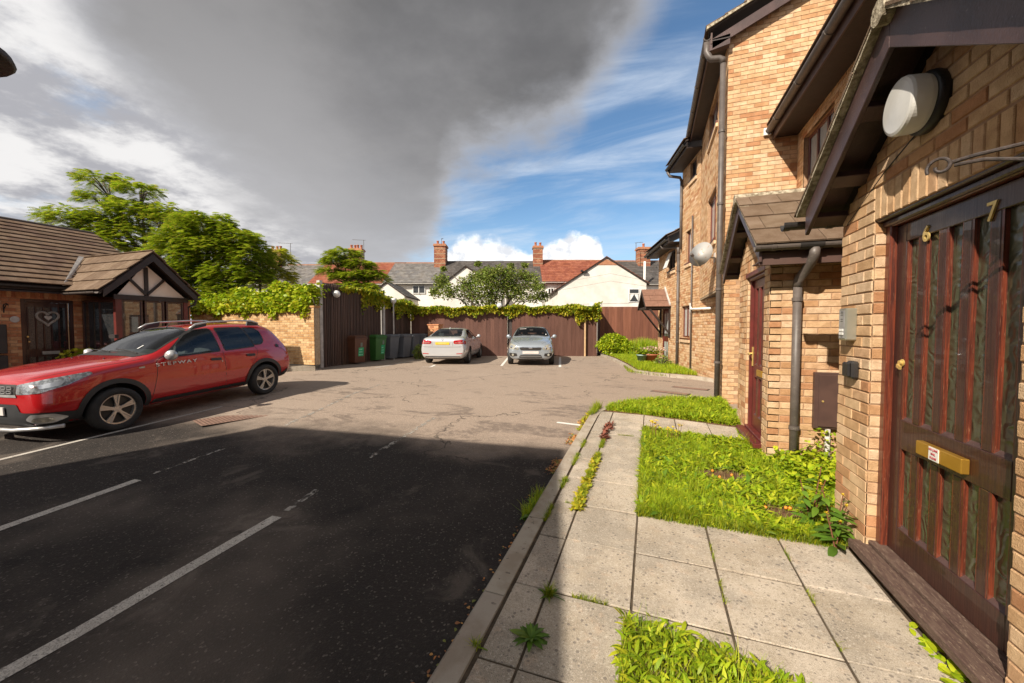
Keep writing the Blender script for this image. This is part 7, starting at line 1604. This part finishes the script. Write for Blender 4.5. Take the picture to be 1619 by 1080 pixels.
    # lettering on the front door
    p0 = c.proj(.68,.905,'L',.010); p1 = c.proj(.18,.905,'L',.010); dx = (p1-p0).normalized(); nz = Vector((0,0,1)); nn = dx.cross(nz); R = Matrix((dx, nz, nn)).transposed()
    tx = text('lettering', 'STEPWAY', .095, M['wframe'], c.r, (p0+p1)/2+Vector((0,.004,.012)), R, .003, sp=1.35); tx.scale = (1.25, .8, 1)
    q = MB(); p = c.proj(-.405-.02,.86,'L',.002); q.lathe([(.014,0),(.012,.008)], p+Vector((.06,0,-.015)), (0,1,0), 10); q.build('lock', M['silver'], c.r)
    # tax disc style card in the screen
    for (y, z, w_, h_) in ((.33,1.17,.025,.05),): c.patch('windscreen_sticker', [(y,z),(y+w_,z),(y+w_,z+h_),(y,z+h_)], 'F', .008, M['wframe'])
    return c
red_car()
# --- white saloon seen from behind --------------------------------
def saloon():
    st = [(2.28,.30,.52,.70,.55,.62,.64,.5,.68,.70),(2.20,.20,.68,.82,.52,.76,.72,.58,.77,.79),(1.9,.18,.76,.885,.56,.82,.80,.64,.86,.89),(1.405,.18,.80,.905,.62,.84,.86,.68,.93,.96),
     (.95,.18,.80,.90,.64,.84,.90,.70,.97,1.0),(.65,.18,.80,.90,.64,.84,.92,.69,1.06,1.08),(.1,.18,.80,.90,.64,.84,.93,.62,1.33,1.37),(-.35,.18,.80,.90,.64,.84,.935,.60,1.385,1.43),
     (-.95,.18,.80,.90,.66,.84,.95,.585,1.355,1.40),(-1.405,.18,.80,.905,.68,.84,.97,.60,1.22,1.255),(-1.75,.19,.80,.90,.70,.83,.985,.66,1.08,1.10),(-1.98,.20,.79,.89,.70,.82,.985,.70,1.055,1.07),(-2.20,.22,.78,.87,.66,.79,.96,.70,1.03,1.045),(-2.31,.28,.74,.82,.60,.75,.86,.66,.97,.985),(-2.33,.40,.66,.76,.58,.70,.80,.6,.86,.88)]
    ra = Vector((-7.36, 13.42)); az = rad(-15.0); h = Vector((math.sin(az), math.cos(az))); o = ra+h*1.405*.96
    c = Car('white_saloon', (o.x, o.y, .272), math.atan2(h.y, h.x), 'silver white saloon car parked nose in, showing its rear and yellow plate', 'car', st, M['white_paint'], (1.405,-1.405), .32, .2, .365, scale=.96, wy=.78, cab=[(.55,.93),(.0,1.25),(-.3,1.32),(-.9,1.30),(-1.3,1.16),(-1.55,.98),(-1.2,.42),(.6,.42)], sides=[[(.58,.985),(.12,1.26),(-.06,1.315),(-.36,1.325),(-.36,.99)],[(-.44,.99),(-.44,1.325),(-.85,1.29),(-1.12,1.18),(-1.20,1.04),(-1.16,1.02)]], front=[(-.68,1.09),(-.55,1.33),(.55,1.33),(.68,1.09)], rear=[(-.60,1.09),(-.50,1.345),(.50,1.345),(.60,1.09)], fxr=(-.2,1.3), rxr=(-2.2,-.85)); c.mz = 1.22; c.cabin(-.35, -1.05, .52, .55, 'seat'); c.wheels(rimr=.215)
    for v in ('L','R'):
        window(c, [(.58,.985),(.12,1.26),(-.06,1.315),(-.36,1.325),(-.36,.99)], v, m_rim='gutterd'); window(c, [(-.44,.99),(-.44,1.325),(-.85,1.29),(-1.12,1.18),(-1.20,1.04),(-1.16,1.02)], v)
        c.seam([(-.40,.96),(-.40,.28)], v); c.seam([(.66,.94),(.72,.6),(.74,.28)], v); c.seam([(-1.22,1.02),(-1.18,.8),(-1.0,.5),(-.96,.3)], v); c.seam([(.8,.87),(0,.885),(-1.9,.90)], v, w=.006)
        for x in (-.22,-1.08): c.patch('door_handle', rnd_poly([(x-.09,.84),(x-.09,.87),(x+.09,.87),(x+.09,.84)], .012), v, .014, M['chrome'])
        c.patch('sill', [(.98,.17),(.98,.25),(-.98,.25),(-.98,.17)], v, .008, M['gutterd']); c.patch('tail_lamp_side', rnd_poly([(-1.98,.90),(-2.16,.92),(-2.25,.86),(-2.24,.77),(-2.05,.80)], .02), v, .006, M['lampr'])
        sg = 1 if v == 'L' else -1; p = c.proj(.50,.99,v,0); q = MB(); q.lathe([(.001,-.02),(.06,-.0),(.085,.05),(.07,.10),(.001,.12)], p+Vector((0,sg*.11,.05)), (.95,sg*.2,0), 16); q.beam(p, p+Vector((0,sg*.1,.03)), .04,.03); q.build('door_mirror', M['white_paint'], c.r, smooth=True)
    for s_ in (1,-1):
        P = lambda L: [(s_*y, z) for y, z in L]
        tl = c.patch('tail_lamp', rnd_poly(P([(.815,.80),(.80,.93),(.70,.955),(.44,.925),(.42,.85),(.46,.80)]), .02), 'B', .008, M['lampr']); c.patch('lamp_stripe', rnd_poly(P([(.76,.835),(.76,.85),(.48,.85),(.48,.835)]), .005), 'B', .014, M['lampw'], parent=tl)
        c.patch('reflector', rnd_poly(P([(.76,.425),(.76,.455),(.53,.44),(.53,.415)]), .006), 'B', .008, M['lampr'])
    rw = [(-.60,1.09),(-.50,1.345),(.50,1.345),(.60,1.09)]; s_ = ring(c, 'rear_window_seal', rnd_poly(rw,.05), .016, 'B', .003, M['gutterd']); c.patch('rear_window', rnd_poly(rw,.05), 'B', .001, M['carglass'], parent=s_)
    c.patch('number_plate', rnd_poly([(-.27,.775),(-.27,.865),(.27,.865),(.27,.775)], .01), 'B', .014, M['plate_y']); c.patch('plate_smudge', rnd_poly([(-.16,.795),(-.16,.845),(.16,.845),(.16,.795)], .01), 'B', .017, M.setdefault('smudge', mat('blurred plate print', (.62,.42,.10), (.70,.50,.12), scale=18, rough=.5)))
    c.seam([(-.74,.70),(-.6,.685),(0,.68),(.6,.685),(.74,.70)], 'B', w=.010, name='bumper_seam'); c.seam([(-.40,.955),(-.395,.72)], 'B', w=.006, name='boot_seam'); c.seam([(.40,.955),(.395,.72)], 'B', w=.006, name='boot_seam')
    c.patch('lower_bumper', rnd_poly([(-.70,.25),(-.66,.335),(.66,.335),(.70,.25)], .02), 'B', .008, M['gutterd'])
    q = MB(); p = c.proj(0,.955,'B',.0); q.lathe([(.041,0),(.041,.010),(.001,.012)], p, (-1,0,.25), 18); b_ = q.build('badge', M['chrome'], c.r)
    q = MB(); q.lathe([(.030,.012),(.030,.0135),(.001,.0136)], p, (-1,0,.25), 16); q.build('badge_centre', mat('badge blue', (.03,.12,.35), (.6,.6,.6), scale=30, rough=.3), b_)
    for y in (.50,.42): q = MB(); q.lathe([(.032,0),(.036,.05)], c.proj(y,.26,'B',-.04), (-1,0,0), 12); q.build('exhaust', M['chrome'], c.r)
    q = MB(); p = c.proj(-.98,0,'T',0); q.prism([p+Vector((.09,0,-.01)), p+Vector((-.08,0,-.01)), p+Vector((-.06,0,.06))], (0,.02,0)); q.build('roof_fin', M['white_paint'], c.r)
saloon()
# --- pale blue hatchback seen from the front -----------------------
def hatch():
    st = [(2.15,.32,.46,.62,.55,.56,.62,.44,.69,.71),(2.08,.22,.64,.78,.52,.72,.70,.54,.79,.81),(1.90,.19,.74,.87,.56,.80,.79,.60,.88,.91),(1.32,.20,.80,.915,.64,.84,.90,.68,.98,1.01),(1.0,.20,.80,.915,.66,.84,.94,.70,1.03,1.06),
     (.78,.20,.80,.91,.66,.84,.96,.70,1.10,1.12),(.30,.20,.80,.91,.66,.84,.98,.63,1.38,1.41),(-.1,.20,.80,.91,.66,.84,.985,.60,1.455,1.49),(-.7,.20,.80,.91,.66,.84,1.0,.59,1.455,1.49),(-1.32,.20,.80,.91,.68,.83,1.02,.57,1.40,1.44),(-1.75,.22,.78,.89,.70,.80,1.02,.56,1.25,1.28),(-2.0,.25,.74,.84,.68,.76,.96,.56,1.0,1.02),(-2.08,.35,.66,.76,.62,.70,.85,.5,.9,.91)]
    fa = Vector((-4.22, 14.05)); h = (-fa).normalized(); h = Vector((h.x-.02, h.y)).normalized(); o = fa-h*1.32*.95
    c = Car('blue_hatchback', (o.x, o.y, .272), math.atan2(h.y, h.x), 'pale blue silver hatchback parked facing the viewer against the fence', 'car', st, M['blue_paint'], (1.32,-1.32), .315, .2, .36, scale=.95, wy=.80, cab=[(.62,.95),(.08,1.33),(-.15,1.40),(-.8,1.41),(-1.35,1.33),(-1.65,1.05),(-1.2,.45),(.7,.45)], sides=[[(.66,1.03),(.22,1.33),(.05,1.385),(-.30,1.40),(-.30,1.04)],[(-.38,1.04),(-.38,1.40),(-.95,1.38),(-1.25,1.25),(-1.25,1.08)]], front=[(-.70,1.09),(-.57,1.385),(-.3,1.42),(0,1.43),(.3,1.42),(.57,1.385),(.70,1.09),(.3,1.12),(0,1.13),(-.3,1.12)], rear=[(-.55,1.12),(-.48,1.34),(.48,1.34),(.55,1.12)], fxr=(-.2,1.6), rxr=(-2.5,-1.5)); c.mz = 1.31; c.cabin(-.35, -1.2, .58, .62, 'seat'); c.wheels(rimr=.20)
    for v in ('L','R'):
        window(c, [(.66,1.03),(.22,1.33),(.05,1.385),(-.30,1.40),(-.30,1.04)], v); window(c, [(-.38,1.04),(-.38,1.40),(-.95,1.38),(-1.25,1.25),(-1.25,1.08)], v)
        c.seam([(-.34,1.0),(-.34,.3)], v); c.seam([(.80,.97),(.84,.6),(.86,.3)], v)
        sg = 1 if v == 'L' else -1; p = c.proj(.58,1.03,v,0); q = MB(); q.lathe([(.001,-.02),(.06,-.0),(.09,.05),(.075,.10),(.001,.12)], p+Vector((0,sg*.13,.04)), (.95,sg*.2,0), 16); q.beam(p, p+Vector((0,sg*.12,.02)), .04,.03); q.build('door_mirror', M['blue_paint'], c.r, smooth=True)
    for s_ in (1,-1):
        P = lambda L: [(s_*y, z) for y, z in L]
        hl = c.patch('headlamp', rnd_poly(P([(.43,.635),(.50,.60),(.74,.625),(.83,.68),(.845,.80),(.78,.84),(.62,.79),(.50,.71)]), .03), 'F', .008, M['lampw']); 
        for (y, z, r) in ((.56,.67,.05),(.70,.70,.065)): q = MB(); q.lathe([(r,0),(r*.9,.01),(.001,.016)], c.proj(s_*y, z, 'F', .006), (1,0,.2), 16); q.build('reflector_bowl', M['chrome'], hl)
        c.patch('fog_recess', rnd_poly(P([(.50,.37),(.52,.47),(.78,.49),(.80,.42),(.74,.35)]), .02), 'F', .008, M['gutterd'])
        q = MB(); q.lathe([(.045,0),(.04,.01),(.001,.012)], c.proj(s_*.66,.42,'F',.012), (1,0,0), 14); q.build('fog_lamp', M['lampw'], c.r)
    gr = c.patch('grille', rnd_poly([(-.42,.655),(-.36,.585),(.36,.585),(.42,.655),(.36,.69),(-.36,.69)], .02), 'F', .008, M['gutterd']); c.patch('grille_trim', rnd_poly([(-.42,.672),(-.36,.69),(.36,.69),(.42,.672),(.36,.712),(-.36,.712)], .01), 'F', .012, M['chrome'], parent=gr)
    q = MB(); q.lathe([(.060,0),(.060,.008),(.001,.012)], (0,0,0), (1,0,0), 24); em = q.build('badge', M['chrome'], gr); em.location = c.proj(0,.665,'F',.012); em.scale = (1,1.25,.5)
    c.patch('number_plate', rnd_poly([(-.30,.455),(-.30,.555),(.30,.555),(.30,.455)], .01), 'F', .020, M['plate_w'])
    c.patch('air_intake', rnd_poly([(-.44,.31),(-.38,.42),(.38,.42),(.44,.31)], .03), 'F', .008, M['gutterd']); c.patch('intake_bar', rnd_poly([(-.40,.36),(-.40,.372),(.40,.372),(.40,.36)], .004), 'F', .012, M['silver']); c.patch('lower_lip', rnd_poly([(-.50,.235),(-.48,.275),(.48,.275),(.50,.235)], .01), 'F', .008, M['gutterd'])
    ws = [(-.70,1.09),(-.57,1.385),(-.3,1.42),(0,1.43),(.3,1.42),(.57,1.385),(.70,1.09),(.3,1.12),(0,1.13),(-.3,1.12)]
    s_ = ring(c, 'windscreen_seal', rnd_poly(ws,.03), .016, 'F', .003, M['gutterd']); w = c.patch('windscreen', rnd_poly(ws,.03), 'F', .001, M['carglass'], parent=s_)
    c.patch('sun_strip', [(-.5,1.355),(-.48,1.375),(-.22,1.39),(-.22,1.37)], 'F', .008, M['post'], parent=s_); c.patch('screen_sticker', [(.57,1.13),(.57,1.17),(.61,1.17),(.61,1.13)], 'F', .008, M['wframe'], parent=s_)
    for y0, y1 in ((.6,.05),(-.0,-.52)): 
        pa, pb = c.proj(.90, y0, 'T', .01), c.proj(.80, y1, 'T', .02); q = MB(); q.tube([pa, pb], .008, 6); q.build('wiper', M['gutterd'], c.r)
    for v_ in (1,-1): c.seam([(.9,v_*.74),(1.4,v_*.70),(1.8,v_*.58),(2.02,v_*.42)], 'T', w=.007, name='bonnet_seam')
hatch()
finish_bricks()
